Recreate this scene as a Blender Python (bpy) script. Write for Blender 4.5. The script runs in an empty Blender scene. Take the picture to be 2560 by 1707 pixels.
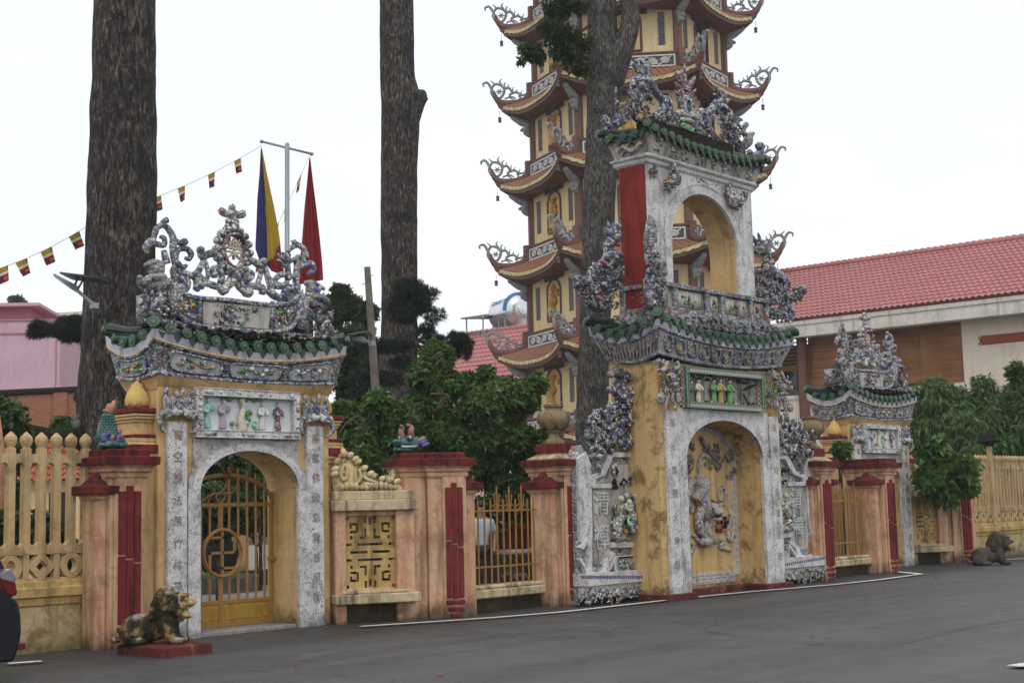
import bpy, bmesh, math, random
import numpy as np
from mathutils import Vector, Matrix, Euler, noise as mnoise
R_ = math.radians
scene = bpy.context.scene
COL = scene.collection
# ------------------------------------------------------------------ camera
CAMH = 1.65; FPX = 3550.0; IW, IH = 2560.0, 1707.0
PITCH, ROLL, YAW = R_(6.59), R_(-1.38), R_(41.2)
_fw = Vector((math.cos(YAW)*math.cos(PITCH), math.sin(YAW)*math.cos(PITCH), math.sin(PITCH)))
_rt0 = Vector((math.sin(YAW), -math.cos(YAW), 0)); _up0 = _rt0.cross(_fw)
_rt = math.cos(ROLL)*_rt0 + math.sin(ROLL)*_up0; _up = -math.sin(ROLL)*_rt0 + math.cos(ROLL)*_up0
cam = bpy.data.cameras.new('camera'); cam.sensor_width = 36; cam.lens = FPX/IW*36; cam.clip_end = 3000
camo = bpy.data.objects.new('camera', cam); COL.objects.link(camo)
camo.matrix_world = Matrix(((_rt.x, _up.x, -_fw.x, 0), (_rt.y, _up.y, -_fw.y, 0), (_rt.z, _up.z, -_fw.z, CAMH), (0, 0, 0, 1)))
scene.camera = camo
# ------------------------------------------------------------------ light, sky, exposure
SUN_EL, SUN_AZ = R_(55), R_(-135)      # azimuth of the sun measured from +X
sun = bpy.data.lights.new('sun', 'SUN'); sun.energy = .8; sun.angle = R_(25); sun.color = (1, .96, .9)
suno = bpy.data.objects.new('sun', sun); COL.objects.link(suno)
_sd = Vector((math.cos(SUN_EL)*math.cos(SUN_AZ), math.cos(SUN_EL)*math.sin(SUN_AZ), math.sin(SUN_EL)))
suno.rotation_euler = _sd.to_track_quat('Z', 'Y').to_euler()
world = bpy.data.worlds.new('World'); scene.world = world; world.use_nodes = True
wt = world.node_tree; wt.nodes.clear()
wo = wt.nodes.new('ShaderNodeOutputWorld'); bg = wt.nodes.new('ShaderNodeBackground')
sk = wt.nodes.new('ShaderNodeTexSky'); sk.sky_type = 'NISHITA'; sk.sun_disc = False
sk.sun_elevation = SUN_EL; sk.sun_rotation = R_(90) - SUN_AZ
tc = wt.nodes.new('ShaderNodeTexCoord'); mp = wt.nodes.new('ShaderNodeMapping'); mp.inputs['Scale'].default_value = (1, 1, 2.2)
nz = wt.nodes.new('ShaderNodeTexNoise'); nz.inputs['Scale'].default_value = 2.6; nz.inputs['Detail'].default_value = 6; nz.inputs['Roughness'].default_value = .55
cr = wt.nodes.new('ShaderNodeValToRGB')
cr.color_ramp.elements[0].position = .4; cr.color_ramp.elements[0].color = (9.7, 10.15, 10.7, 1)
cr.color_ramp.elements[1].position = .62; cr.color_ramp.elements[1].color = (11.6, 11.6, 11.6, 1)
mx = wt.nodes.new('ShaderNodeMix'); mx.data_type = 'RGBA'; mx.inputs['Factor'].default_value = .94
L = wt.links
L.new(tc.outputs['Generated'], mp.inputs['Vector']); L.new(mp.outputs['Vector'], nz.inputs['Vector']); L.new(nz.outputs['Fac'], cr.inputs['Fac'])
L.new(sk.outputs['Color'], mx.inputs['A']); L.new(cr.outputs['Color'], mx.inputs['B']); L.new(mx.outputs['Result'], bg.inputs['Color'])
bg.inputs['Strength'].default_value = .1
L.new(bg.outputs['Background'], wo.inputs['Surface'])
vs = scene.view_settings; vs.view_transform = 'Standard'; vs.look = 'None'; vs.exposure = 0.1; vs.gamma = 1
scene.render.engine = 'CYCLES'
scene.cycles.use_denoising = True
scene.cycles.max_bounces = 6; scene.cycles.diffuse_bounces = 3; scene.cycles.glossy_bounces = 2
scene.cycles.transparent_max_bounces = 8; scene.cycles.transmission_bounces = 3
scene.cycles.caustics_reflective = False; scene.cycles.caustics_refractive = False

# ------------------------------------------------------------------ geometry helpers
def ray(px, py):
    return (_rt*((px-IW/2)/FPX) - _up*((py-IH/2)/FPX) + _fw)
def W(px, py, Y):                       # the point seen at that pixel of the photograph on the plane y = Y
    r = ray(px, py); t = Y/r.y; return Vector((r.x*t, Y, CAMH + r.z*t))
def WD(px, py, d):                      # ... at horizontal distance d
    r = ray(px, py); t = d/math.hypot(r.x, r.y); return Vector((r.x*t, r.y*t, CAMH + r.z*t))
def G(px, py, z=0.0):
    r = ray(px, py); t = (z-CAMH)/r.z; return Vector((r.x*t, r.y*t, z))
def smooth(pts, k=4):
    pts = [Vector(p) for p in pts]
    if len(pts) < 3: return pts
    out = []; n = len(pts)
    for i in range(n-1):
        p0 = pts[max(i-1, 0)]; p1 = pts[i]; p2 = pts[i+1]; p3 = pts[min(i+2, n-1)]
        for j in range(k):
            t = j/k
            out.append(.5*((2*p1) + (p2-p0)*t + (2*p0-5*p1+4*p2-p3)*t*t + (3*p1-p0-3*p2+p3)*t**3))
    out.append(pts[-1]); return out
def lerp(a, b, t): return a + (b-a)*t

_sph = {}
def sphere(seg, rings):
    key = (seg, rings)
    if key in _sph: return _sph[key]
    v = [(0, 0, 1)]
    for i in range(1, rings):
        a = math.pi*i/rings
        for j in range(seg):
            b = 2*math.pi*j/seg; v.append((math.sin(a)*math.cos(b), math.sin(a)*math.sin(b), math.cos(a)))
    v.append((0, 0, -1)); f = []
    for j in range(seg): f.append((0, 1+j, 1+(j+1) % seg))
    for i in range(rings-2):
        for j in range(seg):
            a = 1+i*seg; f.append((a+j, a+seg+j, a+seg+(j+1) % seg, a+(j+1) % seg))
    e = len(v)-1; a = 1+(rings-2)*seg
    for j in range(seg): f.append((a+j, e, a+(j+1) % seg))
    _sph[key] = (v, f); return _sph[key]

class MB:
    def __init__(s): s.v = []; s.f = []; s.mi = []; s.m = 0
    def add(s, v, f):
        b = len(s.v); s.v.extend(v)
        for q in f: s.f.append(tuple(b+i for i in q)); s.mi.append(s.m)
        return s
    def box(s, x0, x1, y0, y1, z0, z1):
        if x0 > x1: x0, x1 = x1, x0
        if y0 > y1: y0, y1 = y1, y0
        if z0 > z1: z0, z1 = z1, z0
        return s.add([(x0,y0,z0),(x1,y0,z0),(x1,y1,z0),(x0,y1,z0),(x0,y0,z1),(x1,y0,z1),(x1,y1,z1),(x0,y1,z1)],
                     [(0,3,2,1),(4,5,6,7),(0,1,5,4),(1,2,6,5),(2,3,7,6),(3,0,4,7)])
    def prism(s, poly, y0, y1):         # polygon in x,z extruded along y
        n = len(poly); a = sum(poly[i][0]*poly[(i+1) % n][1]-poly[(i+1) % n][0]*poly[i][1] for i in range(n))
        if a < 0: poly = poly[::-1]
        if y0 > y1: y0, y1 = y1, y0
        v = [(p[0], y0, p[1]) for p in poly] + [(p[0], y1, p[1]) for p in poly]
        f = [tuple(range(n)), tuple(range(2*n-1, n-1, -1))] + [((i+1) % n, i, n+i, n+(i+1) % n) for i in range(n)]
        return s.add(v, f)
    def prismz(s, poly, z0, z1, top=1.0, c=None):   # polygon in x,y extruded along z, optionally tapered
        n = len(poly); a = sum(poly[i][0]*poly[(i+1) % n][1]-poly[(i+1) % n][0]*poly[i][1] for i in range(n))
        if a < 0: poly = poly[::-1]
        if c is None: c = (sum(p[0] for p in poly)/n, sum(p[1] for p in poly)/n)
        v = [(p[0], p[1], z0) for p in poly] + [(c[0]+(p[0]-c[0])*top, c[1]+(p[1]-c[1])*top, z1) for p in poly]
        f = [tuple(range(n-1, -1, -1)), tuple(range(n, 2*n))] + [(i, (i+1) % n, n+(i+1) % n, n+i) for i in range(n)]
        return s.add(v, f)
    def ring(s, outer, inner, y0, y1):   # closed band between two outlines of the same count, extruded along y
        n = len(outer)
        v = [(p[0], y0, p[1]) for p in outer]+[(p[0], y0, p[1]) for p in inner]+[(p[0], y1, p[1]) for p in outer]+[(p[0], y1, p[1]) for p in inner]
        f = []
        for i in range(n):
            j = (i+1) % n
            f += [(i, j, n+j, n+i), (2*n+j, 2*n+i, 3*n+i, 3*n+j), (j, i, 2*n+i, 2*n+j), (n+i, n+j, 3*n+j, 3*n+i)]
        return s.add(v, f)
    def tube(s, pts, rad, n=8, flat=1.0, cap=True):
        pts = [Vector(p) for p in pts]; m = len(pts)
        if not hasattr(rad, '__len__'): rad = [rad]*m
        elif len(rad) != m:
            k = len(rad)-1; rr = []
            for i in range(m):
                t = i/(m-1)*k; j = min(int(t), k-1); rr.append(lerp(rad[j], rad[j+1], t-j))
            rad = rr
        v = []; up = None
        for i in range(m):
            d = (pts[min(i+1, m-1)]-pts[max(i-1, 0)])
            if d.length < 1e-9: d = Vector((0, 0, 1))
            d.normalize()
            if up is None:
                up = Vector((0, 1, 0)) if abs(d.y) < .9 else Vector((1, 0, 0))
            up = (up - d*up.dot(d))
            if up.length < 1e-6: up = d.orthogonal()
            up.normalize(); sd = d.cross(up)
            for j in range(n):
                a = 2*math.pi*j/n
                v.append(pts[i] + sd*(math.cos(a)*rad[i]) + up*(math.sin(a)*rad[i]*flat))
        f = [(i*n+j, i*n+(j+1) % n, (i+1)*n+(j+1) % n, (i+1)*n+j) for i in range(m-1) for j in range(n)]
        if cap: f += [tuple(range(n-1, -1, -1)), tuple((m-1)*n+j for j in range(n))]
        return s.add([tuple(p) for p in v], f)
    def blob(s, c, r, rot=None, seg=8, rings=6):
        if not hasattr(r, '__len__'): r = (r, r, r)
        sv, sf = sphere(seg, rings); c = Vector(c)
        if rot is None: return s.add([(c.x+p[0]*r[0], c.y+p[1]*r[1], c.z+p[2]*r[2]) for p in sv], sf)
        M = Euler(rot).to_matrix() if not isinstance(rot, Matrix) else rot
        return s.add([tuple(c + M @ Vector((p[0]*r[0], p[1]*r[1], p[2]*r[2]))) for p in sv], sf)
    def lathe(s, c, prof, n=20, sx=1.0, sy=1.0, rot=0.0):
        v = []
        for r, z in prof:
            for j in range(n):
                a = 2*math.pi*j/n+rot; v.append((c[0]+r*sx*math.cos(a), c[1]+r*sy*math.sin(a), c[2]+z))
        m = len(prof)
        f = [(i*n+j, i*n+(j+1) % n, (i+1)*n+(j+1) % n, (i+1)*n+j) for i in range(m-1) for j in range(n)]
        f += [tuple(range(n-1, -1, -1)), tuple((m-1)*n+j for j in range(n))]
        return s.add(v, f)
    def loop(s, path, prof):            # moulding: profile (out, z) swept round a closed polygon of x,y corners (ccw)
        n = len(path); dirs = []
        for i in range(n):
            a = Vector(path[i-1]); b = Vector(path[i]); c = Vector(path[(i+1) % n])
            e0 = (b-a).normalized(); e1 = (c-b).normalized(); n0 = Vector((e0.y, -e0.x)); n1 = Vector((e1.y, -e1.x))
            d = n0+n1; d = d/max(d.dot(n0), .2) if d.length > 1e-6 else n0
            dirs.append(d)
        v = [(path[i][0]+dirs[i].x*o, path[i][1]+dirs[i].y*o, z) for o, z in prof for i in range(n)]
        m = len(prof)
        f = [(k*n+i, k*n+(i+1) % n, (k+1)*n+(i+1) % n, (k+1)*n+i) for k in range(m-1) for i in range(n)]
        f += [tuple(range(n-1, -1, -1)), tuple((m-1)*n+i for i in range(n))]
        return s.add(v, f)
    def sheet(s, rows):                 # grid of points
        m = len(rows); n = len(rows[0])
        return s.add([tuple(p) for r in rows for p in r], [(i*n+j, i*n+j+1, (i+1)*n+j+1, (i+1)*n+j) for i in range(m-1) for j in range(n-1)])
    def petal(s, a, b, w, t=None, seg=6):   # spindle from a to b
        a = Vector(a); b = Vector(b); d = b-a; M = d.to_track_quat('Z', 'Y').to_matrix()
        return s.blob((a+b)/2, (w, t or w, d.length/2), M, seg, 5)
    def build(s, name, mat, parent=None, sm=False, bevel=0, loc=None, seg=1):
        me = bpy.data.meshes.new(name); o0 = Vector((0, 0, 0))
        if parent is not None:
            q = parent
            while q is not None: o0 = o0 + q.location; q = q.parent
        if loc is not None: o0 = Vector(loc)
        arr = np.array([tuple(p) for p in s.v], dtype=np.float32).reshape(-1, 3) - np.array(o0, dtype=np.float32)
        me.from_pydata(arr.tolist(), [], s.f)
        mats = mat if isinstance(mat, (list, tuple)) else [mat]
        for q in mats: me.materials.append(q)
        if len(mats) > 1: me.polygons.foreach_set('material_index', s.mi)
        if sm is True: me.polygons.foreach_set('use_smooth', [True]*len(s.f))
        elif sm:
            me.polygons.foreach_set('use_smooth', [True]*len(s.f)); me.set_sharp_from_angle(angle=R_(sm))
        me.update()
        ob = bpy.data.objects.new(name, me); COL.objects.link(ob)
        if parent is not None: ob.parent = parent
        if loc is not None: ob.location = loc
        if bevel:
            md = ob.modifiers.new('bevel', 'BEVEL'); md.width = bevel; md.segments = seg; md.limit_method = 'ANGLE'; md.angle_limit = R_(40)
        return ob

def halves(mb, xs):
    """cut a builder into builders at the given x positions (by piece)"""
    out = [MB() for _ in range(len(xs)+1)]; par = list(range(len(mb.v)))
    def fd(i):
        while par[i] != i: par[i] = par[par[i]]; i = par[i]
        return i
    for q in mb.f:
        a = fd(q[0])
        for i in q[1:]: par[fd(i)] = a
    tot = {}
    for i, p in enumerate(mb.v): t = tot.setdefault(fd(i), [0, 0]); t[0] += p[0]; t[1] += 1
    for q, mi in zip(mb.f, mb.mi):
        t = tot[fd(q[0])]; k = sum(t[0]/t[1] > x for x in xs); m = out[k]; m.m = mi; b = len(m.v); m.v.extend(mb.v[i] for i in q); m.f.append(tuple(range(b, b+len(q)))); m.mi.append(mi)
    for m in out:                          # weld again so that shading stays smooth
        ix = {}; rm = []; nv = []
        for p in m.v:
            key = (round(p[0], 5), round(p[1], 5), round(p[2], 5))
            if key not in ix: ix[key] = len(nv); nv.append(p)
            rm.append(ix[key])
        fs, ms = [], []
        for q, mi in zip(m.f, m.mi):
            r = []
            for i in q:
                if rm[i] not in r: r.append(rm[i])
            if len(r) > 2: fs.append(tuple(r)); ms.append(mi)
        m.v, m.f, m.mi = nv, fs, ms
    return out
def tag(o, label=None, cat=None, group=None, kind=None):
    if label: o['label'] = label
    if cat: o['category'] = cat
    if group: o['group'] = group
    if kind: o['kind'] = kind
    return o
def thing(name, loc, label, cat, group=None, rz=0):
    o = bpy.data.objects.new(name, None); o.empty_display_size = .3; COL.objects.link(o); o.location = loc; o.rotation_euler = (0, 0, rz)
    return tag(o, label, cat, group, 'thing')
def copy_tree(o, parent=None):
    c = o.copy(); COL.objects.link(c); c.parent = parent
    for ch in o.children: copy_tree(ch, c)
    return c
def remesh(o, size, it=2, fac=.5):
    m = o.modifiers.new('remesh', 'REMESH'); m.mode = 'VOXEL'; m.voxel_size = size; m.use_smooth_shade = True
    if it:
        s_ = o.modifiers.new('smooth', 'SMOOTH'); s_.iterations = it; s_.factor = fac
    return o
def text_mesh(s, size, depth=.003):
    cu = bpy.data.curves.new('lettering', 'FONT'); cu.body = s; cu.size = size; cu.extrude = depth; cu.align_x = 'CENTER'; cu.align_y = 'CENTER'
    cu.resolution_u = 3
    ob = bpy.data.objects.new('lettering', cu); COL.objects.link(ob)
    dg = bpy.context.evaluated_depsgraph_get(); me = bpy.data.meshes.new_from_object(ob.evaluated_get(dg))
    bpy.data.objects.remove(ob); return me
def text_obj(name, s, size, M, mat, parent, depth=.003):
    me = text_mesh(s, size, depth); me.materials.clear(); me.materials.append(mat)
    o0 = Vector((0, 0, 0)); q = parent
    while q is not None: o0 = o0+q.location; q = q.parent
    me.transform(Matrix.Translation(-o0) @ M)
    ob = bpy.data.objects.new(name, me); COL.objects.link(ob); ob.parent = parent; return ob
FACE = Matrix.Rotation(R_(90), 4, 'X')        # text laid in x,y stands up facing -y

# ------------------------------------------------------------------ materials
class NT:
    def __init__(s, name, rough=.75, spec=.3, metal=0):
        s.mat = bpy.data.materials.new(name); s.mat.use_nodes = True; s.t = s.mat.node_tree; s.t.nodes.clear()
        s.out = s.t.nodes.new('ShaderNodeOutputMaterial'); s.b = s.t.nodes.new('ShaderNodeBsdfPrincipled')
        s.t.links.new(s.b.outputs[0], s.out.inputs['Surface'])
        s.b.inputs['Roughness'].default_value = rough; s.b.inputs['Specular IOR Level'].default_value = spec; s.b.inputs['Metallic'].default_value = metal
        s.tc = s.t.nodes.new('ShaderNodeTexCoord').outputs['Object']; s._pos = None
    def set(s, sock, val):
        if hasattr(val, 'is_linked') or isinstance(val, bpy.types.NodeSocket): s.t.links.new(val, sock)
        elif isinstance(val, (tuple, list)) and len(val) == 3 and sock.type == 'RGBA': sock.default_value = (*val, 1)
        else: sock.default_value = val
    def n(s, ty, out=0, props={}, **kw):
        nd = s.t.nodes.new(ty)
        for k, v in props.items(): setattr(nd, k, v)
        for k, v in kw.items(): s.set(nd.inputs[k.replace('_', ' ')], v)
        return nd.outputs[out]
    def pos(s):
        if s._pos is None: s._pos = s.t.nodes.new('ShaderNodeNewGeometry').outputs['Position']
        return s._pos
    def map(s, scale, vec=None, rot=(0, 0, 0), loc=(0, 0, 0)):
        nd = s.t.nodes.new('ShaderNodeMapping'); s.set(nd.inputs['Vector'], vec or s.tc)
        nd.inputs['Scale'].default_value = scale; nd.inputs['Rotation'].default_value = rot; nd.inputs['Location'].default_value = loc
        return nd.outputs[0]
    def noise(s, scale, detail=4, rough=.6, vec=None, dist=0):
        return s.n('ShaderNodeTexNoise', 0, Vector=vec or s.tc, Scale=scale, Detail=detail, Roughness=rough, Distortion=dist)
    def ramp(s, fac, stops, interp='LINEAR'):
        nd = s.t.nodes.new('ShaderNodeValToRGB'); s.set(nd.inputs[0], fac); c = nd.color_ramp; c.interpolation = interp
        while len(c.elements) < len(stops): c.elements.new(.5)
        for e, (p, q) in zip(c.elements, stops):
            e.position = p; e.color = (q, q, q, 1) if not hasattr(q, '__len__') else (*q, 1)
        return nd.outputs[0]
    def mix(s, fac, a, b, mode='MIX'):
        nd = s.t.nodes.new('ShaderNodeMix'); nd.data_type = 'RGBA'; nd.blend_type = mode
        s.set(nd.inputs[0], fac); s.set(nd.inputs[6], a); s.set(nd.inputs[7], b); return nd.outputs[2]
    def math(s, op, a, b=0.0):
        nd = s.t.nodes.new('ShaderNodeMath'); nd.operation = op; s.set(nd.inputs[0], a); s.set(nd.inputs[1], b); return nd.outputs[0]
    def sep(s, vec, i):
        return s.n('ShaderNodeSeparateXYZ', i, Vector=vec)
    def color(s, c): s.set(s.b.inputs['Base Color'], c); return s
    def bump(s, h, strength=.3, dist=.02):
        nd = s.t.nodes.new('ShaderNodeBump'); nd.inputs['Strength'].default_value = strength; nd.inputs['Distance'].default_value = dist
        s.set(nd.inputs['Height'], h); s.t.links.new(nd.outputs[0], s.b.inputs['Normal']); return s
    def rough(s, v): s.set(s.b.inputs['Roughness'], v); return s

def m_plain(name, c, rough=.6, spec=.3, metal=0, var=.15, scale=6, bump=0):
    m = NT(name, rough, spec, metal)
    f = m.noise(scale, 5, .65)
    m.color(m.ramp(f, [(.3, tuple(x*(1-var) for x in c)), (.7, tuple(min(x*(1+var), 1) for x in c))]))
    if bump: m.bump(m.noise(scale*6, 3), bump, .01)
    return m.mat
def m_plaster(name, c1, c2, dirt=(.06, .045, .03), amt=.5, moss=.5, mossz=.35, chips=None, streak=1.0, bump=.25, vert=False):
    """weathered painted plaster: faded patches, vertical run-off stains, mould growing up from the ground"""
    m = NT(name, .85, .2)
    base = m.ramp(m.noise(1.0, 5, .7, vec=m.map((7, 7, .7))) if vert else m.noise(1.1, 5, .65), [(.36, c1), (.6, c2)])
    fine = m.noise(9, 6, .7)
    base = m.mix(.35, base, m.ramp(fine, [(.3, tuple(x*.72 for x in c1)), (.7, tuple(min(1, x*1.15) for x in c2))]))
    run = m.noise(1.0, 5, .68, vec=m.map((5.5, 5.5, .55)))
    run = m.math('MULTIPLY', m.ramp(run, [(.5, 0), (.66, 1)]), amt*streak)
    base = m.mix(run, base, dirt)
    blot = m.math('MULTIPLY', m.ramp(m.noise(2.3, 7, .75, dist=.4), [(.545-.05*amt, 0), (.66-.06*amt, 1)]), amt)
    base = m.mix(blot, base, tuple(lerp(a, b, .35) for a, b in zip(dirt, c1)))
    if chips: base = m.mix(m.math('MULTIPLY', m.ramp(m.noise(3.5, 8, .8, vec=m.map((1, 1, .6))), [(.58, 0), (.61, 1)]), .7), base, chips)
    if moss:
        z = m.sep(m.pos(), 2)
        h = m.math('SUBTRACT', m.math('ADD', m.math('MULTIPLY', m.noise(3.2, 6, .7), mossz*2.4), 0.0), z)
        base = m.mix(m.math('MULTIPLY', m.ramp(h, [(.28*mossz, 0), (mossz*1.1, 1)]), moss), base, (.028, .024, .016))
    m.color(base); m.bump(m.math('ADD', fine, m.math('MULTIPLY', m.noise(45, 3), .4)), bump, .012)
    return m.mat
def m_mosaic(name, cols, scale=20, dirt=.5, grout=(.045, .04, .035), relief=.9, dscale=2.2, gw=.13):
    """porcelain shards set in dark mortar; cols = [(share, colour)...]"""
    m = NT(name, .3, .5)
    wv = m.n('ShaderNodeVectorMath', 0, {'operation': 'ADD'})
    vnd = wv.node; m.set(vnd.inputs[0], m.tc)
    sv = m.n('ShaderNodeVectorMath', 0, {'operation': 'SCALE'}); m.set(sv.node.inputs[0], m.n('ShaderNodeTexNoise', 1, Vector=m.tc, Scale=scale*.6, Detail=2)); sv.node.inputs['Scale'].default_value = .6/scale; m.set(vnd.inputs[1], sv)
    sc = m.map((1, 1, 1), wv)
    vc = m.n('ShaderNodeTexVoronoi', 1, {'feature': 'F1'}, Vector=sc, Scale=scale)
    ed = m.n('ShaderNodeTexVoronoi', 0, {'feature': 'DISTANCE_TO_EDGE'}, Vector=sc, Scale=scale)
    pick = m.n('ShaderNodeSeparateColor', 0, Color=vc)
    pick2 = m.n('ShaderNodeSeparateColor', 1, Color=vc)
    tot = sum(c[0] for c in cols); p = 0; st = []
    for sh, c in cols: st.append((p/tot, c)); p += sh
    chip = m.ramp(pick, st, 'CONSTANT')
    chip = m.mix(.35, chip, m.ramp(pick2, [(0, (.2, .2, .2)), (1, (.8, .8, .8))]), 'OVERLAY')
    # blue painted strokes on the white shards
    stroke = m.ramp(m.noise(scale*1.9, 2, .5), [(.6, 0), (.66, 1)])
    chip = m.mix(m.math('MULTIPLY', stroke, .4), chip, (.09, .11, .26))
    g = m.ramp(ed, [(gw*.35, 0), (gw*.8, 1)])
    col = m.mix(g, grout, chip)
    d = m.math('MULTIPLY', m.ramp(m.noise(dscale, 7, .75), [(.46, 0), (.6, 1)]), dirt)
    col = m.mix(d, col, (.035, .033, .03))
    m.color(col); m.rough(m.math('ADD', m.math('MULTIPLY', d, .6), .28))
    m.bump(m.math('MINIMUM', ed, .3), relief, .05)
    return m.mat
YEL1, YEL2 = (.55, .34, .135), (.67, .47, .225)
M = {}
M['yellow'] = m_plaster('yellow plaster', YEL1, YEL2, amt=.42, moss=.75, mossz=.32)
M['yellow_dirty'] = m_plaster('mouldy yellow plaster', (.42, .26, .09), (.6, .42, .17), dirt=(.1, .065, .03), amt=.75, moss=.85, mossz=.4)
M['side_yellow'] = m_plaster('stained yellow plaster', (.55, .34, .13), (.67, .47, .225), dirt=(.05, .038, .02), amt=.95, moss=.5, mossz=.3, streak=.35)
M['salmon'] = m_plaster('faded salmon limewash', (.52, .24, .145), (.65, .46, .29), dirt=(.2, .12, .06), vert=True, amt=.7, moss=.8, mossz=.26, chips=(.46, .17, .1))
M['cream_stone'] = m_plaster('mouldy cream ledge', (.46, .36, .2), (.6, .5, .33), dirt=(.05, .045, .03), amt=.8, moss=0)
M['fence_cream'] = m_plaster('cream concrete fence', (.48, .315, .14), (.57, .42, .23), dirt=(.13, .095, .04), amt=.7, moss=0, streak=.8)
M['base_wall'] = m_plaster('damp plinth wall', (.42, .31, .13), (.5, .4, .22), dirt=(.16, .09, .025), amt=.9, moss=.55, mossz=.3)
M['black_wall'] = m_plaster('black mouldy plinth', (.06, .045, .02), (.15, .1, .035), dirt=(.02, .017, .012), amt=.9, moss=.9, mossz=.3)
M['red'] = m_plaster('dark red paint', (.15, .016, .02), (.21, .03, .03), dirt=(.022, .01, .01), amt=.85, moss=0)
M['red_wall'] = m_plaster('red limewash', (.2, .022, .018), (.28, .036, .026), dirt=(.09, .012, .01), amt=.7, moss=0)
M['red_kerb'] = m_plaster('worn red plinth paint', (.085, .018, .016), (.15, .034, .028), dirt=(.03, .018, .015), amt=.85, moss=0, chips=(.32, .14, .1))
WH, BL, GR, GN, RD, OC = (.62, .61, .58), (.1, .12, .33), (.32, .32, .33), (.1, .22, .12), (.42, .16, .13), (.5, .33, .12)
M['mosaic'] = m_mosaic('porcelain shard mosaic', [(6, WH), (1.8, BL), (2.6, GR), (1.4, (.5, .5, .54)), (.8, (.45, .39, .33))], 19, .65, grout=(.1, .095, .09), gw=.09)
M['mosaic_blue'] = m_mosaic('blue and white shard mosaic', [(4.4, WH), (2.6, BL), (1.6, (.27, .3, .42)), (2.2, (.42, .42, .43))], 20, .55, grout=(.1, .095, .09), gw=.09)
M['mosaic_white'] = m_mosaic('white shard mosaic', [(9, (.66, .65, .62)), (1.3, GR), (.5, BL), (.35, RD), (.25, GN)], 14, .5, grout=(.1, .095, .09), relief=.5)
M['mosaic_grey'] = m_mosaic('weathered grey mosaic', [(4, (.46, .45, .43)), (3, (.32, .31, .305)), (.9, BL), (.8, (.45, .38, .34)), (2.6, (.55, .54, .52))], 15, .5, grout=(.16, .15, .14), gw=.08)
M['mosaic_dark'] = m_mosaic('black mouldy mosaic', [(3, (.4, .39, .37)), (1.5, (.14, .14, .14)), (1.0, BL), (.6, RD), (.5, GN), (2.2, (.5, .49, .47))], 20, .75, grout=(.09, .085, .08), gw=.08)
M['mosaic_multi'] = m_mosaic('coloured shard mosaic', [(3, WH), (1.7, BL), (1.5, (.09, .19, .1)), (1.2, (.4, .12, .12)), (1.2, (.5, .32, .1)), (1.5, GR)], 15, .6)
M['mosaic_pink'] = m_mosaic('pink shard mosaic', [(3, (.5, .27, .27)), (2, WH), (1.2, (.36, .13, .15)), (1, BL)], 15, .5)
def m_couplet():
    m = NT('white mosaic limewash', .55, .35)
    b = m.ramp(m.noise(2.6, 7, .78), [(.37, (.34, .335, .34)), (.45, (.54, .53, .525)), (.53, (.66, .65, .64)), (.7, (.72, .71, .69))])
    ed = m.n('ShaderNodeTexVoronoi', 0, {'feature': 'F1'}, Vector=m.map((1, 1, .7)), Scale=30)
    spot = m.math('MULTIPLY', m.ramp(ed, [(.22, 1), (.3, 0)]), m.ramp(m.noise(3.1, 4, .6), [(.4, 0), (.5, 1)]))
    hue = m.ramp(m.noise(17, 1), [(.36, (.05, .06, .17)), (.48, (.16, .15, .17)), (.55, (.3, .1, .09)), (.64, (.1, .17, .1))])
    b = m.mix(spot, b, hue)
    b = m.mix(m.math('MULTIPLY', m.ramp(m.noise(3.4, 7, .78, vec=m.map((1.6, 1.6, .8))), [(.5, 0), (.66, 1)]), .7), b, (.12, .115, .11))
    z = m.sep(m.pos(), 2); h = m.math('SUBTRACT', m.math('MULTIPLY', m.noise(3.5, 6, .7), .7), z)
    b = m.mix(m.ramp(h, [(.12, 0), (.4, .8)]), b, (.05, .045, .035))
    m.color(b); m.bump(m.math('ADD', m.noise(40, 5, .7), m.math('MULTIPLY', ed, .6)), .5, .015); return m.mat
M['couplet'] = m_couplet()
def m_glaze():
    m = NT('green glazed tile', .28, .5)
    c = m.ramp(m.noise(7, 5, .7), [(.36, (.008, .022, .015)), (.5, (.014, .05, .03)), (.64, (.035, .095, .058))])
    c = m.mix(m.math('MULTIPLY', m.ramp(m.noise(3.6, 7, .78), [(.47, 0), (.58, 1)]), .85), c, (.02, .018, .014))
    m.color(c); m.rough(m.ramp(m.noise(8), [(.4, .22), (.65, .7)])); m.bump(m.noise(24, 4), .4, .02); return m.mat
M['green'] = m_glaze()
M['moss'] = m_plain('black moss and soot', (.022, .02, .016), .95, .1, var=.5, scale=9, bump=.8)
M['soffit'] = m_plaster('lavender painted eave band', (.66, .64, .62), (.44, .46, .6), dirt=(.08, .07, .06), amt=.5, moss=0, streak=1)
M['panel_white'] = m_plain('white relief panel', (.66, .69, .72), .5, .4, var=.06)
M['panel_blue'] = m_plaster('blue grey frieze panel', (.34, .37, .43), (.5, .5, .5), dirt=(.06, .06, .06), amt=.7, moss=0)
M['panel_grey'] = m_plaster('soot streaked panel', (.36, .34, .31), (.56, .53, .49), dirt=(.04, .035, .03), amt=.8, moss=0)
M['flower_panel'] = m_plaster('cream porcelain panel', (.5, .5, .42), (.6, .6, .52), dirt=(.04, .04, .035), amt=.6, moss=0)
M['gold_lotus'] = m_plaster('yellow lotus bud', (.55, .34, .08), (.66, .47, .17), dirt=(.1, .08, .05), amt=.5, moss=0)
M['scroll_stone'] = m_plaster('weathered ochre stucco', (.52, .35, .11), (.72, .62, .4), dirt=(.04, .028, .015), amt=.95, moss=0)
M['urn'] = m_plaster('mouldy stone urn', (.2, .14, .065), (.32, .25, .15), dirt=(.03, .026, .02), amt=.95, moss=0)
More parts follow.
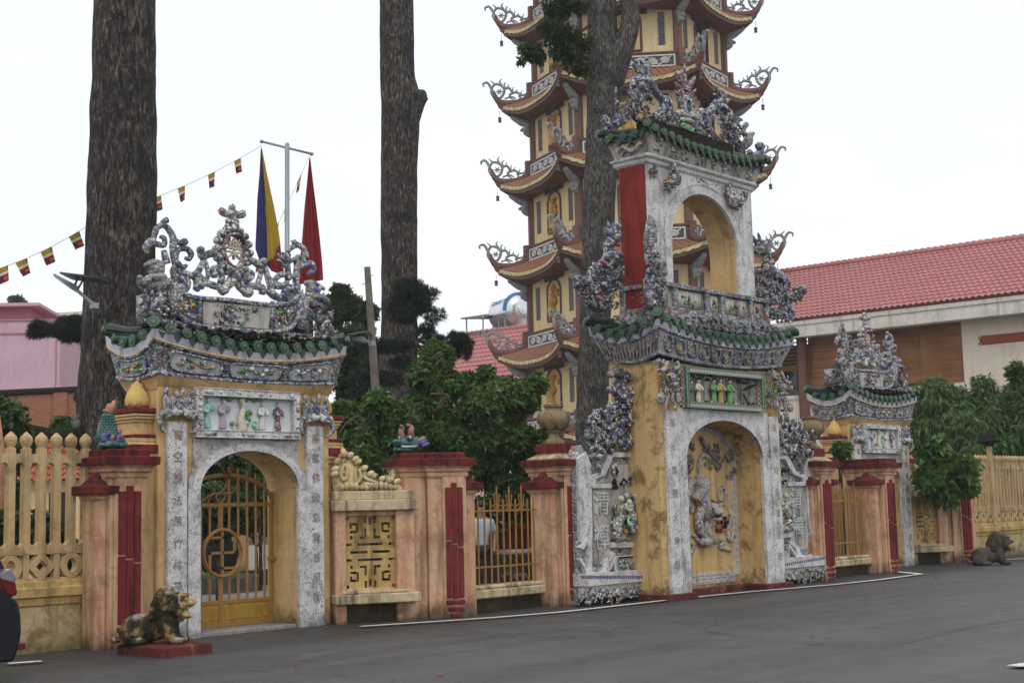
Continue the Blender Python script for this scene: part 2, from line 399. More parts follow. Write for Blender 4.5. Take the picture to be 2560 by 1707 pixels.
M['iron'] = m_plain('ochre painted iron', (.3, .145, .028), .45, .4, var=.2, scale=11)
M['iron_panel'] = m_plaster('ochre sheet metal', (.34, .2, .032), (.4, .25, .045), dirt=(.12, .06, .015), amt=.6, moss=0)
M['jade'] = m_plain('teal glazed ceramic', (.012, .085, .072), .25, .6, var=.4, scale=14)
M['ceramic_pink'] = m_plain('pink ceramic', (.36, .13, .14), .4, .5, var=.3)
M['ceramic_blue'] = m_plain('indigo ceramic', (.06, .06, .2), .35, .5, var=.4)
M['ceramic_white'] = m_plain('white ceramic', (.62, .6, .56), .4, .5, var=.1)
M['cream_fig'] = m_plain('cream ceramic', (.55, .5, .4), .4, .4, var=.25, scale=20)
M['fig_green'] = m_plain('green glazed robe', (.1, .27, .08), .25, .5, var=.35, scale=14)
M['fig_ochre'] = m_plain('ochre glazed robe', (.38, .27, .06), .3, .5, var=.35, scale=14)
M['fig_aqua'] = m_plain('aqua glazed robe', (.3, .52, .44), .3, .5, var=.3, scale=14)
M['fig_mauve'] = m_plain('mauve glazed robe', (.4, .33, .42), .35, .5, var=.3, scale=18)
M['orange'] = m_plain('orange ceramic fruit', (.55, .27, .05), .3, .5, var=.2)
M['leafgreen_c'] = m_plain('green ceramic leaf', (.12, .3, .12), .3, .5, var=.35)
M['frame_teal'] = m_plain('teal tile border', (.05, .2, .14), .3, .5, var=.3, scale=20)
def m_shard_tri():
    m = NT('patterned border tile', .3, .5)
    v = m.n('ShaderNodeTexChecker', 0, Vector=m.map((1, 1, 1)), Scale=22, Color1=(.5, .5, .46), Color2=(.34, .12, .1)); m.color(v); return m.mat
M['border_tile'] = m_shard_tri()
M['greek'] = m_plaster('grey mosaic greek key', (.46, .42, .41), (.58, .55, .53), dirt=(.2, .15, .15), amt=.6, moss=0)
M['key_line'] = m_plain('mauve key line', (.26, .2, .21), .6, .3, var=.25, scale=20)
def m_asphalt():
    m = NT('worn asphalt', .62, .45)
    p = m.pos()
    big = m.noise(.3, 6, .65, vec=p); mid = m.noise(1.2, 6, .68, vec=p); fine = m.noise(160, 2, .6, vec=p); gr = m.noise(38, 4, .75, vec=p)
    c = m.ramp(big, [(.4, (.03, .03, .03)), (.5, (.05, .05, .051)), (.6, (.092, .09, .086))])
    c = m.mix(.45, c, m.ramp(mid, [(.36, (.02, .02, .021)), (.5, (.05, .05, .051)), (.64, (.105, .103, .099))]))
    for sc_, lo_, hi_, am in ((2.6, .25, .8, .8), (9, .3, .72, .6), (34, .3, .7, .5)):
        c = m.mix(am, c, m.ramp(m.noise(sc_, 6, .72, vec=p), [(.36, lo_), (.64, hi_)]), 'OVERLAY')
    c = m.mix(m.math('MULTIPLY', m.ramp(fine, [(.4, 0), (.62, 1)]), .5), c, (.16, .155, .15))
    c = m.mix(m.math('MULTIPLY', m.ramp(gr, [(.48, 0), (.6, 1)]), .5), c, (.02, .02, .021))
    tracks = m.noise(1, 5, .6, vec=m.map((.08, .9, 1), p, rot=(0, 0, R_(4))))
    c = m.mix(m.math('MULTIPLY', m.ramp(tracks, [(.48, 0), (.6, 1)]), .6), c, (.11, .107, .104))
    # dark damp strip that follows the old kerb line
    y = m.math('ADD', m.sep(p, 1), m.math('MULTIPLY', m.noise(.7, 4, .6, vec=p), .9))
    c = m.mix(m.math('MULTIPLY', m.ramp(m.math('MULTIPLY', y, .05), [(.685, 0), (.735, 1)]), .6), c, (.016, .016, .017))
    wv = m.n('ShaderNodeVectorMath', 0, {'operation': 'ADD'}); m.set(wv.node.inputs[0], p); m.set(wv.node.inputs[1], m.n('ShaderNodeTexNoise', 1, Vector=p, Scale=.9, Detail=4))
    cr_ = m.n('ShaderNodeTexVoronoi', 0, {'feature': 'DISTANCE_TO_EDGE'}, Vector=wv, Scale=.17)
    c = m.mix(m.math('MULTIPLY', m.ramp(cr_, [(.001, 1), (.0035, 0)]), .85), c, (.012, .012, .012))
    c = m.mix(.3, c, (.018, .018, .019)); m.color(c); m.rough(m.ramp(mid, [(.35, .5), (.7, .8)])); m.bump(m.math('ADD', m.math('MULTIPLY', fine, .6), gr), .35, .012); return m.mat
M['asphalt'] = m_asphalt()
def m_paint():
    m = NT('worn road paint', .6, .3); p = m.pos()
    m.color(m.mix(m.ramp(m.noise(14, 6, .75, vec=p), [(.5, 0), (.64, .8)]), (.68, .68, .66), (.12, .12, .12))); return m.mat
M['paint'] = m_paint()
M['paving'] = m_plaster('courtyard paving', (.22, .21, .2), (.3, .29, .275), dirt=(.08, .08, .07), amt=.6, moss=0)
M['soil'] = m_plain('dark soil', (.035, .03, .02), .95, .1, var=.4, scale=4, bump=.6)
M['grass'] = m_plain('short grass', (.06, .13, .02), .9, .15, var=.4, scale=22, bump=.8)
def m_bark(name, dark, mid, light, sc=1.0):
    m = NT(name, .95, .15)
    v = m.map((11*sc, 11*sc, 2.8*sc))
    a = m.noise(1.7, 8, .78, vec=v, dist=.6); b = m.noise(1.4*sc, 5, .65)
    c = m.ramp(a, [(.38, tuple(x*.35 for x in dark)), (.47, dark), (.53, mid), (.62, light)])
    c = m.mix(m.math('MULTIPLY', m.ramp(b, [(.38, 1), (.56, 0)]), .65), c, tuple(x*.5 for x in dark))
    c = m.mix(m.math('MULTIPLY', m.ramp(m.noise(3*sc, 6, .75), [(.6, 0), (.72, 1)]), .5), c, (.2, .2, .185))
    m.color(c); m.bump(a, 1.0, .09); return m.mat
M['bark_dark'] = m_bark('dark flaking bark', (.04, .035, .032), (.092, .081, .073), (.25, .23, .205))
M['bark_grey'] = m_bark('grey furrowed bark', (.075, .069, .064), (.16, .15, .138), (.3, .285, .265), 1.5)
def m_leaf(name, c1, c2, c3=None, rough=.45, trans=.25, spec=.35):
    m = NT(name, rough, spec)
    g = m.t.nodes.new('ShaderNodeNewGeometry').outputs['Random Per Island']
    c = m.ramp(g, [(0, c1), (.75, c2), (1, c3 or tuple(min(1, x*1.7) for x in c2))])
    c = m.mix(m.ramp(m.noise(.9, 3), [(.35, .45), (.6, 0)]), c, tuple(x*.5 for x in c1))
    m.color(c)
    tr = m.t.nodes.new('ShaderNodeBsdfTranslucent'); m.set(tr.inputs[0], m.mix(.5, c, (.2, .3, .02)))
    ms = m.t.nodes.new('ShaderNodeMixShader'); ms.inputs[0].default_value = trans
    m.t.links.new(m.b.outputs[0], ms.inputs[1]); m.t.links.new(tr.outputs[0], ms.inputs[2]); m.t.links.new(ms.outputs[0], m.out.inputs[0])
    return m.mat
M['leaf_mango'] = m_leaf('glossy broad leaf', (.026, .075, .016), (.07, .155, .03), (.17, .29, .06))
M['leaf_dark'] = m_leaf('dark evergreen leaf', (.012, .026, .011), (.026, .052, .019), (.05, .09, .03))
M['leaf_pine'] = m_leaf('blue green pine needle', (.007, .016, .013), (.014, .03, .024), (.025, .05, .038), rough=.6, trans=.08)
M['leaf_willow'] = m_leaf('drooping long leaf', (.035, .09, .022), (.085, .175, .042), (.17, .3, .08))
M['leaf_light'] = m_leaf('bright broad leaf', (.03, .085, .014), (.07, .16, .025), (.16, .27, .05))
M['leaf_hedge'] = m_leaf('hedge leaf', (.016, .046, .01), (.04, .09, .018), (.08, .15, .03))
M['twig'] = m_plain('bare twig', (.16, .12, .09), .9, .1, var=.3)
def m_rooftile(name, c1, c2, dark, s=1.0):
    m = NT(name, .65, .3)
    m.color(m.mix(.4, m.ramp(m.noise(.7, 4, .6), [(.35, c1), (.65, c2)]), m.ramp(m.noise(9, 5, .7), [(.3, dark), (.65, c2)])))
    m.bump(m.noise(30, 3), .2, .01); return m.mat
M['roof_red'] = m_rooftile('pink red concrete tile', (.4, .15, .15), (.47, .2, .2), (.3, .1, .1))
M['roof_orange'] = m_rooftile('orange clay tile', (.25, .105, .055), (.32, .145, .08), (.11, .045, .028))
M['roof_old'] = m_rooftile('old red clay tile', (.4, .1, .06), (.5, .15, .09), (.16, .05, .035))
M['brown'] = m_plain('brown painted trim', (.14, .066, .052), .6, .3, var=.2, scale=3)
M['soffit_brown'] = m_plain('dark red brown soffit', (.125, .05, .038), .7, .2, var=.2, scale=2)
M['hall_x'] = None
M['pagoda_wall'] = m_plaster('pale yellow pagoda wall', (.7, .54, .28), (.75, .6, .34), dirt=(.45, .32, .15), amt=.35, moss=0)
M['eave_cream'] = m_plaster('cream eave edge', (.46, .38, .17), (.58, .5, .28), dirt=(.1, .09, .05), amt=.6, moss=0)
M['niche'] = m_plaster('gilded niche relief', (.6, .42, .15), (.68, .52, .25), dirt=(.42, .24, .06), amt=.5, moss=0)
M['niche_fig'] = m_plain('ochre relief figure', (.45, .25, .06), .6, .3, var=.3, scale=5)
M['fret_white'] = m_plain('white cement fretwork', (.56, .57, .56), .7, .3, var=.12, scale=5)
M['fret_back'] = m_plain('dark fret ground', (.09, .08, .075), .8, .2, var=.2)
M['silver'] = m_plain('grey cement filigree', (.25, .265, .27), .6, .35, var=.3, scale=8)
M['glass_dark'] = m_plain('dark window glass', (.02, .022, .025), .08, .6, var=.3)
M['glass_green'] = m_plain('tinted glass', (.12, .16, .17), .1, .6, var=.3)
M['pink'] = m_plaster('pink house wall', (.55, .35, .43), (.6, .4, .475), dirt=(.4, .26, .33), amt=.3, moss=0, bump=.08)
M['pink_dark'] = m_plaster('dusky pink trim', (.42, .19, .24), (.46, .22, .27), dirt=(.3, .13, .17), amt=.3, moss=0, bump=.08)
M['cream_wall'] = m_plaster('cream building wall', (.7, .6, .49), (.75, .66, .55), dirt=(.42, .33, .25), amt=.3, moss=0, bump=.1)
M['fascia'] = m_plaster('grey white fascia', (.64, .6, .53), (.72, .68, .61), dirt=(.25, .23, .2), amt=.5, moss=0)
M['ochre_wall'] = m_plaster('ochre back wall', (.5, .3, .13), (.56, .36, .17), dirt=(.3, .17, .07), amt=.3, moss=0)  # ochre plaster of the hall's recessed back wall
def m_brick():
    m = NT('bare brick', .9, .2)
    b = m.n('ShaderNodeTexBrick', 0, Vector=m.map((1, 1, 1), rot=(R_(90), 0, 0)), Color1=(.36, .135, .075), Color2=(.29, .1, .06), Mortar=(.3, .23, .18), Scale=4.2, Mortar_Size=.018, Brick_Width=.9, Row_Height=.36)
    b = m.mix(m.math('MULTIPLY', m.noise(1.3, 6, .7), .5), b, (.3, .16, .11)); m.color(b); return m.mat
M['brick'] = m_brick()
def m_blind():
    m = NT('bamboo slat blind', .7, .25)
    s_ = m.noise(1, 4, .7, vec=m.map((.35, .35, 26)))
    c = m.ramp(s_, [(.32, (.12, .042, .016)), (.5, (.24, .1, .04)), (.62, (.34, .17, .075)), (.76, (.42, .26, .13))])
    m.color(m.mix(.35, c, m.ramp(m.noise(.9, 4), [(.35, (.16, .06, .022)), (.65, (.38, .21, .1))])))
    m.bump(m.n('ShaderNodeTexWave', 1, {'bands_direction': 'Z'}, Vector=m.tc, Scale=9), .4, .02); return m.mat
M['blind'] = m_blind()
def m_span():
    m = NT('pinkish grey shell mosaic', .5, .35)
    b = m.ramp(m.noise(9, 8, .8), [(.38, (.16, .15, .155)), (.47, (.4, .385, .38)), (.55, (.55, .53, .52)), (.66, (.52, .42, .4))])
    b = m.mix(m.math('MULTIPLY', m.ramp(m.n('ShaderNodeTexVoronoi', 0, {'feature': 'F1'}, Vector=m.tc, Scale=34), [(.2, 1), (.3, 0)]), .6), b, (.14, .13, .15)); m.color(b); m.bump(m.noise(30, 5, .75), .8, .02); return m.mat
M['spandrel'] = m_span()
M['green_end'] = m_plain('green tile roundel', (.045, .115, .06), .35, .5, var=.6, scale=16, bump=.5)
M['mosaic_fine'] = m_mosaic('fine blue and white shard mosaic', [(6, WH), (2.2, (.14, .16, .34)), (2.4, (.42, .42, .43)), (.4, (.4, .26, .2))], 24, .55, grout=(.16, .15, .14), gw=.08)
M['red_black'] = m_plaster('soot blackened red paint', (.12, .016, .018), (.18, .026, .026), dirt=(.018, .01, .009), amt=1, moss=0)
M['mosaic_dragon'] = m_mosaic('dark blue dragon mosaic', [(3.4, WH), (2.4, BL), (2.6, (.07, .07, .09)), (1.5, GR)], 19, .6, gw=.1)
M['panel_soot'] = m_plaster('soot blackened panel', (.2, .185, .16), (.42, .39, .34), dirt=(.03, .028, .024), amt=1, moss=0)
M['mosaic_tiger'] = m_mosaic('white and blue tiger mosaic', [(7, (.6, .56, .5)), (1.3, (.16, .17, .34)), (1.0, (.38, .22, .18)), (2.5, (.48, .45, .41))], 24, .25, grout=(.3, .27, .24), gw=.07)
M['mosaic_cloud'] = m_mosaic('brown grey cloud mosaic', [(3, (.36, .3, .24)), (2, (.27, .25, .25)), (1, BL), (1.4, (.45, .38, .28))], 24, .25, grout=(.24, .19, .14), gw=.07)
M['steel'] = m_plain('stainless steel tank', (.62, .64, .66), .28, .5, metal=.85, var=.1, scale=3)
M['steel_grey'] = m_plain('grey painted steel', (.3, .33, .35), .45, .4, metal=.3, var=.1)
M['lamp_head'] = m_plain('lamp casing', (.26, .27, .27), .5, .4, var=.1)
M['solar'] = m_plain('dark solar panel', (.05, .055, .07), .15, .6, var=.2)
M['wood_pole'] = m_plaster('weathered concrete pole', (.16, .14, .115), (.22, .195, .165), dirt=(.07, .06, .045), amt=.6, moss=0)
def m_cloth(name, c, v=.12): return m_plain(name, c, .85, .1, var=v, scale=2.5)
M['flag_red'] = m_cloth('red flag cloth', (.23, .026, .03)); M['flag_blue'] = m_cloth('navy flag cloth', (.04, .035, .12))
M['flag_yel'] = m_cloth('yellow flag cloth', (.4, .27, .025)); M['flag_org'] = m_cloth('orange flag cloth', (.5, .14, .02)); M['flag_wht'] = m_cloth('white flag cloth', (.62, .58, .52))
M['cord'] = m_plain('pale cord', (.4, .4, .38), .8, .2)
def m_car():
    m = NT('black car paint', .22, .5); m.b.inputs['Specular IOR Level'].default_value = .16; m.color((.004, .005, .008)); return m.mat
M['car'] = m_car()
M['rubber'] = m_plain('black rubber', (.014, .014, .015), .75, .2)
M['tail_red'] = m_plain('red tail lamp lens', (.13, .005, .008), .12, .5, var=.1)
M['tail_reflection'] = m_plain('pale reflection on lamp lens', (.2, .21, .23), .1, .6, var=.1)  # pale colour paints in the white reflection on the tail lamp
def m_lion(n, pale):
    m = NT(n, .8, .25)
    c = m.ramp(m.noise(5, 7, .72), [(.42, (.016, .014, .01)), (.5, (.05, .036, .018)), (.555, (.2, .135, .05)), (.66, pale)])
    n_ = m.n('ShaderNodeNewGeometry', 1); up = m.sep(n_, 2)
    # lichen sits on the saddle of the back, in blotches of its own
    c = m.mix(m.math('MULTIPLY', m.ramp(m.noise(4.2, 5, .7), [(.52, 0), (.6, 1)]), m.ramp(up, [(.45, 0), (.8, .8)])), c, (.36, .37, .36))
    m.color(c); m.bump(m.noise(22, 6, .75), .7, .03); return m.mat
M['lion'] = m_lion('lichen covered gilt lion', (.4, .32, .16)); M['lion2'] = m_plaster('dark lichened stone', (.05, .044, .034), (.12, .1, .075), dirt=(.018, .016, .012), amt=.9, moss=0)
M['lion_pale'] = m_plain('bare cream stucco', (.42, .33, .17), .75, .3, var=.35, scale=12)
def m_face():
    m = NT('pale gilt lion face', .75, .3); m.color(m.ramp(m.noise(8, 6, .7), [(.36, (.03, .022, .012)), (.45, (.2, .13, .045)), (.55, (.42, .31, .13)), (.68, (.55, .48, .34))])); m.bump(m.noise(26, 5), .6, .02); return m.mat
M['lion_face'] = m_face()
M['dragon_tail'] = m_plain('salmon tail fin', (.42, .2, .12), .5, .4, var=.25)
M['marble'] = m_plain('white marble', (.7, .7, .68), .5, .4, var=.08)
M['pot_red'] = m_plain('red glazed pot', (.16, .02, .018), .3, .5, var=.3)
M['stone_grey'] = m_plaster('grey carved stone', (.1, .1, .095), (.2, .195, .18), dirt=(.03, .03, .028), amt=.8, moss=0)
M['skin'] = m_plain('skin', (.36, .2, .13), .6, .3, var=.05); M['shirt'] = m_cloth('pale blue shirt', (.4, .5, .58)); M['hair'] = m_plain('black hair', (.012, .01, .01), .5, .4)
M['cloth_dark'] = m_cloth('dark trousers', (.03, .03, .035))
M['blue_wall'] = m_plain('turquoise wall', (.1, .35, .5), .8, .2, var=.1)
M['leaf_fallen'] = m_plain('fallen orange leaf', (.3, .1, .03), .8, .2, var=.3, scale=30)
M['letter_blue'] = m_plain('blue lettering', (.04, .16, .4), .5, .3, var=.05)
M['ink'] = m_mosaic('coloured shards of the characters', [(2, (.13, .14, .22)), (2, (.32, .18, .13)), (1.4, (.36, .28, .16)), (1.2, (.16, .22, .15)), (2.6, (.42, .41, .4))], 36, .0, relief=.2, gw=.02)
M['white_shard'] = m_plain('white shard lettering', (.66, .65, .61), .45, .4, var=.15, scale=20)
# ------------------------------------------------------------------ shared builders for the gates
def edge_loop(cx, cy, hx, hy, z, up, n=12, p=2.0):
    """closed rectangle whose four corners curve upward"""
    out = []
    C4 = [(-hx, -hy), (hx, -hy), (hx, hy), (-hx, hy)]
    for k in range(4):
        a, b = C4[k], C4[(k+1) % 4]
        for i in range(n):
            t = i/n; s_ = abs(2*t-1)
            out.append((cx+lerp(a[0], b[0], t), cy+lerp(a[1], b[1], t), z+up*s_**p))
    return out
def band(mb, loops):
    n = len(loops[0]); b = [p for l in loops for p in l]; m = len(loops)
    return mb.add(b, [(k*n+i, k*n+(i+1) % n, (k+1)*n+(i+1) % n, (k+1)*n+i) for k in range(m-1) for i in range(n)])
def bil(a, b, t): return tuple(lerp(p, q, t) for p, q in zip(a, b))
def tile_roof(parent, cx, cy, hx, hy, ze, up, bx, by, zb, step=.235, r=.058, over=.1):
    """hipped roof of green barrel tiles running from the curved eave up to a box of half size bx, by at zb"""
    mb = MB(); mb.m = 1
    lo = edge_loop(cx, cy, hx, hy, ze-.02, up); hi = edge_loop(cx, cy, bx, by, zb, up*.25)
    lo2 = [(p[0]-(p[0]-cx)*.03, p[1]-(p[1]-cy)*.03, p[2]-.07) for p in lo]
    band(mb, [lo2, lo, [bil(a, b, .5)[:2]+(bil(a, b, .5)[2]-.05,) for a, b in zip(lo, hi)], hi])
    mb.m = 0
    rng = random.Random(4)
    for side in range(4):
        fx = side in (0, 2); half = hx if fx else hy; bh = bx if fx else by
        n = max(3, round(2*half/step)); 
        for i in range(n+1):
            t = -1+2*i/n; u2 = up*abs(t)**2.0
            def pt(tt, w, dz=0):          # w 0 at eave, 1 at box
                l = tt*half; o = hy if fx else hx; bo = by if fx else bx
                lb = max(-bh, min(bh, l)); ll = lerp(l, lb, w); oo = lerp(o, bo, w)
                z = lerp(ze+up*abs(tt)**2.0, zb+up*.2*abs(tt)**2, w) - .05*math.sin(math.pi*w) + dz
                if side == 0: return (cx+ll, cy-oo, z)
                if side == 1: return (cx+oo, cy+ll, z)
                if side == 2: return (cx-ll, cy+oo, z)
                return (cx-oo, cy-ll, z)
            rr = r*rng.uniform(.92, 1.06); j = rng.uniform(-.008, .008)
            mb.tube([pt(t, -.03, j), pt(t, .3, j+.012), pt(t, .62), pt(t, 1)], [rr*1.1, rr, rr, rr*.9], 10)
            a = Vector(pt(t, -.11, j)); b = Vector(pt(t, -.03, j)); d = (a-b).normalized()
            mb.tube([b, a], [rr*1.08, rr*1.08], 10); mb.m = 2; mb.tube([a-d*.012, a+d*.014], [rr*1.28, rr*1.24], 14); mb.m = 0; mb.tube([a+d*.012, a+d*.018], [rr*.95, rr*.9], 12); mb.m = 2; mb.tube([a+d*.016, a+d*.026], [rr*.6, rr*.4], 10); mb.m = 0
            if i < n:                      # drip tile between two barrels
                t2 = t+1/n; k = half/n*.86
                c = Vector(pt(t2, -.0, -.03)); e0 = Vector(pt(t2-k/half*.8, -.0, -.02)); e1 = Vector(pt(t2+k/half*.8, -.0, -.02))
                dn = Vector((0, 0, -1)); q = d*.02
                v = [e0, e1, c+dn*.06+(e1-e0)*.33, c+dn*.125, c+dn*.06-(e1-e0)*.33]
                vv = [tuple(p+q) for p in v]+[tuple(p-q) for p in v]
                mb.add(vv, [(0, 1, 2, 3, 4), (9, 8, 7, 6, 5), (0, 4, 9, 5), (4, 3, 8, 9), (3, 2, 7, 8), (2, 1, 6, 7), (1, 0, 5, 6)])
        # hip tile on the corner
    for sx in (-1, 1):
        for sy in (-1, 1):
            p0 = Vector((cx+sx*hx*.985, cy+sy*hy*.985, ze+up+.045)); p1 = Vector((cx+sx*bx, cy+sy*by, zb+.05))
            mb.tube([p0+(p0-p1).normalized()*.03, lerp(p0, p1, .4)-Vector((0, 0, .03)), p1], [r*1.5, r*1.25, r*1.1], 10)
    o = mb.build('tiled_roof', [M['green'], M['moss'], M['green_end']], parent, 35)
    return o
def flared_frieze(parent, cx, cy, lo, hi, mats, up0, up1, name='frieze', n=14):
    """lo, hi = (hx, hy, z); a band leaning outward, with rims"""
    l0 = edge_loop(cx, cy, *lo, up0, n); l1 = edge_loop(cx, cy, *hi, up1, n)
    mb = MB(); band(mb, [l0, [bil(a, b, .5)[:2]+(bil(a, b, .5)[2],) for a, b in zip(l0, l1)], l1])
    o = mb.build(name, mats[0], parent)
    mb = MB()
    for l, r in ((l0, .035), (l1, .03)):
        pts = l+[l[0], l[1]]; mb.tube(pts, r, 6, cap=False)
    mb.build('frieze_rim', mats[1], o, True)
    def P(side, s, t, out=0.0):           # point on the leaning face
        k = side*n; f = (s+1)/2*n; i = min(int(f), n-1); w = f-i
        a = bil(l0[(k+i) % (4*n)], l0[(k+i+1) % (4*n)], w); b = bil(l1[(k+i) % (4*n)], l1[(k+i+1) % (4*n)], w)
        q = Vector(bil(a, b, t)); nv = [Vector((0, -1, -.2)), Vector((1, 0, -.2)), Vector((0, 1, -.2)), Vector((-1, 0, -.2))][side]
        return q+nv*out
    return o, P
def cartouche(parent, P, side, s0, s1, t0, t1, seed, matp, kind=0):
    rng = random.Random(seed)
    pts = []
    sm, tm = (s0+s1)/2, (t0+t1)/2; hs, ht = (s1-s0)/2, (t1-t0)/2
    for i in range(28):
        a = 2*math.pi*i/28; c, q = math.cos(a), math.sin(a)
        pts.append((sm+hs*math.copysign(abs(c)**.35, c), tm+ht*math.copysign(abs(q)**.45, q)))
    mb = MB(); v = [P(side, sm, tm, .012)]+[P(side, a, b, .012) for a, b in pts]
    mb.add([tuple(p) for p in v], [(0, 1+i, 1+(i+1) % 28) for i in range(28)]); o = mb.build('frieze_panel', matp, parent)
    mb = MB(); mb.tube([P(side, a, b, .018) for a, b in pts+pts[:2]], .016, 6, cap=False); mb.build('panel_border', M['mosaic_blue'], o, True)
    mb = MB(); mats = [M['leafgreen_c'], M['orange'], M['ceramic_pink'], M['ceramic_white'], M['mosaic_multi']]
    for i in range(16):
        s_ = sm+hs*rng.uniform(-.72, .72); t_ = tm+ht*rng.uniform(-.5, .5); mb.m = rng.choice([0, 0, 1, 2, 3, 3, 4, 4])
        c = P(side, s_, t_, .025); w = rng.uniform(.022, .05)
        mb.blob(c, (w, .02, w*rng.uniform(.4, .8)), (0, rng.uniform(-1, 1), 0), 7, 5)
    mb.tube(smooth([P(side, sm-hs*.75, tm-ht*.2, .02), P(side, sm-hs*.2, tm+ht*.3, .02), P(side, sm+hs*.3, tm-ht*.25, .02), P(side, sm+hs*.75, tm+ht*.25, .02)]), .011, 5)
    mb.build('panel_relief', mats, o, True)
    return o
def clutter(mb, poly, Yc, dY, n, size, rng, T, mi=(0,), curl=.3, kinds=(0, 1, 2)):
    """relief of shells, petals and small scrolls filling an outline given in picture coordinates of the transform T"""
    xs = [p[0] for p in poly]; ys = [p[1] for p in poly]; k = 0; tries = 0
    def inside(x, y):
        c = False; m = len(poly)
        for i in range(m):
            x1, y1 = poly[i]; x2, y2 = poly[i-1]
            if (y1 > y) != (y2 > y) and x < (x2-x1)*(y-y1)/(y2-y1)+x1: c = not c
        return c
    while k < n and tries < n*40:
        tries += 1; x = rng.uniform(min(xs), max(xs)); y = rng.uniform(min(ys), max(ys))
        if not inside(x, y): continue
        k += 1; mb.m = rng.choice(mi); Y = Yc+rng.uniform(-dY, dY); c = T(x, y, Y); s_ = size*rng.uniform(.6, 1.35); q = rng.choice(kinds)
        a = rng.uniform(0, 2*math.pi)
        if q == 0: mb.blob(c, (s_, s_*.8, s_*rng.uniform(.6, 1)), (0, a, 0), 7, 5)
        elif q == 1:
            d = Vector((math.cos(a), rng.uniform(-.5, .2), math.sin(a)))*s_*1.9; mb.petal(c-d*.5, c+d, s_*.5, s_*.4)
        else:
            pts = []
            for i in range(9):
                b = a+i*.62; rr = s_*1.5*(1-i/10); pts.append(c+Vector((math.cos(b)*rr, -.15*s_*i, math.sin(b)*rr)))
            mb.tube(pts, [s_*.42, s_*.25], 6)
def spiral(c, r, turns, a0, sgn=1, n=18, inner=.12):
    out = []
    for i in range(n+1):
        t = i/n; a = a0+sgn*turns*2*math.pi*t; rr = r*(1-t*(1-inner)); out.append((c[0]+math.cos(a)*rr, c[1]+math.sin(a)*rr))
    return out
def figurine(mb, base, h, mi_robe, mi_head, lean=0.0, w=1.0, arm=1, mi_top=None):
    """small robed porcelain figure: flared robe, shoulders, sleeves, head with hat or topknot"""
    b = Vector(base); mb.m = mi_robe
    prof = [(.17, 0), (.19, .04), (.15, .25), (.12, .48), (.155, .68), (.15, .76), (.06, .82)]
    mb.lathe(b, [(r*h*w, z*h) for r, z in prof], 10, 1, .7)
    mb.tube(smooth([b+Vector((-.13*h*w, 0, .74*h)), b+Vector((-.2*h*w, -.05*h, .58*h)), b+Vector((-.05*h, -.13*h, .52*h))]), [.055*h, .07*h, .05*h], 7)
    if arm > 0: mb.tube(smooth([b+Vector((.13*h*w, 0, .74*h)), b+Vector((.22*h*w, -.06*h, .6*h)), b+Vector((.16*h, -.12*h, .8*h if arm > 1 else .5*h))]), [.055*h, .07*h, .045*h], 7)
    mb.m = mi_head; mb.blob(b+Vector((lean*h, -.02*h, .89*h)), (.062*h, .065*h, .08*h), None, 8, 6)
    if mi_top is not None:
        mb.m = mi_top; mb.blob(b+Vector((lean*h, 0, .965*h)), (.07*h, .06*h, .035*h), None, 8, 5); mb.blob(b+Vector((lean*h, 0, 1.0*h)), .03*h, None, 6, 4)
